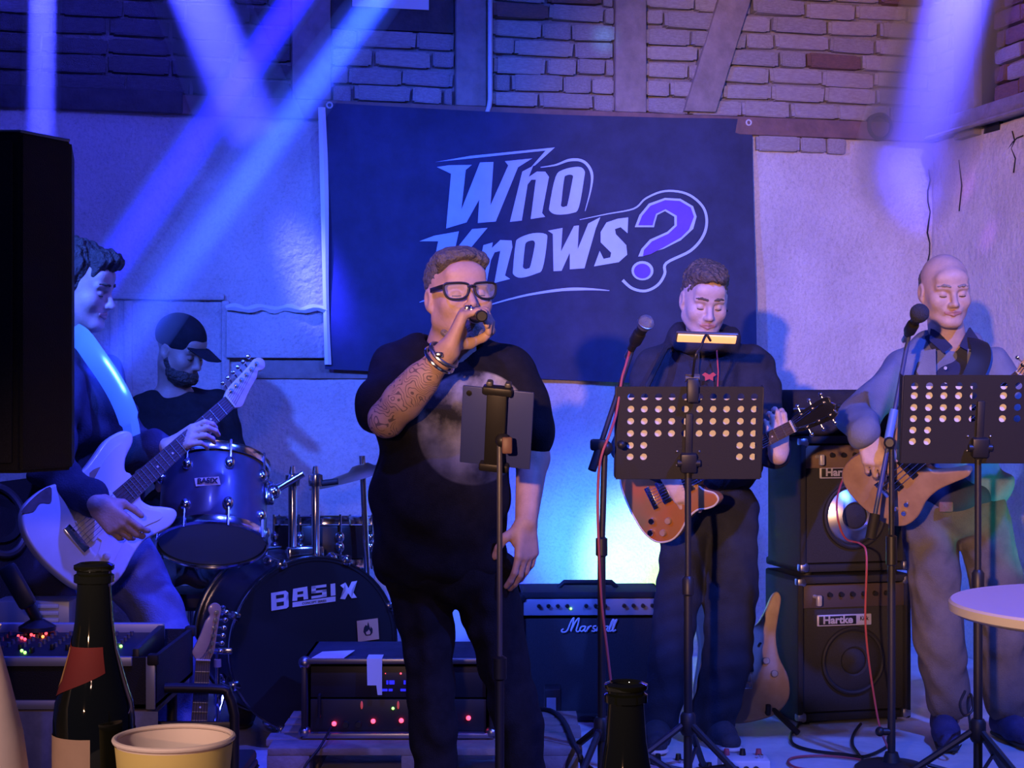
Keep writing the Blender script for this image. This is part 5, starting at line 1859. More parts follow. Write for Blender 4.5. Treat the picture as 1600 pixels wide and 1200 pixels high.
ct = W(566, 738, 6.0)
t = Thing('crash_cymbal', 'thin tilted cymbal on a stand between the drums and the singer', 'cymbal', loc=(ct.x, ct.y, ZS))
t.add('cymbal', lathe([(.0, .03), (.03, .028), (.05, .012), (.19, -.004), (.2, -.006), (.19, -.0065), (.05, .009), (0, .026)], 48, ct, Vector((-.28, -.06, 1))), 'brass', world=True)
t.add('stand_tube', cyl((ct.x + .03, ct.y + .02, ZS + .2), (ct.x, ct.y, ct.z + .06), .011), 'chrome', world=True)
for k in range(3):
    a = k * 2.094 + .2
    t.add('leg', tube([(ct.x + .03, ct.y + .02, ZS + .35), (ct.x + .03 + .25 * math.cos(a), ct.y + .02 + .25 * math.sin(a), ZS + .01)], .009, 8), 'chrome', world=True)
hh = W(340, 1130, 5.35)
t = Thing('hi_hat_stand', 'slim chrome stand rod left of the bass drum', 'stand', loc=(hh.x, hh.y, ZS))
zt = W(340, 1012, 5.35).z
t.add('rod', cyl((hh.x, hh.y, ZS + .02), (hh.x, hh.y, zt), .007), 'chrome', world=True)
t.add('clamp_sleeve', lathe([(.008, 0), (.013, .01), (.013, .05), (.008, .06)], 14, W(340, 1105, 5.35)), 'chrome', world=True)
t.add('orange_band', cyl(W(340, 1042, 5.35), W(340, 1030, 5.35), .012), 'sticker_orange', world=True)
t.add('cross_bar', box(W(343, 1017, 5.35), (.085, .02, .018), .004), 'chrome', world=True)
for k in range(3):
    a = k * 2.094 + .3
    t.add('leg', tube([(hh.x, hh.y, ZS + .12), (hh.x + .13 * math.cos(a), hh.y + .13 * math.sin(a), ZS + .01)], .007, 8), 'chrome', world=True)

# ------------------------------------------------------------------ amplifiers
mat('tolex', (0.014, 0.014, 0.016), 0.7, bump=0.5, bscale=400)
mat('grille_cloth', (0.022, 0.022, 0.026), 0.9, var=0.3, vscale=300)
mat('panel_silver', (0.34, 0.36, 0.42), 0.4, 0.3)
mat('panel_tan', (0.17, 0.11, 0.065), 0.5, 0.2, var=0.2, vscale=8)
mat('panel_brown', (0.07, 0.05, 0.045), 0.5, 0.2)
mat('badge_silver', (0.62, 0.60, 0.62), 0.35, 0.4)
mat('alu_cone', (0.6, 0.62, 0.66), 0.32, 1.0)
mat('led_green', (0.3, 1, 0.3), emit=(0.3, 1.0, 0.12), estr=3)
mat('led_red', (1, 0.1, 0.15), emit=(1.0, 0.035, 0.07), estr=6)
mat('led_small_red', (1, 0.1, 0.15), emit=(1.0, 0.06, 0.08), estr=3)
mat('led_blue', (0.02, 0.02, .3), emit=(0.02, 0.02, 1.0), estr=1.2)
mat('led_white', (1, 1, 1), emit=(0.8, 0.85, 1.0), estr=3)
mat('led_orange', (1, .4, .1), emit=(1.0, 0.25, 0.05), estr=3)
mat('knob_black', (0.012, 0.012, 0.012), 0.4)

a, b2 = W(808, 925, 6.14), W(1037, 925, 6.14)
w_, zt = b2.x - a.x, a.z
M = basis((0, 0, 1), (.03, -1, 0), ((a.x + b2.x) / 2, 6.14, ZS))
am = Thing('guitar_amplifier', 'wide black combo amplifier with white script logo under the coloured wall glow', 'amplifier', M=M)
h_ = zt - ZS
am.add('cabinet', merge(box((0, .135, .02), (w_, .27, .03), .008), box((0, .135, h_ - .012), (w_, .27, .024), .008), box((-w_ / 2 + .011, .135, h_ / 2), (.022, .27, h_), .008), box((w_ / 2 - .011, .135, h_ / 2), (.022, .27, h_), .008), box((0, .26, h_ / 2), (w_ - .02, .012, h_ - .02), .002)), 'tolex')
am.add('grille', box((0, .025, (h_ - .1) / 2 + .015), (w_ - .04, .015, h_ - .13), .002), 'grille_cloth')
pn = am.add('control_panel', box((0, .018, h_ - .056), (w_ - .044, .02, .062), .002), 'panel_silver')
for k, x in enumerate(np.linspace(-.19, .23, 13)):
    if k in (4, 8):
        continue
    am.add('knob', lathe([(0, 0), (.008, 0), (.007, .012), (0, .012)], 12, (x, .008, h_ - .052), (0, -1, 0)), 'knob_black', parent=pn)
am.add('indicator_lamp', ball((-.072, .004, h_ - .062), .0045, 8, 6), 'led_green', parent=pn)
am.add('handle', tube([(-.11, .13, h_), (-.09, .13, h_ + .02), (.09, .13, h_ + .02), (.11, .13, h_)], .01, 8), 'rubber')
for sx in (-1, 1):
    for sz in (0, 1):
        am.add('corner_cap', box((sx * (w_ / 2 - .016), .018, .03 if sz == 0 else h_ - .02), (.036, .04, .036), .012), 'black_plastic')
# script logo, drawn as strokes through pixels of the crop (600,780)-(1040,1110)
def mp_(x, y):
    px, py = 600 + x * .275, 780 + y * .275
    q = M.inverted() @ W(px, py, 6.155)
    return (q.x, .0125, q.z)


strokes = [
    [(1020, 735), (1008, 745), (1018, 755), (1040, 745), (1060, 700), (1078, 672), (1072, 710), (1060, 750), (1085, 700), (1108, 675), (1100, 715), (1092, 745), (1102, 752), (1114, 742)],
    [(1142, 722), (1122, 724), (1112, 742), (1124, 750), (1140, 735), (1146, 720), (1138, 745), (1148, 750)],
    [(1150, 750), (1162, 722), (1158, 738), (1170, 722), (1180, 722)],
    [(1206, 720), (1192, 722), (1188, 732), (1200, 740), (1194, 750), (1178, 748)],
    [(1205, 750), (1232, 690), (1240, 680), (1230, 705), (1214, 748), (1226, 724), (1236, 722), (1230, 746), (1240, 750)],
    [(1272, 722), (1254, 724), (1245, 742), (1256, 750), (1268, 736), (1276, 720), (1268, 746), (1278, 750)],
    [(1278, 748), (1300, 700), (1306, 684), (1296, 690), (1280, 735), (1284, 750), (1296, 745)],
    [(1298, 748), (1316, 702), (1324, 686), (1314, 690), (1298, 735), (1302, 750), (1318, 742)]]
for sx in strokes:
    P = [Vector(mp_(*q)) for q in cr(sx, 4)]
    am.add('logo_letter', tube(P, .0032, 6), 'print_white')

# the two stacked bass combos, square to the room
def bass_combo(label, base, z0, hh_, w_, tan, badge_px):
    M = MW.copy()
    M.translation = Vector((base.x, base.y, z0))
    t = Thing('bass_amplifier', label, 'amplifier', M=M, group=None)
    d_ = .32
    t.add('cabinet', merge(box((w_ / 2, d_ / 2 + .02, .015), (w_, d_, .03), .008), box((w_ / 2, d_ / 2, hh_ - .014), (w_, d_, .028), .008), box((.012, d_ / 2, hh_ / 2), (.024, d_, hh_), .008), box((w_ - .012, d_ / 2, hh_ / 2), (.024, d_, hh_), .008), box((w_ / 2, d_ - .01, hh_ / 2), (w_ - .02, .012, hh_ - .02), .002)), 'tolex')
    t.add('grille', box((w_ / 2, .03, (hh_ - .12) / 2 + .02), (w_ - .04, .012, hh_ - .15), .002), 'grille_cloth')
    pn = t.add('control_panel', box((w_ / 2, .025, hh_ - .075), (w_ - .045, .02, .085), .002), 'panel_tan' if tan else 'panel_brown')
    for k in range(6):
        t.add('knob', lathe([(0, 0), (.010, 0), (.008, .013), (0, .013)], 12, (.13 + .045 * k, .015, hh_ - .07), (0, -1, 0)), 'knob_black', parent=pn)
    t.add('input_plug', merge(cyl((.07, -.02, hh_ - .075), (.07, .015, hh_ - .075), .007, n=10), box((.07, -.028, hh_ - .085), (.018, .02, .04), .005)), 'badge_silver')
    # speaker cone behind the cloth's cut-out
    cx_, cz_, r_ = w_ * .5, hh_ * .41, w_ * .27
    sp_ = t.add('speaker_cone', lathe([(r_ * .4, .0), (r_ * .45, .006), (r_ * .92, -.012), (r_ * .93, -.013)], 48, (cx_, .012, cz_), (0, -1, 0), cap=False), 'alu_cone' if tan else 'grille_cloth')
    t.add('cone_surround', tube([(cx_ + r_ * .97 * math.cos(a), .018, cz_ + r_ * .97 * math.sin(a)) for a in np.linspace(0, 6.283, 41)[:-1]], .009, 8, True), 'rubber', parent=sp_)
    t.add('dust_cap', lathe([(0, -.02), (r_ * .2, -.016), (r_ * .36, -.006), (r_ * .42, .002)], 32, (cx_, .02, cz_), (0, 1, 0), cap=False), 'grille_cloth', parent=sp_)
    bx, bz = badge_px
    bo = t.add('badge', box((bx + .105, .02, bz), (.215, .01, .042), .004), 'badge_silver')
    t.add('badge_field', box((bx + .077, .0155, bz), (.147, .006, .032), .002), 'knob_black', parent=bo)
    w = text_mesh('Hartke', .038, .0014)
    t.add('badge_lettering', ([(x * 1.1 + bx + .077, .0118, z + bz + .001) for x, y, z in w[0]], w[1]), 'badge_silver', parent=bo, smooth=False)
    w = text_mesh('Kick', .021, .0006)
    t.add('model_lettering', ([(x * .9 + bx + .182, .0142, z + bz + .004) for x, y, z in w[0]], w[1]), 'knob_black', parent=bo, smooth=False)
    for sx in (0, 1):
        for z in (.02, hh_ - .02):
            t.add('corner_cap', box((.017 if sx == 0 else w_ - .017, .018, z), (.038, .04, .038), .012), 'steel')
    for x in (.05, w_ - .05):
        t.add('rubber_foot', cyl((x, .06, -.012), (x, .06, .002), .018, n=12), 'rubber')
    return t


bb = W(1247, 1130, 6.06)
bb.z = 0
bass_combo('lower black bass combo amplifier standing on the stage floor', bb, ZS + .012, .535, .45, False, (.085, .37))
bb2 = bb + U * .01
bass_combo('upper black bass combo amplifier with shiny cone stacked on the other', bb2, ZS + .012 + .535 + .012, .50, .44, True, (.085, .365))
zt = ZS + .012 + .535 + .012 + .50
M = MW.copy()
M.translation = Vector((bb.x, bb.y, zt)) - U * .01
t = Thing('equipment_case', 'dark padded case lying on top of the upper bass amplifier', 'case', M=M)
t.add('body', box((.21, .17, .085), (.42, .3, .168), .03, seg=4), 'hoodie_black')
t.add('zip', tube([(.0, .018, .1), (.42, .018, .1)], .003, 6), 'steel')
t.add('handle', tube([(.15, .016, .1), (.16, -.006, .11), (.26, -.006, .11), (.27, .016, .1)], .008, 8), 'strap_black')

# ------------------------------------------------------------------ pallet, rack case, carton
mat('pallet_wood', (0.30, 0.25, 0.22), 0.85, col2=(0.21, 0.17, 0.15), vscale=14, bump=0.4, bscale=40)
xa, xb = W(415, 1165, 5.08).x, W(906, 1165, 5.08).x
t = Thing('wooden_pallet', 'low wooden pallet at the front of the stage under the rack case', 'pallet', loc=((xa + xb) / 2, 5.08, ZS))
for k in range(5):
    y0 = 5.08 + k * .118
    t.add('deck_board', box(((xa + xb) / 2 + random.uniform(-.02, .02), y0 + .05, ZS + .129), (xb - xa, .1 if k else .12, .022), .002), 'pallet_wood', world=True)
for x in (xa + .07, (xa + xb) / 2, xb - .07):
    for y in (5.1, 5.34, 5.58):
        t.add('block', box((x, y + .02, ZS + .07), (.13, .1, .096), .003), 'pallet_wood', world=True)
    t.add('bottom_board', box((x, 5.33, ZS + .011), (.12, .6, .022), .002), 'pallet_wood', world=True)
ra, rb_ = W(472, 1030, 5.2), W(772, 1030, 5.2)
zr0, zr1 = ZS + .145, ra.z
t = Thing('rack_case', 'black flight rack of power amplifiers with red lights behind the singer\'s legs', 'case', loc=((ra.x + rb_.x) / 2, 5.2, zr0))
w_, hh_ = rb_.x - ra.x, zr1 - zr0
d_ = .36
t.add('shell', merge(box((0, d_ / 2, hh_ - .008), (w_, d_, .016), .003), box((0, d_ / 2, .008), (w_, d_, .016), .003), box((-w_ / 2 + .008, d_ / 2, hh_ / 2), (.016, d_, hh_), .003), box((w_ / 2 - .008, d_ / 2, hh_ / 2), (.016, d_, hh_), .003), box((0, d_ - .01, hh_ / 2), (w_ - .02, .01, hh_ - .02))), 'jacket_navy')
for z in (.006, hh_ - .006):
    t.add('edge_profile', box((0, .0, z), (w_, .016, .016), .002), 'steel')
for x in (-w_ / 2 + .006, w_ / 2 - .006):
    t.add('edge_profile', box((x, .0, hh_ / 2), (.016, .016, hh_), .002), 'black_metal')
for sx in (-1, 1):
    for z in (.015, hh_ - .012):
        t.add('ball_corner', ball((sx * (w_ / 2 - .008), .008, z), .021, 12, 8), 'steel')
up = t.add('effects_unit', box((0, .03, hh_ * .70), (w_ - .05, .03, hh_ * .40), .002), 'black_metal')
lo_ = t.add('power_amplifier', box((0, .025, hh_ * .27), (w_ - .05, .03, hh_ * .42), .002), 'black_plastic')


def rk(px, py):
    p_ = W(px, py, 5.205)
    return (p_.x - t.M.translation.x, 0, p_.z - t.M.translation.z)


for px, py, r_, mn in ((522, 1131, .0075, 'led_red'), (583, 1127, .0075, 'led_red'), (627, 1126, .0075, 'led_red'), (732, 1122, .0075, 'led_red'), (614, 1107, .0045, 'led_green')):
    p_ = rk(px, py)
    t.add('indicator_lamp', ball((p_[0], .006, p_[2]), r_, 10, 8), mn, parent=lo_)
for px, py, r_ in ((626, 1053, .003), (602, 1053, .0015)):
    p_ = rk(px, py)
    t.add('indicator_lamp', ball((p_[0], .012, p_[2]), r_, 8, 6), 'led_small_red', parent=up)
for px, py, w2, h2 in ((605, 1067, .006, .012), (612, 1067, .016, .012), (632, 1067, .006, .012), (600, 1079, .02, .007), (610, 1079, .012, .007), (630, 1079, .018, .007)):
    p_ = rk(px, py)
    t.add('display_segment', box((p_[0], .013, p_[2]), (w2, .003, h2)), 'led_blue', parent=up, smooth=False)
for px in (565, 622, 668, 774):
    p_ = rk(px, 1102)
    t.add('level_marker', ball((p_[0], .008, p_[2]), (.004, .003, .013), 8, 8), 'led_dim' if 'led_dim' in MATS else mat('led_dim', (0.5, 0.08, 0.06), emit=(0.6, 0.06, 0.05), estr=0.5), parent=lo_)
for px in (540, 560, 645, 690):
    p_ = rk(px, 1132)
    t.add('gain_knob', lathe([(0, 0), (.011, 0), (.009, .014), (0, .014)], 14, (p_[0], .01, p_[2]), (0, -1, 0)), 'knob_black', parent=lo_)
t.add('handle', tube([rk(500, 1085), (rk(500, 1085)[0], -.02, rk(500, 1085)[2]), (rk(500, 1118)[0], -.02, rk(500, 1118)[2]), rk(500, 1118)], .005, 8), 'black_metal')
# papers and a tape flap on the rack
def sheet(name, label, pts, material='paper', cat='paper', dz=.0015):
    n_ = len(pts)
    V = [tuple(p) for p in pts] + [(p[0], p[1], p[2] - dz) for p in pts]
    return solo(name, (V, [tuple(range(n_)), tuple(range(2 * n_ - 1, n_ - 1, -1))] + [(i, i + n_, (i + 1) % n_ + n_, (i + 1) % n_) for i in range(n_)]), material, label, cat, smooth=False, loc=pts[0])


zt_ = zr1 + .0045
sheet('paper_sheet', 'crumpled white note lying on the left of the rack case', [(ra.x + .03, 5.2, zt_), (ra.x + .13, 5.195, zt_), (ra.x + .155, 5.3, zt_ + .008), (ra.x + .05, 5.32, zt_)])
V = [(W(573, 1030, 5.18).x, 5.25, zt_ + .002), (W(597, 1030, 5.18).x, 5.25, zt_ + .002), (W(597, 1032, 5.185).x, 5.185, zt_), (W(573, 1032, 5.185).x, 5.185, zt_), (W(597, 1085, 5.182).x, 5.182, W(597, 1086, 5.182).z), (W(590, 1085, 5.182).x, 5.182, W(590, 1086, 5.182).z), (W(588, 1070, 5.182).x, 5.182, W(588, 1071, 5.182).z), (W(574, 1070, 5.182).x, 5.182, W(575, 1071, 5.182).z)]
solo('paper_strip', (V, [(0, 1, 2, 3), (3, 2, 4, 5, 6, 7)]), 'paper', 'white paper strip folded down over the rack front', 'paper', smooth=False, loc=V[3])
c0, c1 = W(585, 893, 6.3), W(772, 893, 6.3)
t = Thing('carton_box', 'white cardboard carton standing behind the singer\'s legs', 'box', loc=((c0.x + c1.x) / 2, 6.3, ZS))
t.add('body', box(((c0.x + c1.x) / 2, 6.45, (ZS + c0.z) / 2), (c1.x - c0.x, .3, c0.z - ZS), .004), 'paper', world=True)
for sx in (-1, 1):
    t.add('flap', box(((c0.x + c1.x) / 2 + sx * .11, 6.45, c0.z + .02), (.2, .29, .004), .001, R=Matrix.Rotation(sx * -.16, 3, 'Y')), 'paper', world=True)
t.add('print_block', box(W(716, 1012, 6.29), (.055, .002, .012)), 'denim_blue', world=True, label='small dark printed lines')
t.add('print_stamp', box(W(743, 999, 6.29), (.025, .002, .02)), 'sticker_orange', world=True, label='orange printed mark')
t = Thing('small_box', 'small dark box with a pale face on the floor beside the wide amplifier', 'box', loc=W(864, 1120, 5.9))
c = W(864, 1103, 5.9)
t.add('body', box((c.x, c.y + .05, (ZS + c.z + .06) / 2), (.06, .1, c.z + .06 - ZS), .006), 'black_plastic', world=True)
t.add('face', box((c.x - .006, c.y - .004, c.z), (.034, .006, .06), .002), 'panel_silver', world=True)

# ------------------------------------------------------------------ music stands
mat('stand_black', (0.016, 0.016, 0.020), 0.5, bump=0.1, bscale=300)
mat('lamp_warm', (1, .6, .3), emit=(1.0, 0.45, 0.18), estr=1.1)
mat('clip_grey', (0.12, 0.12, 0.14), 0.4, 0.4)


def tripod(t, base, h, spread, a0=0.0, r=.011, hub=.32, mn='stand_black'):
    """three folding legs and a hub round a pole; base on the floor, world coordinates"""
    b = Vector(base)
    t.add('hub', lathe([(.018, hub - .03), (.024, hub - .02), (.024, hub + .03), (.018, hub + .04)], 16, b), mn, world=True)
    for k in range(3):
        a = a0 + k * 2.0944
        e_ = b + Vector((spread * math.cos(a), spread * math.sin(a), .012))
        lg = t.add('leg', tube([b + Vector((.02 * math.cos(a), .02 * math.sin(a), hub)), e_], r, 8), mn, world=True)
        t.add('brace', tube([b + Vector((0, 0, hub * .3)), b + Vector((spread * .5 * math.cos(a), spread * .5 * math.sin(a), hub * .5))], r * .6, 6), mn, parent=lg, world=True)
        t.add('rubber_foot', ball(e_, (.016, .016, .012), 10, 6), 'rubber', parent=lg, world=True)


def music_stand(label, tl, br, d, cols, rows, solid, tilt, pole_px, floor_z, hub, a0):
    """perforated desk between pixels tl and br; cols/rows are hole centres in pixels"""
    x0, x1 = W(tl[0], 0, d).x, W(br[0], 0, d).x
    z1, z0 = W(0, tl[1], d).z, W(0, br[1], d).z
    xc, zc = (x0 + x1) / 2, (z0 + z1) / 2
    R = Matrix.Rotation(math.radians(tilt), 4, 'X')
    ct = math.cos(math.radians(tilt))
    M = Matrix.Translation((xc, d, zc)) @ R
    px_x = lambda px: W(px, 0, d).x - xc
    px_z = lambda py: (W(0, py, d).z - zc) / ct
    pole = Vector((W(pole_px, 0, d).x, d + .02, floor_z))
    t = Thing('music_stand', label, 'music stand', loc=pole)
    hw, hh = (x1 - x0) / 2, (z1 - z0) / 2 / ct
    cx = [px_x(c) for c in cols]
    cz = [px_z(r) for r in rows]
    ex = [-hw] + [(cx[i] + cx[i + 1]) / 2 for i in range(len(cx) - 1)] + [hw]
    ez = [hh] + [(cz[i] + cz[i + 1]) / 2 for i in range(len(cz) - 1)] + [-hh]
    ms = []
    r = .0108
    for i in range(len(cx)):
        for j in range(len(cz)):
            xa_, xb_, za_, zb_ = ex[i], ex[i + 1], ez[j + 1], ez[j]
            if (i, j) in solid:
                ms.append(prism([(xa_, za_), (xb_, za_), (xb_, zb_), (xa_, zb_)], -.001, .001))
                continue
            inn = [(cx[i] + r * math.cos(a), cz[j] + r * math.sin(a)) for a in np.linspace(-math.pi * .75, math.pi * 1.25, 17)[:-1]]
            out = []
            for k in range(16):
                sd, q = k // 4, (k % 4) / 4
                out.append([(xa_ + (xb_ - xa_) * q, za_), (xb_, za_ + (zb_ - za_) * q), (xb_ - (xb_ - xa_) * q, zb_), (xa_, zb_ - (zb_ - za_) * q)][sd])
            ms.append(ring_prism(out, inn, -.001, .001))
    wd = lambda m: xf(m, M)
    dk = t.add('desk', wd(merge(*ms)), 'stand_black', world=True, smooth=False)
    for sx in (-1, 1):
        t.add('desk_wing', wd(box((sx * (hw + .002), .02, 0), (.004, .04, 2 * hh * .98), .001)), 'stand_black', parent=dk, world=True)
    t.add('ledge', wd(box((0, .03, -hh), (2 * hw, .062, .003), .001)), 'stand_black', parent=dk, world=True)
    t.add('spine', wd(box((px_x(pole_px), -.006, -hh * .25), (.022, .01, 1.35 * hh), .003)), 'stand_black', world=True)
    t.add('tilt_bracket', wd(merge(box((px_x(pole_px), -.016, -hh * .62), (.05, .03, .06), .006), cyl((px_x(pole_px) - .035, -.02, -hh * .62), (px_x(pole_px) + .035, -.02, -hh * .62), .011, n=12))), 'black_metal', world=True)
    for sx in (-1, 1):
        for sz in (-1, 1):
            t.add('rivet', wd(ball((px_x(pole_px) + sx * .034, -.0015, -hh * .55 + sz * .022), .004, 8, 6)), 'steel', parent=dk, world=True)
    top = pole.copy()
    top.z = (M @ Vector((0, 0, -hh * .6))).z
    mid = pole + Vector((0, 0, .62 * (top.z - floor_z)))
    t.add('lower_tube', cyl(pole + Vector((0, 0, .06)), mid, .0135, n=14), 'stand_black', world=True)
    t.add('upper_tube', cyl(mid - Vector((0, 0, .02)), top, .010, n=14), 'steel' if False else 'stand_black', world=True)
    t.add('height_clutch', lathe([(.014, -.03), (.019, -.025), (.019, .02), (.012, .03)], 16, mid), 'black_plastic', world=True)
    tripod(t, pole, .3, .3, a0, hub=hub)
    return t, M, hw, hh, px_x, px_z


def sheet_on(label, M, x0, x1, z0, z1, y=.006):
    m = xf(box(((x0 + x1) / 2, y, (z0 + z1) / 2), (x1 - x0, .0012, z1 - z0)), M)
    return solo('sheet_music', m, 'paper', label, 'paper', smooth=False, loc=M @ Vector(((x0 + x1) / 2, y, z0)))


cols = [985, 1006, 1028, 1049, 1070, 1092, 1113, 1134, 1156, 1177]
rows = [620, 639, 658, 677, 696, 714]
solid = {(i, j) for i in range(2, 8) for j in (4, 5)}
ms1, M1, hw, hh, pxx, pxz = music_stand('black perforated music stand with clip lamp in front of the hoodie man', (963, 604), (1190, 749), 5.1, cols, rows, solid, 12, 1076, ZS, .2, 1.3)
sheet_on('white sheet music on the left of the middle stand', M1, pxx(968), pxx(1062), -hh + .003, pxz(622))
sheet_on('white sheet music on the right of the middle stand', M1, pxx(1069), pxx(1181), -hh + .003, pxz(624), .009)
# clip lamp
cl = M1 @ Vector((pxx(1080), 0, hh))
t = Thing('clip_lamp', 'small gooseneck lamp with glowing warm bar clipped to the middle stand', 'lamp', loc=cl)
t.add('clip', merge(box(tuple(cl + Vector((0, -.014, -.012))), (.036, .022, .075), .006), box(tuple(cl + Vector((0, .026, -.004))), (.03, .008, .05), .003)), 'black_plastic', world=True)
t.add('hinge', cyl(cl + Vector((-.022, 0, .026)), cl + Vector((.022, 0, .026)), .012, n=12), 'clip_grey', world=True)
nk = cr([cl + Vector((0, -.01, .03)), cl + Vector((.004, -.05, .09)), Vector(W(1094, 545, 5.03)), Vector(W(1103, 524, 5.05)), Vector(W(1110, 532, 5.09))], 6)
t.add('gooseneck', tube(nk, .0042, 8), 'black_metal', world=True)
b0 = Vector(W(1104, 527, 5.1))
Rl = Matrix.Rotation(math.radians(2), 3, 'Y') @ Matrix.Rotation(math.radians(-38), 3, 'X')
lh = t.add('lamp_head', box(tuple(b0), (.19, .045, .010), .004, R=Rl), 'clip_grey', world=True)
t.add('light_bar', box(tuple(b0 + Rl @ Vector((0, -.002, -.008))), (.18, .034, .006), .002, R=Rl), 'lamp_warm', parent=lh, world=True)

cols = [1427, 1450, 1473, 1496, 1519, 1543, 1566, 1589, 1612, 1635]
rows = [603, 618, 636.5, 654, 672, 690]
solid = {(i, j) for i in range(2, 8) for j in (4, 5)} | {(5, 0), (5, 1), (5, 2), (5, 3)}
ms2, M2, hw, hh, pxx, pxz = music_stand('black perforated music stand in front of the bald bassist', (1410, 586), (1652, 724), 5.0, cols, rows, solid, 10, 1531, ZS, .2, 1.0)
sheet_on('white sheet music on the left of the bassist\'s stand', M2, pxx(1416), pxx(1518), -hh + .003, pxz(604))
sheet_on('narrow white sheet at the middle of the bassist\'s stand', M2, pxx(1558), pxx(1575), -hh + .003, pxz(604))

# ------------------------------------------------------------------ tablet on a stand before the singer
tc_ = W(776, 668, 4.12)
Rt = Matrix.Rotation(math.radians(3), 4, 'Y') @ Matrix.Rotation(math.radians(20), 4, 'X') @ Matrix.Rotation(math.radians(-8), 4, 'Z')
Mt = Matrix.Translation(tc_) @ Rt
mat('tablet_back', (0.055, 0.075, 0.30), 0.4, 0.2)  # blue reflection on the grey shell is put into the base colour
t = Thing('tablet_computer', 'grey tablet seen from the back, clamped before the singer', 'tablet', M=Mt)
t.add('back_shell', box((0, 0, 0), (.178, .0075, .205), .003), 'tablet_back')
t.add('screen', box((0, .0042, 0), (.17, .001, .197)), mat('screen_dim', (0.02, 0.02, 0.03), 0.1, emit=(0.5, 0.55, 0.8), estr=0.25), smooth=False)
t.add('camera_lens', lathe([(0, 0), (.007, 0), (.007, .002), (.004, .0025), (0, .0025)], 14, (-.072, -.0038, .085), (0, -1, 0)), 'knob_black')
pb = Vector((W(781, 0, 4.16).x, 4.10, 0))
t = Thing('tablet_stand', 'black tablet holder on a straight pole before the singer', 'stand', loc=pb)
for z in (.102, -.1):
    t.add('clamp_jaw', xf(box((.0, -.012, z), (.075, .03, .022), .006), Mt), 'black_plastic', world=True)
for x in (-.022, .024):
    t.add('clamp_tip', xf(box((x, -.002, .112), (.016, .024, .022), .005), Mt), 'clip_grey', world=True)
t.add('spring_bar', xf(box((.0, -.018, .0), (.05, .014, .19), .004), Mt), 'black_plastic', world=True)
hp_ = Mt @ Vector((.02, -.03, -.02))
t.add('ball_joint', ball(hp_, .018, 14, 10), 'black_metal', world=True)
t.add('wing_knob', box(tuple(hp_ + Vector((.012, -.022, -.012))), (.026, .012, .042), .005), 'print_red' if False else mat('knob_brown', (0.16, 0.08, 0.07), 0.5), world=True)
pt = Vector((pb.x, pb.y, hp_.z - .01))
t.add('upper_tube', cyl(Vector((pb.x, pb.y, .75)), pt, .007, n=12), 'clip_grey', world=True)
t.add('lower_tube', cyl(Vector((pb.x, pb.y, .04)), Vector((pb.x, pb.y, .78)), .0115, n=12), 'stand_black', world=True)
t.add('clutch', lathe([(.012, -.03), (.018, -.025), (.018, .025), (.01, .03)], 14, (pb.x, pb.y, .78)), 'black_plastic', world=True)
t.add('base_plate', lathe([(0, 0), (.13, 0), (.13, .012), (.03, .022), (.02, .05), (0, .05)], 32, pb), 'stand_black', world=True)

# ------------------------------------------------------------------ microphones on stands
mat('cable_red', (0.42, 0.07, 0.08), 0.5)
mat('cable_black', (0.012, 0.012, 0.013), 0.55)
mat('mic_mesh', (0.38, 0.39, 0.43), 0.4, 0.8, bump=0.6, bscale=600)
mat('foam_dark', (0.045, 0.05, 0.075), 0.95, bump=0.8, bscale=300)
mat('tube_blue', (0.05, 0.07, 0.2), 0.35)


def mic(label, tipc, tail, foam=False, r=.025):
    a, b = np.array(tipc, float), np.array(tail, float)
    d = unit(b - a)
    L = float(np.linalg.norm(b - a))
    t = Thing('microphone', label, 'microphone', loc=tipc)
    t.add('grille', lathe([(0, -r), (r * .55, -r * .82), (r * .9, -r * .4), (r, 0), (r * .93, r * .4), (r * .8, r * .75)], 20, a, d), 'foam_dark' if foam else 'mic_mesh', world=True)
    if not foam:
        t.add('grille_band', lathe([(r * .98, -.003), (r * 1.05, -.002), (r * 1.05, .003), (r * .98, .004)], 20, a, d), 'steel', world=True)
    t.add('handle', lathe([(r * .78, r * .7), (.017, r * .8 + .012), (.0125, L * .85), (.0125, L), (.009, L + .001), (0, L + .001)], 18, a, d), 'black_plastic', world=True)
    t.add('plug', lathe([(.0085, L), (.009, L + .005), (.009, L + .04), (.005, L + .05)], 14, a, d), 'steel', world=True)
    return a + d * L


m1a, m1b = W(1009, 504, 5.02), W(986, 545, 5.12)
mic('silver-headed microphone on the boom stand left of the middle music stand', m1a, m1b)
pb = Vector((W(940, 0, 5.05).x, 5.05, ZS))
t = Thing('microphone_stand', 'black boom microphone stand with red cable left of the middle music stand', 'stand', loc=pb)
cz = W(945, 700, 5.05)
t.add('lower_tube', cyl(pb + Vector((0, 0, .05)), Vector((pb.x, pb.y, cz.z - .3)), .0125, n=14), 'stand_black', world=True)
t.add('upper_tube', cyl(Vector((pb.x, pb.y, cz.z - .32)), cz, .0095, n=14), 'stand_black', world=True)
t.add('height_clutch', lathe([(.012, -.03), (.018, -.025), (.018, .025), (.01, .03)], 14, (pb.x, pb.y, cz.z - .3)), 'black_plastic', world=True)
t.add('boom_joint', merge(ball(cz, .024, 14, 10), box(tuple(cz + Vector((-.02, -.012, .01))), (.05, .03, .035), .008), ball(cz + Vector((.05, 0, .01)), .014, 10, 8)), 'black_plastic', world=True)
bo0, bo1 = W(925, 735, 5.02), W(990, 540, 5.13)
t.add('boom_arm', cyl(bo0, bo1, .008, n=12), 'stand_black', world=True)
t.add('counterweight', cyl(bo0, bo0 * .82 + bo1 * .18, .013, n=14), 'rubber', world=True)
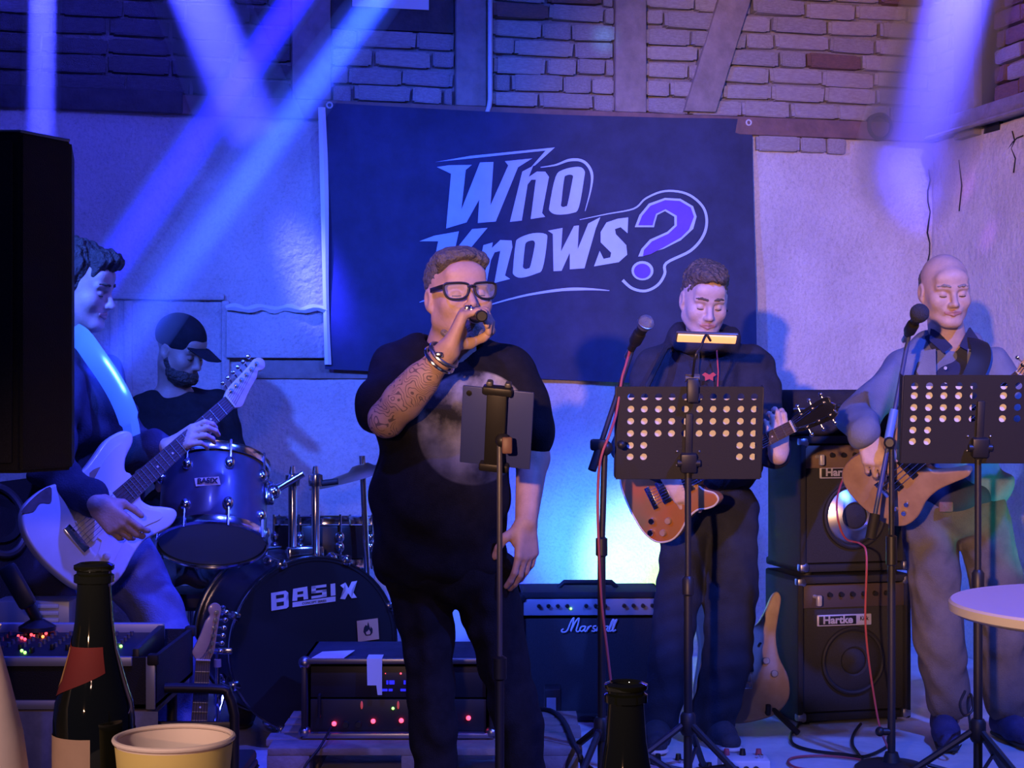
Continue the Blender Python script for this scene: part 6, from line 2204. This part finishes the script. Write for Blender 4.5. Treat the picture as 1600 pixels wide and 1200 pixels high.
t.add('mic_clip', lathe([(.017, -.025), (.02, -.02), (.02, .02), (.016, .03)], 14, W(996, 527, 5.07), m1b - m1a), 'black_plastic', world=True)
tripod(t, pb, .3, .3, 2.2, hub=.2)
p_ = [W(984, 548, 5.12), W(978, 570, 5.1), W(972, 590, 5.09), W(968, 615, 5.08), W(962, 650, 5.07), W(952, 680, 5.03), W(938, 720, 5.02), W(934, 780, 5.03), W(936, 860, 5.03), W(940, 940, 5.03), W(948, 1010, 5.0), W(957, 1090, 4.98), W(962, 1170, 4.97), W(975, 1215, 4.99)]
solo('microphone_cable', tube(cr(p_, 5), .0042, 8), 'cable_red', 'red microphone cable running down the boom stand', 'cable', loc=p_[0])

m2a, m2b = W(1437, 489, 5.3), W(1418, 522, 5.42)
mic('dark foam-headed microphone before the bald bassist\'s chin', m2a, m2b, True, .031)
pb = Vector((W(1393, 0, 5.38).x, 5.38, ZS))
t = Thing('microphone_stand', 'black microphone stand with slanting boom before the bassist', 'stand', loc=pb)
jz = W(1393, 690, 5.38)
t.add('lower_tube', cyl(pb + Vector((0, 0, .03)), W(1393, 860, 5.38), .0125, n=14), 'stand_black', world=True)
t.add('upper_tube', cyl(W(1393, 865, 5.38), jz, .009, n=14), 'stand_black', world=True)
t.add('height_clutch', lathe([(.012, -.05), (.018, -.045), (.018, .045), (.01, .05)], 14, W(1393, 860, 5.38)), 'black_plastic', world=True)
bo0, bo1 = W(1360, 842, 5.33), W(1420, 525, 5.42)
t.add('boom_arm', cyl(bo0, bo1, .0075, n=12), 'tube_blue', world=True)
t.add('boom_highlight', cyl(W(1397, 640, 5.386), W(1388, 686, 5.372), .0135, n=14), mat('highlight_blue', (0.12, 0.25, 0.7), 0.4), world=True)  # bright blue length paints the highlight on the boom
t.add('counterweight', cyl(bo0, bo0 * .88 + bo1 * .12, .017, n=14), 'rubber', world=True)
t.add('boom_joint', merge(ball(W(1390, 692, 5.36), .02, 12, 8), cyl(W(1390, 692, 5.34), W(1393, 690, 5.40), .013, n=12)), 'black_plastic', world=True)
t.add('mic_clip', lathe([(.017, -.025), (.02, -.02), (.02, .02), (.016, .03)], 14, W(1424, 512, 5.37), m2b - m2a), 'black_plastic', world=True)
t.add('round_base', lathe([(0, 0), (.115, 0), (.118, .01), (.1, .022), (.03, .03), (.02, .06), (0, .06)], 32, pb), 'stand_black', world=True)
t.add('hub_knob', merge(cyl(W(1375, 1143, 5.38), W(1393, 1143, 5.38), .012, n=12), ball(W(1375, 1143, 5.38), .016, 10, 8)), 'black_plastic', world=True)
# cables of the right side
p_ = [W(1318, 745, 5.93), W(1308, 780, 5.85), W(1310, 815, 5.8), W(1322, 842, 5.75), W(1345, 850, 5.65), W(1354, 870, 5.6), W(1352, 960, 5.58), W(1356, 1020, 5.57), W(1366, 1090, 5.56), W(1376, 1140, 5.55)]
q_ = Vector((p_[-1].x + .03, 5.5, ZS + .006))
solo('instrument_cable', tube(cr(p_ + [q_, q_ + Vector((-.03, -.1, 0)), q_ + Vector((-.25, -.16, 0)), q_ + Vector((-.36, -.2, 0)), q_ + Vector((-.3, -.26, 0)), q_ + Vector((-.1, -.24, 0)), q_ + Vector((0.05, -.3, 0))], 6), .0036, 8), 'cable_red', 'thin red cable hanging in front of the bass amplifiers', 'cable', loc=p_[0])
fl = lambda x, y: Vector((W(x, y, (CZ - ZS) * FPX / (y - 600)).x, (CZ - ZS) * FPX / (y - 600), ZS + .007))
p_ = [W(1252, 1098, 6.05), fl(1247, 1136), fl(1236, 1150), fl(1240, 1166), fl(1270, 1176), fl(1320, 1182), fl(1352, 1185), fl(1385, 1170), fl(1388, 1155)]
solo('instrument_cable', tube(cr(p_, 6), .0055, 8), 'cable_black', 'black cable looping over the floor left of the amplifiers', 'cable', loc=p_[1])
p_ = [fl(1345, 1134), fl(1334, 1150), fl(1332, 1166), fl(1340, 1180), fl(1352, 1198), fl(1360, 1212)]
solo('instrument_cable', tube(cr(p_, 6), .0055, 8), 'cable_black', 'short black cable running forward from under the lower amplifier', 'cable', loc=p_[0])
p_ = [fl(1370, 1196), fl(1330, 1188), fl(1280, 1184), fl(1240, 1187), fl(1232, 1195), fl(1250, 1204), fl(1300, 1208)]
solo('instrument_cable', tube(cr(p_, 6), .004, 8), 'cable_red', 'dark red cable loop lying at the front of the floor', 'cable', loc=p_[0])
p_ = [W(1508, 1080, 5.5), W(1500, 1100, 5.45), W(1507, 1118, 5.4), W(1520, 1108, 5.4), W(1517, 1085, 5.45), W(1512, 1100, 5.5), fl(1515, 1150), fl(1490, 1180)]
solo('instrument_cable', tube(cr(p_, 6), .0045, 8), 'cable_black', 'black cable curl beside the bassist\'s jeans', 'cable', loc=p_[0])
p_ = [W(517, 1136, 5.17), W(510, 1150, 5.1), W(498, 1170, 5.05), W(478, 1195, 5.02), W(470, 1215, 5.01)]
solo('instrument_cable', tube(cr(p_, 6), .004, 8), 'cable_black', 'black cable hanging from the rack case over the pallet', 'cable', loc=p_[0])
p_ = [fl(720, 1184) + Vector((.03, .0, .15)), fl(860, 1178) + Vector((0, 0, .14)), W(900, 1168, 5.06), W(910, 1195, 5.02), W(908, 1215, 5.0)]
solo('power_cable', tube(cr(p_, 6), .008, 8), 'cable_black', 'thick black power cable bent over the pallet\'s right end', 'cable', loc=p_[2])

# ------------------------------------------------------------------ effect pedals on the floor
mat('pedal_white', (0.55, 0.55, 0.58), 0.4)


def pedal(label, px, py, w, dd, h, nk, bars=True):
    c = fl(px, py)
    c.z = ZS
    t = Thing('effect_pedal', label, 'effect pedal', loc=c)
    t.add('housing', box(tuple(c + Vector((0, dd / 2, h / 2))), (w, dd, h), .006), 'pedal_white', world=True)
    for k in range(nk):
        x = -w / 2 + w * (k + .5) / nk
        t.add('knob', lathe([(0, 0), (.011, 0), (.008, .02), (0, .02)], 12, c + Vector((x, dd * .7, h))), 'cable_red' if bars and k % 2 == 0 else 'knob_black', world=True)
        t.add('jack_socket', lathe([(0, 0), (.011, 0), (.011, .006), (.006, .007), (0, .004)], 12, c + Vector((x * .6, .0, h * .5)), (0, -1, 0)), 'knob_black', world=True)
    t.add('foot_switch', lathe([(0, 0), (.01, 0), (.01, .012), (0, .014)], 12, c + Vector((w * .32, dd * .3, h))), 'chrome', world=True)


pedal('white effect pedal with red knobs at the right of the row', 1166, 1216, .155, .12, .055, 3)
pedal('white effect pedal under the music stand legs', 1128, 1236, .12, .11, .05, 2, False)
pedal('white effect pedal at the left of the row near the bottle', 1048, 1222, .13, .12, .05, 2, False)

# ------------------------------------------------------------------ left: loudspeaker, mixer table, chair, monitor
sd = 3.3
x1 = W(112, 0, sd + .09).x
zt, zb = W(0, 210, sd).z, W(0, 738, sd).z
M = Matrix.Translation((x1 - .21, sd, zb))
t = Thing('pa_loudspeaker', 'tall black loudspeaker box at the left edge', 'loudspeaker', M=M)
H_ = zt - zb
out = [(-.2, .0), (-.165, -.04), (.145, -.04), (.21, .09), (.15, .34), (-.15, .34)]
bm = bmesh.new()
f = bm.faces.new([bm.verts.new((x, y, 0)) for x, y in out])
r = bmesh.ops.extrude_face_region(bm, geom=[f])
bmesh.ops.translate(bm, vec=(0, 0, H_), verts=[e for e in r['geom'] if isinstance(e, bmesh.types.BMVert)])
bmesh.ops.recalc_face_normals(bm, faces=bm.faces)
bmesh.ops.bevel(bm, geom=list(bm.edges), offset=.006, segments=2, affect='EDGES')
t.add('cabinet', from_bm(bm), 'tolex')
t.add('grille', box((-.01, -.046, H_ / 2), (.28, .012, H_ - .04), .004), 'grille_cloth')
t.add('top_rim', tube([(-.16, -.035, H_ + .001), (.143, -.035, H_ + .001), (.205, .09, H_ + .001)], .003, 6), 'steel')
t2 = Thing('speaker_stand', 'black tripod pole under the loudspeaker', 'stand', loc=(x1 - .21, sd + .15, 0))
t2.add('pole', cyl((x1 - .21, sd + .15, .1), (x1 - .21, sd + .15, zb + .001), .0175, n=14), 'stand_black', world=True)
tripod(t2, (x1 - .21, sd + .15, 0), .5, .45, .5, .014, hub=.55)

# table with cloth, flight case and mixing desk
td = 4.3
xr = W(243, 0, td).x
zc1, zc0 = W(0, 1026, td).z, W(0, 1108, td).z
mat('table_cloth', (0.24, 0.26, 0.40), 0.95, var=0.15, vscale=30)
t = Thing('side_table', 'grey-draped table carrying the mixer case at the left', 'table', loc=(xr - .5, td + .25, 0))
t.add('tabletop', box((xr - .52, td + .28, zc0 - .018), (1.0, .56, .03), .004), 'timber', world=True)
V, Fc = [], []
n_ = 60
for i in range(n_ + 1):
    s = i / n_
    x = xr - 1.02 + 1.03 * s
    for j in range(2):
        V.append((x + .004 * math.sin(s * 50), td - .012 + (.012 * math.sin(s * 60) if j else 0), zc0 - .004 if j == 0 else .02))
for i in range(n_):
    Fc.append((2 * i, 2 * i + 2, 2 * i + 3, 2 * i + 1))
t.add('cloth_skirt', (V, Fc), 'table_cloth', world=True)
for sx in (xr - .98, xr - .06):
    for y in (td + .05, td + .5):
        t.add('leg', cyl((sx, y, 0), (sx, y, zc0 - .03), .015, n=10), 'black_metal', world=True)
t = Thing('flight_case', 'black flight case with silver edges holding the mixer at the left', 'case', loc=(xr - .45, td, zc0))
wc = .95
for z in (zc0 + .012, zc1 - .012):
    t.add('silver_edge', box((xr - wc / 2 - .03, td, z), (wc - .06, .014, .024), .002), 'panel_silver', world=True)
t.add('silver_edge', box((xr - .012, td, (zc0 + zc1) / 2), (.024, .014, zc1 - zc0), .002), 'panel_silver', world=True)
t.add('front_panel', box((xr - wc / 2, td + .006, (zc0 + zc1) / 2), (wc, .012, zc1 - zc0 - .004)), 'tolex', world=True)
t.add('side_panel', box((xr - .006, td + .25, (zc0 + zc1) / 2), (.012, .5, zc1 - zc0 - .004)), 'tolex', world=True)
t.add('floor_panel', box((xr - wc / 2, td + .25, zc0 + .006), (wc, .5, .012)), 'tolex', world=True)
t.add('rear_panel', box((xr - wc / 2, td + .5, (zc0 + zc1) / 2), (wc, .012, zc1 - zc0 - .004)), 'tolex', world=True)
for y in (td + .004, td + .5):
    t.add('corner_piece', box((xr - .006, y, zc1 - .008), (.03, .03, .03), .006), 'rubber', world=True)
# mixing desk: sloping panel with knobs, faders and lights
xm1, xm0 = xr - .05, xr - .80
zm0, zm1 = zc1 - .004, zc1 + .075
MX = basis((0, .98, .05), (0, -.05, .98), (xm0, td + .03, zm0))
t = Thing('mixing_desk', 'black mixing desk with red, green and white lights in the flight case', 'mixer', M=MX)
wm, lm_ = xm1 - xm0, .32
t.add('panel', box((wm / 2, .02, lm_ / 2), (wm, .04, lm_), .004), mat('desk_black', (0.006, 0.006, 0.008), 0.6))
t.add('rear_rail', box((wm / 2, .0, lm_), (wm, .05, .02), .004), 'panel_silver')
t.add('side_cheek', box((wm - .008, .01, lm_ / 2), (.018, .06, lm_), .004), 'black_plastic')
kk = new_mesh('mixer_knob', lathe([(0, 0), (.006, 0), (.005, .011), (0, .011)], 8, (0, 0, 0), (0, -1, 0)), 'clip_grey')
fk = new_mesh('fader_cap', box((0, -.008, 0), (.009, .016, .02), .002), 'knob_black')
for i in range(16):
    for j in range(5):
        t.put('mixer_knob', kk, M=Matrix.Translation((.04 + i * .042, 0, .12 + j * .038)))
    t.put('fader_cap', fk, M=Matrix.Translation((.04 + i * .042, 0, .04 + .05 * random.random())))


def led_at(px, py, mn, r=.0045):
    """lamp on the desk's panel seen at a pixel"""
    o_ = Vector((0, 0, CZ))
    d = (W(px, py, 1.0) - o_)
    n = -(MX.to_3x3() @ Vector((0, 1, 0)))
    p0 = MX.translation
    k = (p0 - o_).dot(n) / d.dot(n)
    q = MX.inverted() @ (o_ + d * k)
    t.add('indicator_lamp', ball((q.x, -.004, q.z), r, 8, 6), mn)


for px, py, mn in ((29, 996, 'led_small_red'), (34, 999, 'led_small_red'), (39, 1001, 'led_small_red'), (49, 994, 'led_small_red'), (54, 996, 'led_small_red'), (72, 992, 'led_small_red'), (67, 997, 'led_orange'), (49, 985, 'led_white'), (65, 986, 'led_white'), (70, 984, 'led_white'), (34, 1019, 'led_green'), (39, 1022, 'led_green'), (189, 1012, 'led_green')):
    led_at(px, py, mn)
# laptop-like gooseneck lamp leaning over the desk
g0, g1_ = W(58, 968, 4.6), W(14, 893, 4.5)
t = Thing('desk_lamp', 'black tilted desk lamp leaning over the mixing desk', 'lamp', loc=g0)
t.add('arm', cyl(g0, g0 * .45 + Vector(g1_) * .55, .016, n=12), 'black_metal', world=True)
t.add('head', box(tuple((Vector(g0) * .3 + Vector(g1_) * .7)), (.05, .03, .13), .012, R=Matrix.Rotation(math.radians(-30), 3, 'Y')), 'black_plastic', world=True)
t.add('base', lathe([(0, 0), (.05, 0), (.05, .012), (.02, .03), (0, .03)], 20, (g0.x, g0.y, g0.z - .03)), 'black_metal', world=True)
t = Thing('equipment_stack', 'small blue-lit device with stacked slots behind the mixing desk', 'device', loc=W(70, 965, 4.75))
c = W(65, 950, 4.78)
t.add('body', box(tuple(c + Vector((-.03, .06, -.04))), (.22, .12, .12), .005), 'panel_silver', world=True)
for k in range(4):
    t.add('slot', box(tuple(c + Vector((.02, -.002, .005 - k * .02))), (.06, .006, .011), .002), 'white_paint', world=True)
# floor monitor with a round cone behind the loudspeaker
Mm = basis((-.32, .3, .9), (.55, -.8, .25), W(22, 860, 4.95))
t = Thing('stage_monitor', 'dark stage monitor with a grey cone ring at the left edge', 'loudspeaker', M=Mm)
t.add('cabinet', box((-.05, .16, .0), (.42, .3, .46), .012), 'tolex')
t.add('cone_ring', tube([(-.02 + .075 * math.cos(a), -.0, .1 + .11 * math.sin(a)) for a in np.linspace(0, 6.283, 41)[:-1]], .012, 8, True), 'clip_grey')
t.add('cone', lathe([(0, .02), (.03, .01), (.07, -.01)], 32, (-.02, .01, .1), (0, 1, 0), cap=False), 'rubber')
tm = Mm.translation
t2 = Thing('monitor_trestle', 'dark support under the stage monitor at the left edge', 'stand', loc=(tm.x, tm.y + .1, 0))
for sx in (-1, 1):
    for sy in (-1, 1):
        t2.add('leg', tube([(tm.x - .05 + sx * .12, tm.y + .2 + sy * .08, tm.z - .2), (tm.x - .05 + sx * .17, tm.y + .2 + sy * .12, ZS)], .012, 8), 'black_metal', world=True)
# tubular chair
cd = 4.42
xl, xr2 = W(120, 0, cd + .3).x, W(366, 0, cd).x
zt = W(0, 1076, cd).z
t = Thing('metal_chair', 'black tubular metal chair standing before the bass drum', 'chair', loc=((xl + xr2) / 2, cd + .2, 0))
xl = xr2 - .45
bk = [(xl, cd, .0), (xl, cd, zt - .05), (xl + .012, cd, zt - .015), (xl + .05, cd, zt), (xr2 - .06, cd, zt), (xr2 - .016, cd, zt - .018), (xr2, cd, zt - .07), (xr2, cd, .0)]
t.add('back_frame', tube(cr(bk[:2], 1) + cr(bk[1:7], 4) + [bk[7]], .0135, 10), 'black_metal', world=True)
t.add('cross_rail', box(((xl + xr2) / 2, cd, W(0, 1136, cd).z), (.44, .014, .03), .003), 'black_metal', world=True)
t.add('seat', box(((xl + xr2) / 2, cd + .22, .40), (.44, .42, .035), .012), 'black_plastic', world=True)
for sx in (xl + .01, xr2 - .01):
    t.add('leg', tube([(sx, cd + .02, .385), (sx, cd + .40, .385), (sx, cd + .43, .0)], .0125, 8), 'black_metal', world=True)

# ------------------------------------------------------------------ foreground: tables, bottles, cup
mat('bottle_glass', (0.004, 0.005, 0.003), 0.04, spec=0.4)
mat('label_red', (0.09, 0.011, 0.012), 0.8, spec=0.2)
mat('label_gold', (0.28, 0.14, 0.04), 0.6)
mat('label_tan', (0.34, 0.2, 0.13), 0.7, var=0.1, vscale=20)
mat('cup_inside', (0.70, 0.55, 0.47), 0.7)
mat('cup_yellow', (0.62, 0.45, 0.13), 0.6)
mat('table_white', (0.60, 0.58, 0.60), 0.4)
mat('jug_cream', (0.66, 0.50, 0.44), 0.6, var=0.05)
ZTB = 1.052
t = Thing('bar_table', 'round bar table carrying the bottles and the cup at the front', 'table', loc=(-.2, 1.3, 0))
t.add('tabletop', lathe([(0, ZTB - .025), (.40, ZTB - .025), (.41, ZTB - .02), (.41, ZTB - .004), (.405, ZTB), (0, ZTB)], 64), 'table_white')
t.add('column', cyl((0, 0, .02), (0, 0, ZTB - .024), .03, n=20), 'steel')
t.add('foot_plate', lathe([(0, 0), (.24, 0), (.24, .012), (.05, .03), (0, .03)], 40), 'steel')


def bottle(label, px, d, H, R, lab):
    x = W(px, 0, d).x
    t = Thing('beer_bottle', label, 'bottle', loc=(x, d, ZTB))
    k = R / .0335
    pr = [(0, .0), (.030 * k, 0), (.0335 * k, .006), (.0335 * k, H * .50), (.032 * k, H * .555), (.026 * k, H * .63), (.0195 * k, H * .72), (.0155 * k, H * .82), (.0138 * k, H * .925), (.0138 * k, H * .935), (.0165 * k, H * .94), (.0165 * k, H * .962), (.0142 * k, H * .968), (.0142 * k, H * .975), (.0155 * k, H * .98), (.0155 * k, H * .995), (.012 * k, H), (.0105 * k, H * .99), (.0105 * k, H * .93)]
    gb = t.add('glass_body', lathe(pr, 40, cap=False), 'bottle_glass')
    rad = lambda z: float(np.interp(z, [q[1] for q in pr[2:10]], [q[0] for q in pr[2:10]]))
    t.add('lip', lathe([(.0158 * k, H * .978), (.0166 * k, H * .983), (.0166 * k, H * .994), (.0125 * k, H * 1.001), (.0105 * k, H * .995)], 32, cap=False), 'bottle_glass')

    def wrap(name, a0, a1, zf0, zf1, mn, parent=None, off=.0006, n=18, m=8):
        V, Fc = [], []
        for i in range(n + 1):
            u = i / n
            a = a0 + (a1 - a0) * u
            for j in range(m + 1):
                z = zf0(u) + (zf1(u) - zf0(u)) * j / m
                r = rad(z) + off
                V.append((r * math.sin(a), -r * math.cos(a), z))
        for i in range(n):
            for j in range(m):
                q = i * (m + 1) + j
                Fc.append((q, q + m + 1, q + m + 2, q + 1))
        return t.add(name, (V, Fc), mn, parent=parent)
    if lab:
        nl = wrap('neck_label', -1.75, .62, lambda u: H * (.56 + .10 * u), lambda u: H * (.74 - .0 * u) if u > .3 else H * (.78 - .13 * u), 'label_red')
        wrap('label_stripe', -1.6, -1.05, lambda u: H * (.58 + .05 * u), lambda u: H * .735, 'label_gold', nl, .0010)
        bl = wrap('body_label', -1.9, .15, lambda u: .03, lambda u: H * .46, 'label_tan')
        wrap('body_label', .85, 2.9, lambda u: .03, lambda u: H * .47, 'label_tan')
    return t


bottle('brown beer bottle with red neck label, taller one at the left', 147, 1.45, .272, .0350, True)
bottle('dark unlabelled beer bottle at the bottom centre', 978, 1.15, .222, .0305, False)
cx = W(272, 0, 1.39).x
t = Thing('paper_cup', 'yellow paper cup with pale rim at the bottom left', 'cup', loc=(cx, 1.39, ZTB))
hc = W(0, 1153, 1.39).z - ZTB
t.add('wall', lathe([(.034, 0), (.036, .0), (.0485, hc - .004)], 48, cap=False), 'cup_yellow')
t.add('inner_wall', lathe([(.0345, .008), (.0475, hc - .002)], 48, cap=False), 'cup_inside')
t.add('rim', tube([(.0488 * math.cos(a), .0488 * math.sin(a), hc) for a in np.linspace(0, 6.283, 49)[:-1]], .0022, 8, True), 'cup_inside')
t.add('bottom', lathe([(0, .006), (.0355, .006), (.0355, .009), (0, .009)], 40), 'cup_inside')
jx = W(-30, 0, 1.42).x
t = Thing('cream_jug', 'pale cream rounded jug cut by the left frame edge', 'jug', loc=(jx, 1.42, ZTB))
t.add('body', lathe([(0, .0), (.03, .0), (.036, .01), (.0415, .05), (.0405, .09), (.035, .13), (.024, .175), (.016, .205), (.015, .215), (.017, .222), (.013, .22), (.012, .2)], 48, cap=False), 'jug_cream')
t.add('handle', tube(cr([(-.02, 0, .19), (-.06, 0, .18), (-.07, 0, .13), (-.04, 0, .08)], 5), .006, 8), 'jug_cream')

tx = W(1765, 0, 2.9).x
ztp = W(0, 943, 2.9).z
t = Thing('bar_table', 'white round bar table cut by the right frame edge', 'table', loc=(tx, 2.9, 0))
t.add('tabletop', lathe([(0, ztp - .024), (.295, ztp - .024), (.305, ztp - .018), (.306, ztp - .004), (.302, ztp), (0, ztp)], 72), 'table_white')
t.add('column', cyl((0, 0, .02), (0, 0, ztp - .024), .03, n=20), 'steel')
t.add('foot_plate', lathe([(0, 0), (.24, 0), (.24, .012), (.05, .03), (0, .03)], 40), 'steel')

# ------------------------------------------------------------------ haze hanging in the light beams
def haze_mat(name, dens):
    m = bpy.data.materials.new(name)
    m.use_nodes = True
    nt = m.node_tree
    nt.nodes.remove(nt.nodes['Principled BSDF'])
    v = nt.nodes.new('ShaderNodeVolumeScatter')
    v.inputs['Color'].default_value = (1, 1, 1, 1)
    v.inputs['Density'].default_value = dens
    v.inputs['Anisotropy'].default_value = 0.0
    nt.links.new(v.outputs[0], nt.nodes['Material Output'].inputs['Volume'])
    return m


HZ = ('thin blue haze shaft slanting to the guitarist behind the loudspeaker', 'paler haze shaft ending on the guitarist\'s shoulder', 'narrow upright haze shaft above the loudspeaker', 'broad haze plume left of the banner', 'wide bright haze shaft at the upper right corner')
for k, (a, b, ra, rb, pw, c, dn) in enumerate(BEAMS):
    L = (b - a).length
    n_ = 14
    prof = [(0, 0)]
    for i in range(n_ + 1):
        q = i / n_
        prof.append(((ra + (rb - ra) * q) * 1.15, L * q))
    prof.append((0, L))
    x_, y_, z_ = frame_of(b - a)
    Mz = Matrix((x_, y_, z_)).transposed().to_4x4()
    Mz.translation = a
    o = bpy.data.objects.new('haze_shaft', new_mesh('haze_shaft', lathe(prof, 24), haze_mat('haze_%d' % k, dn), True))
    COL.objects.link(o)
    o.matrix_world = Mz
    tag(o, HZ[k], 'haze', kind='stuff')
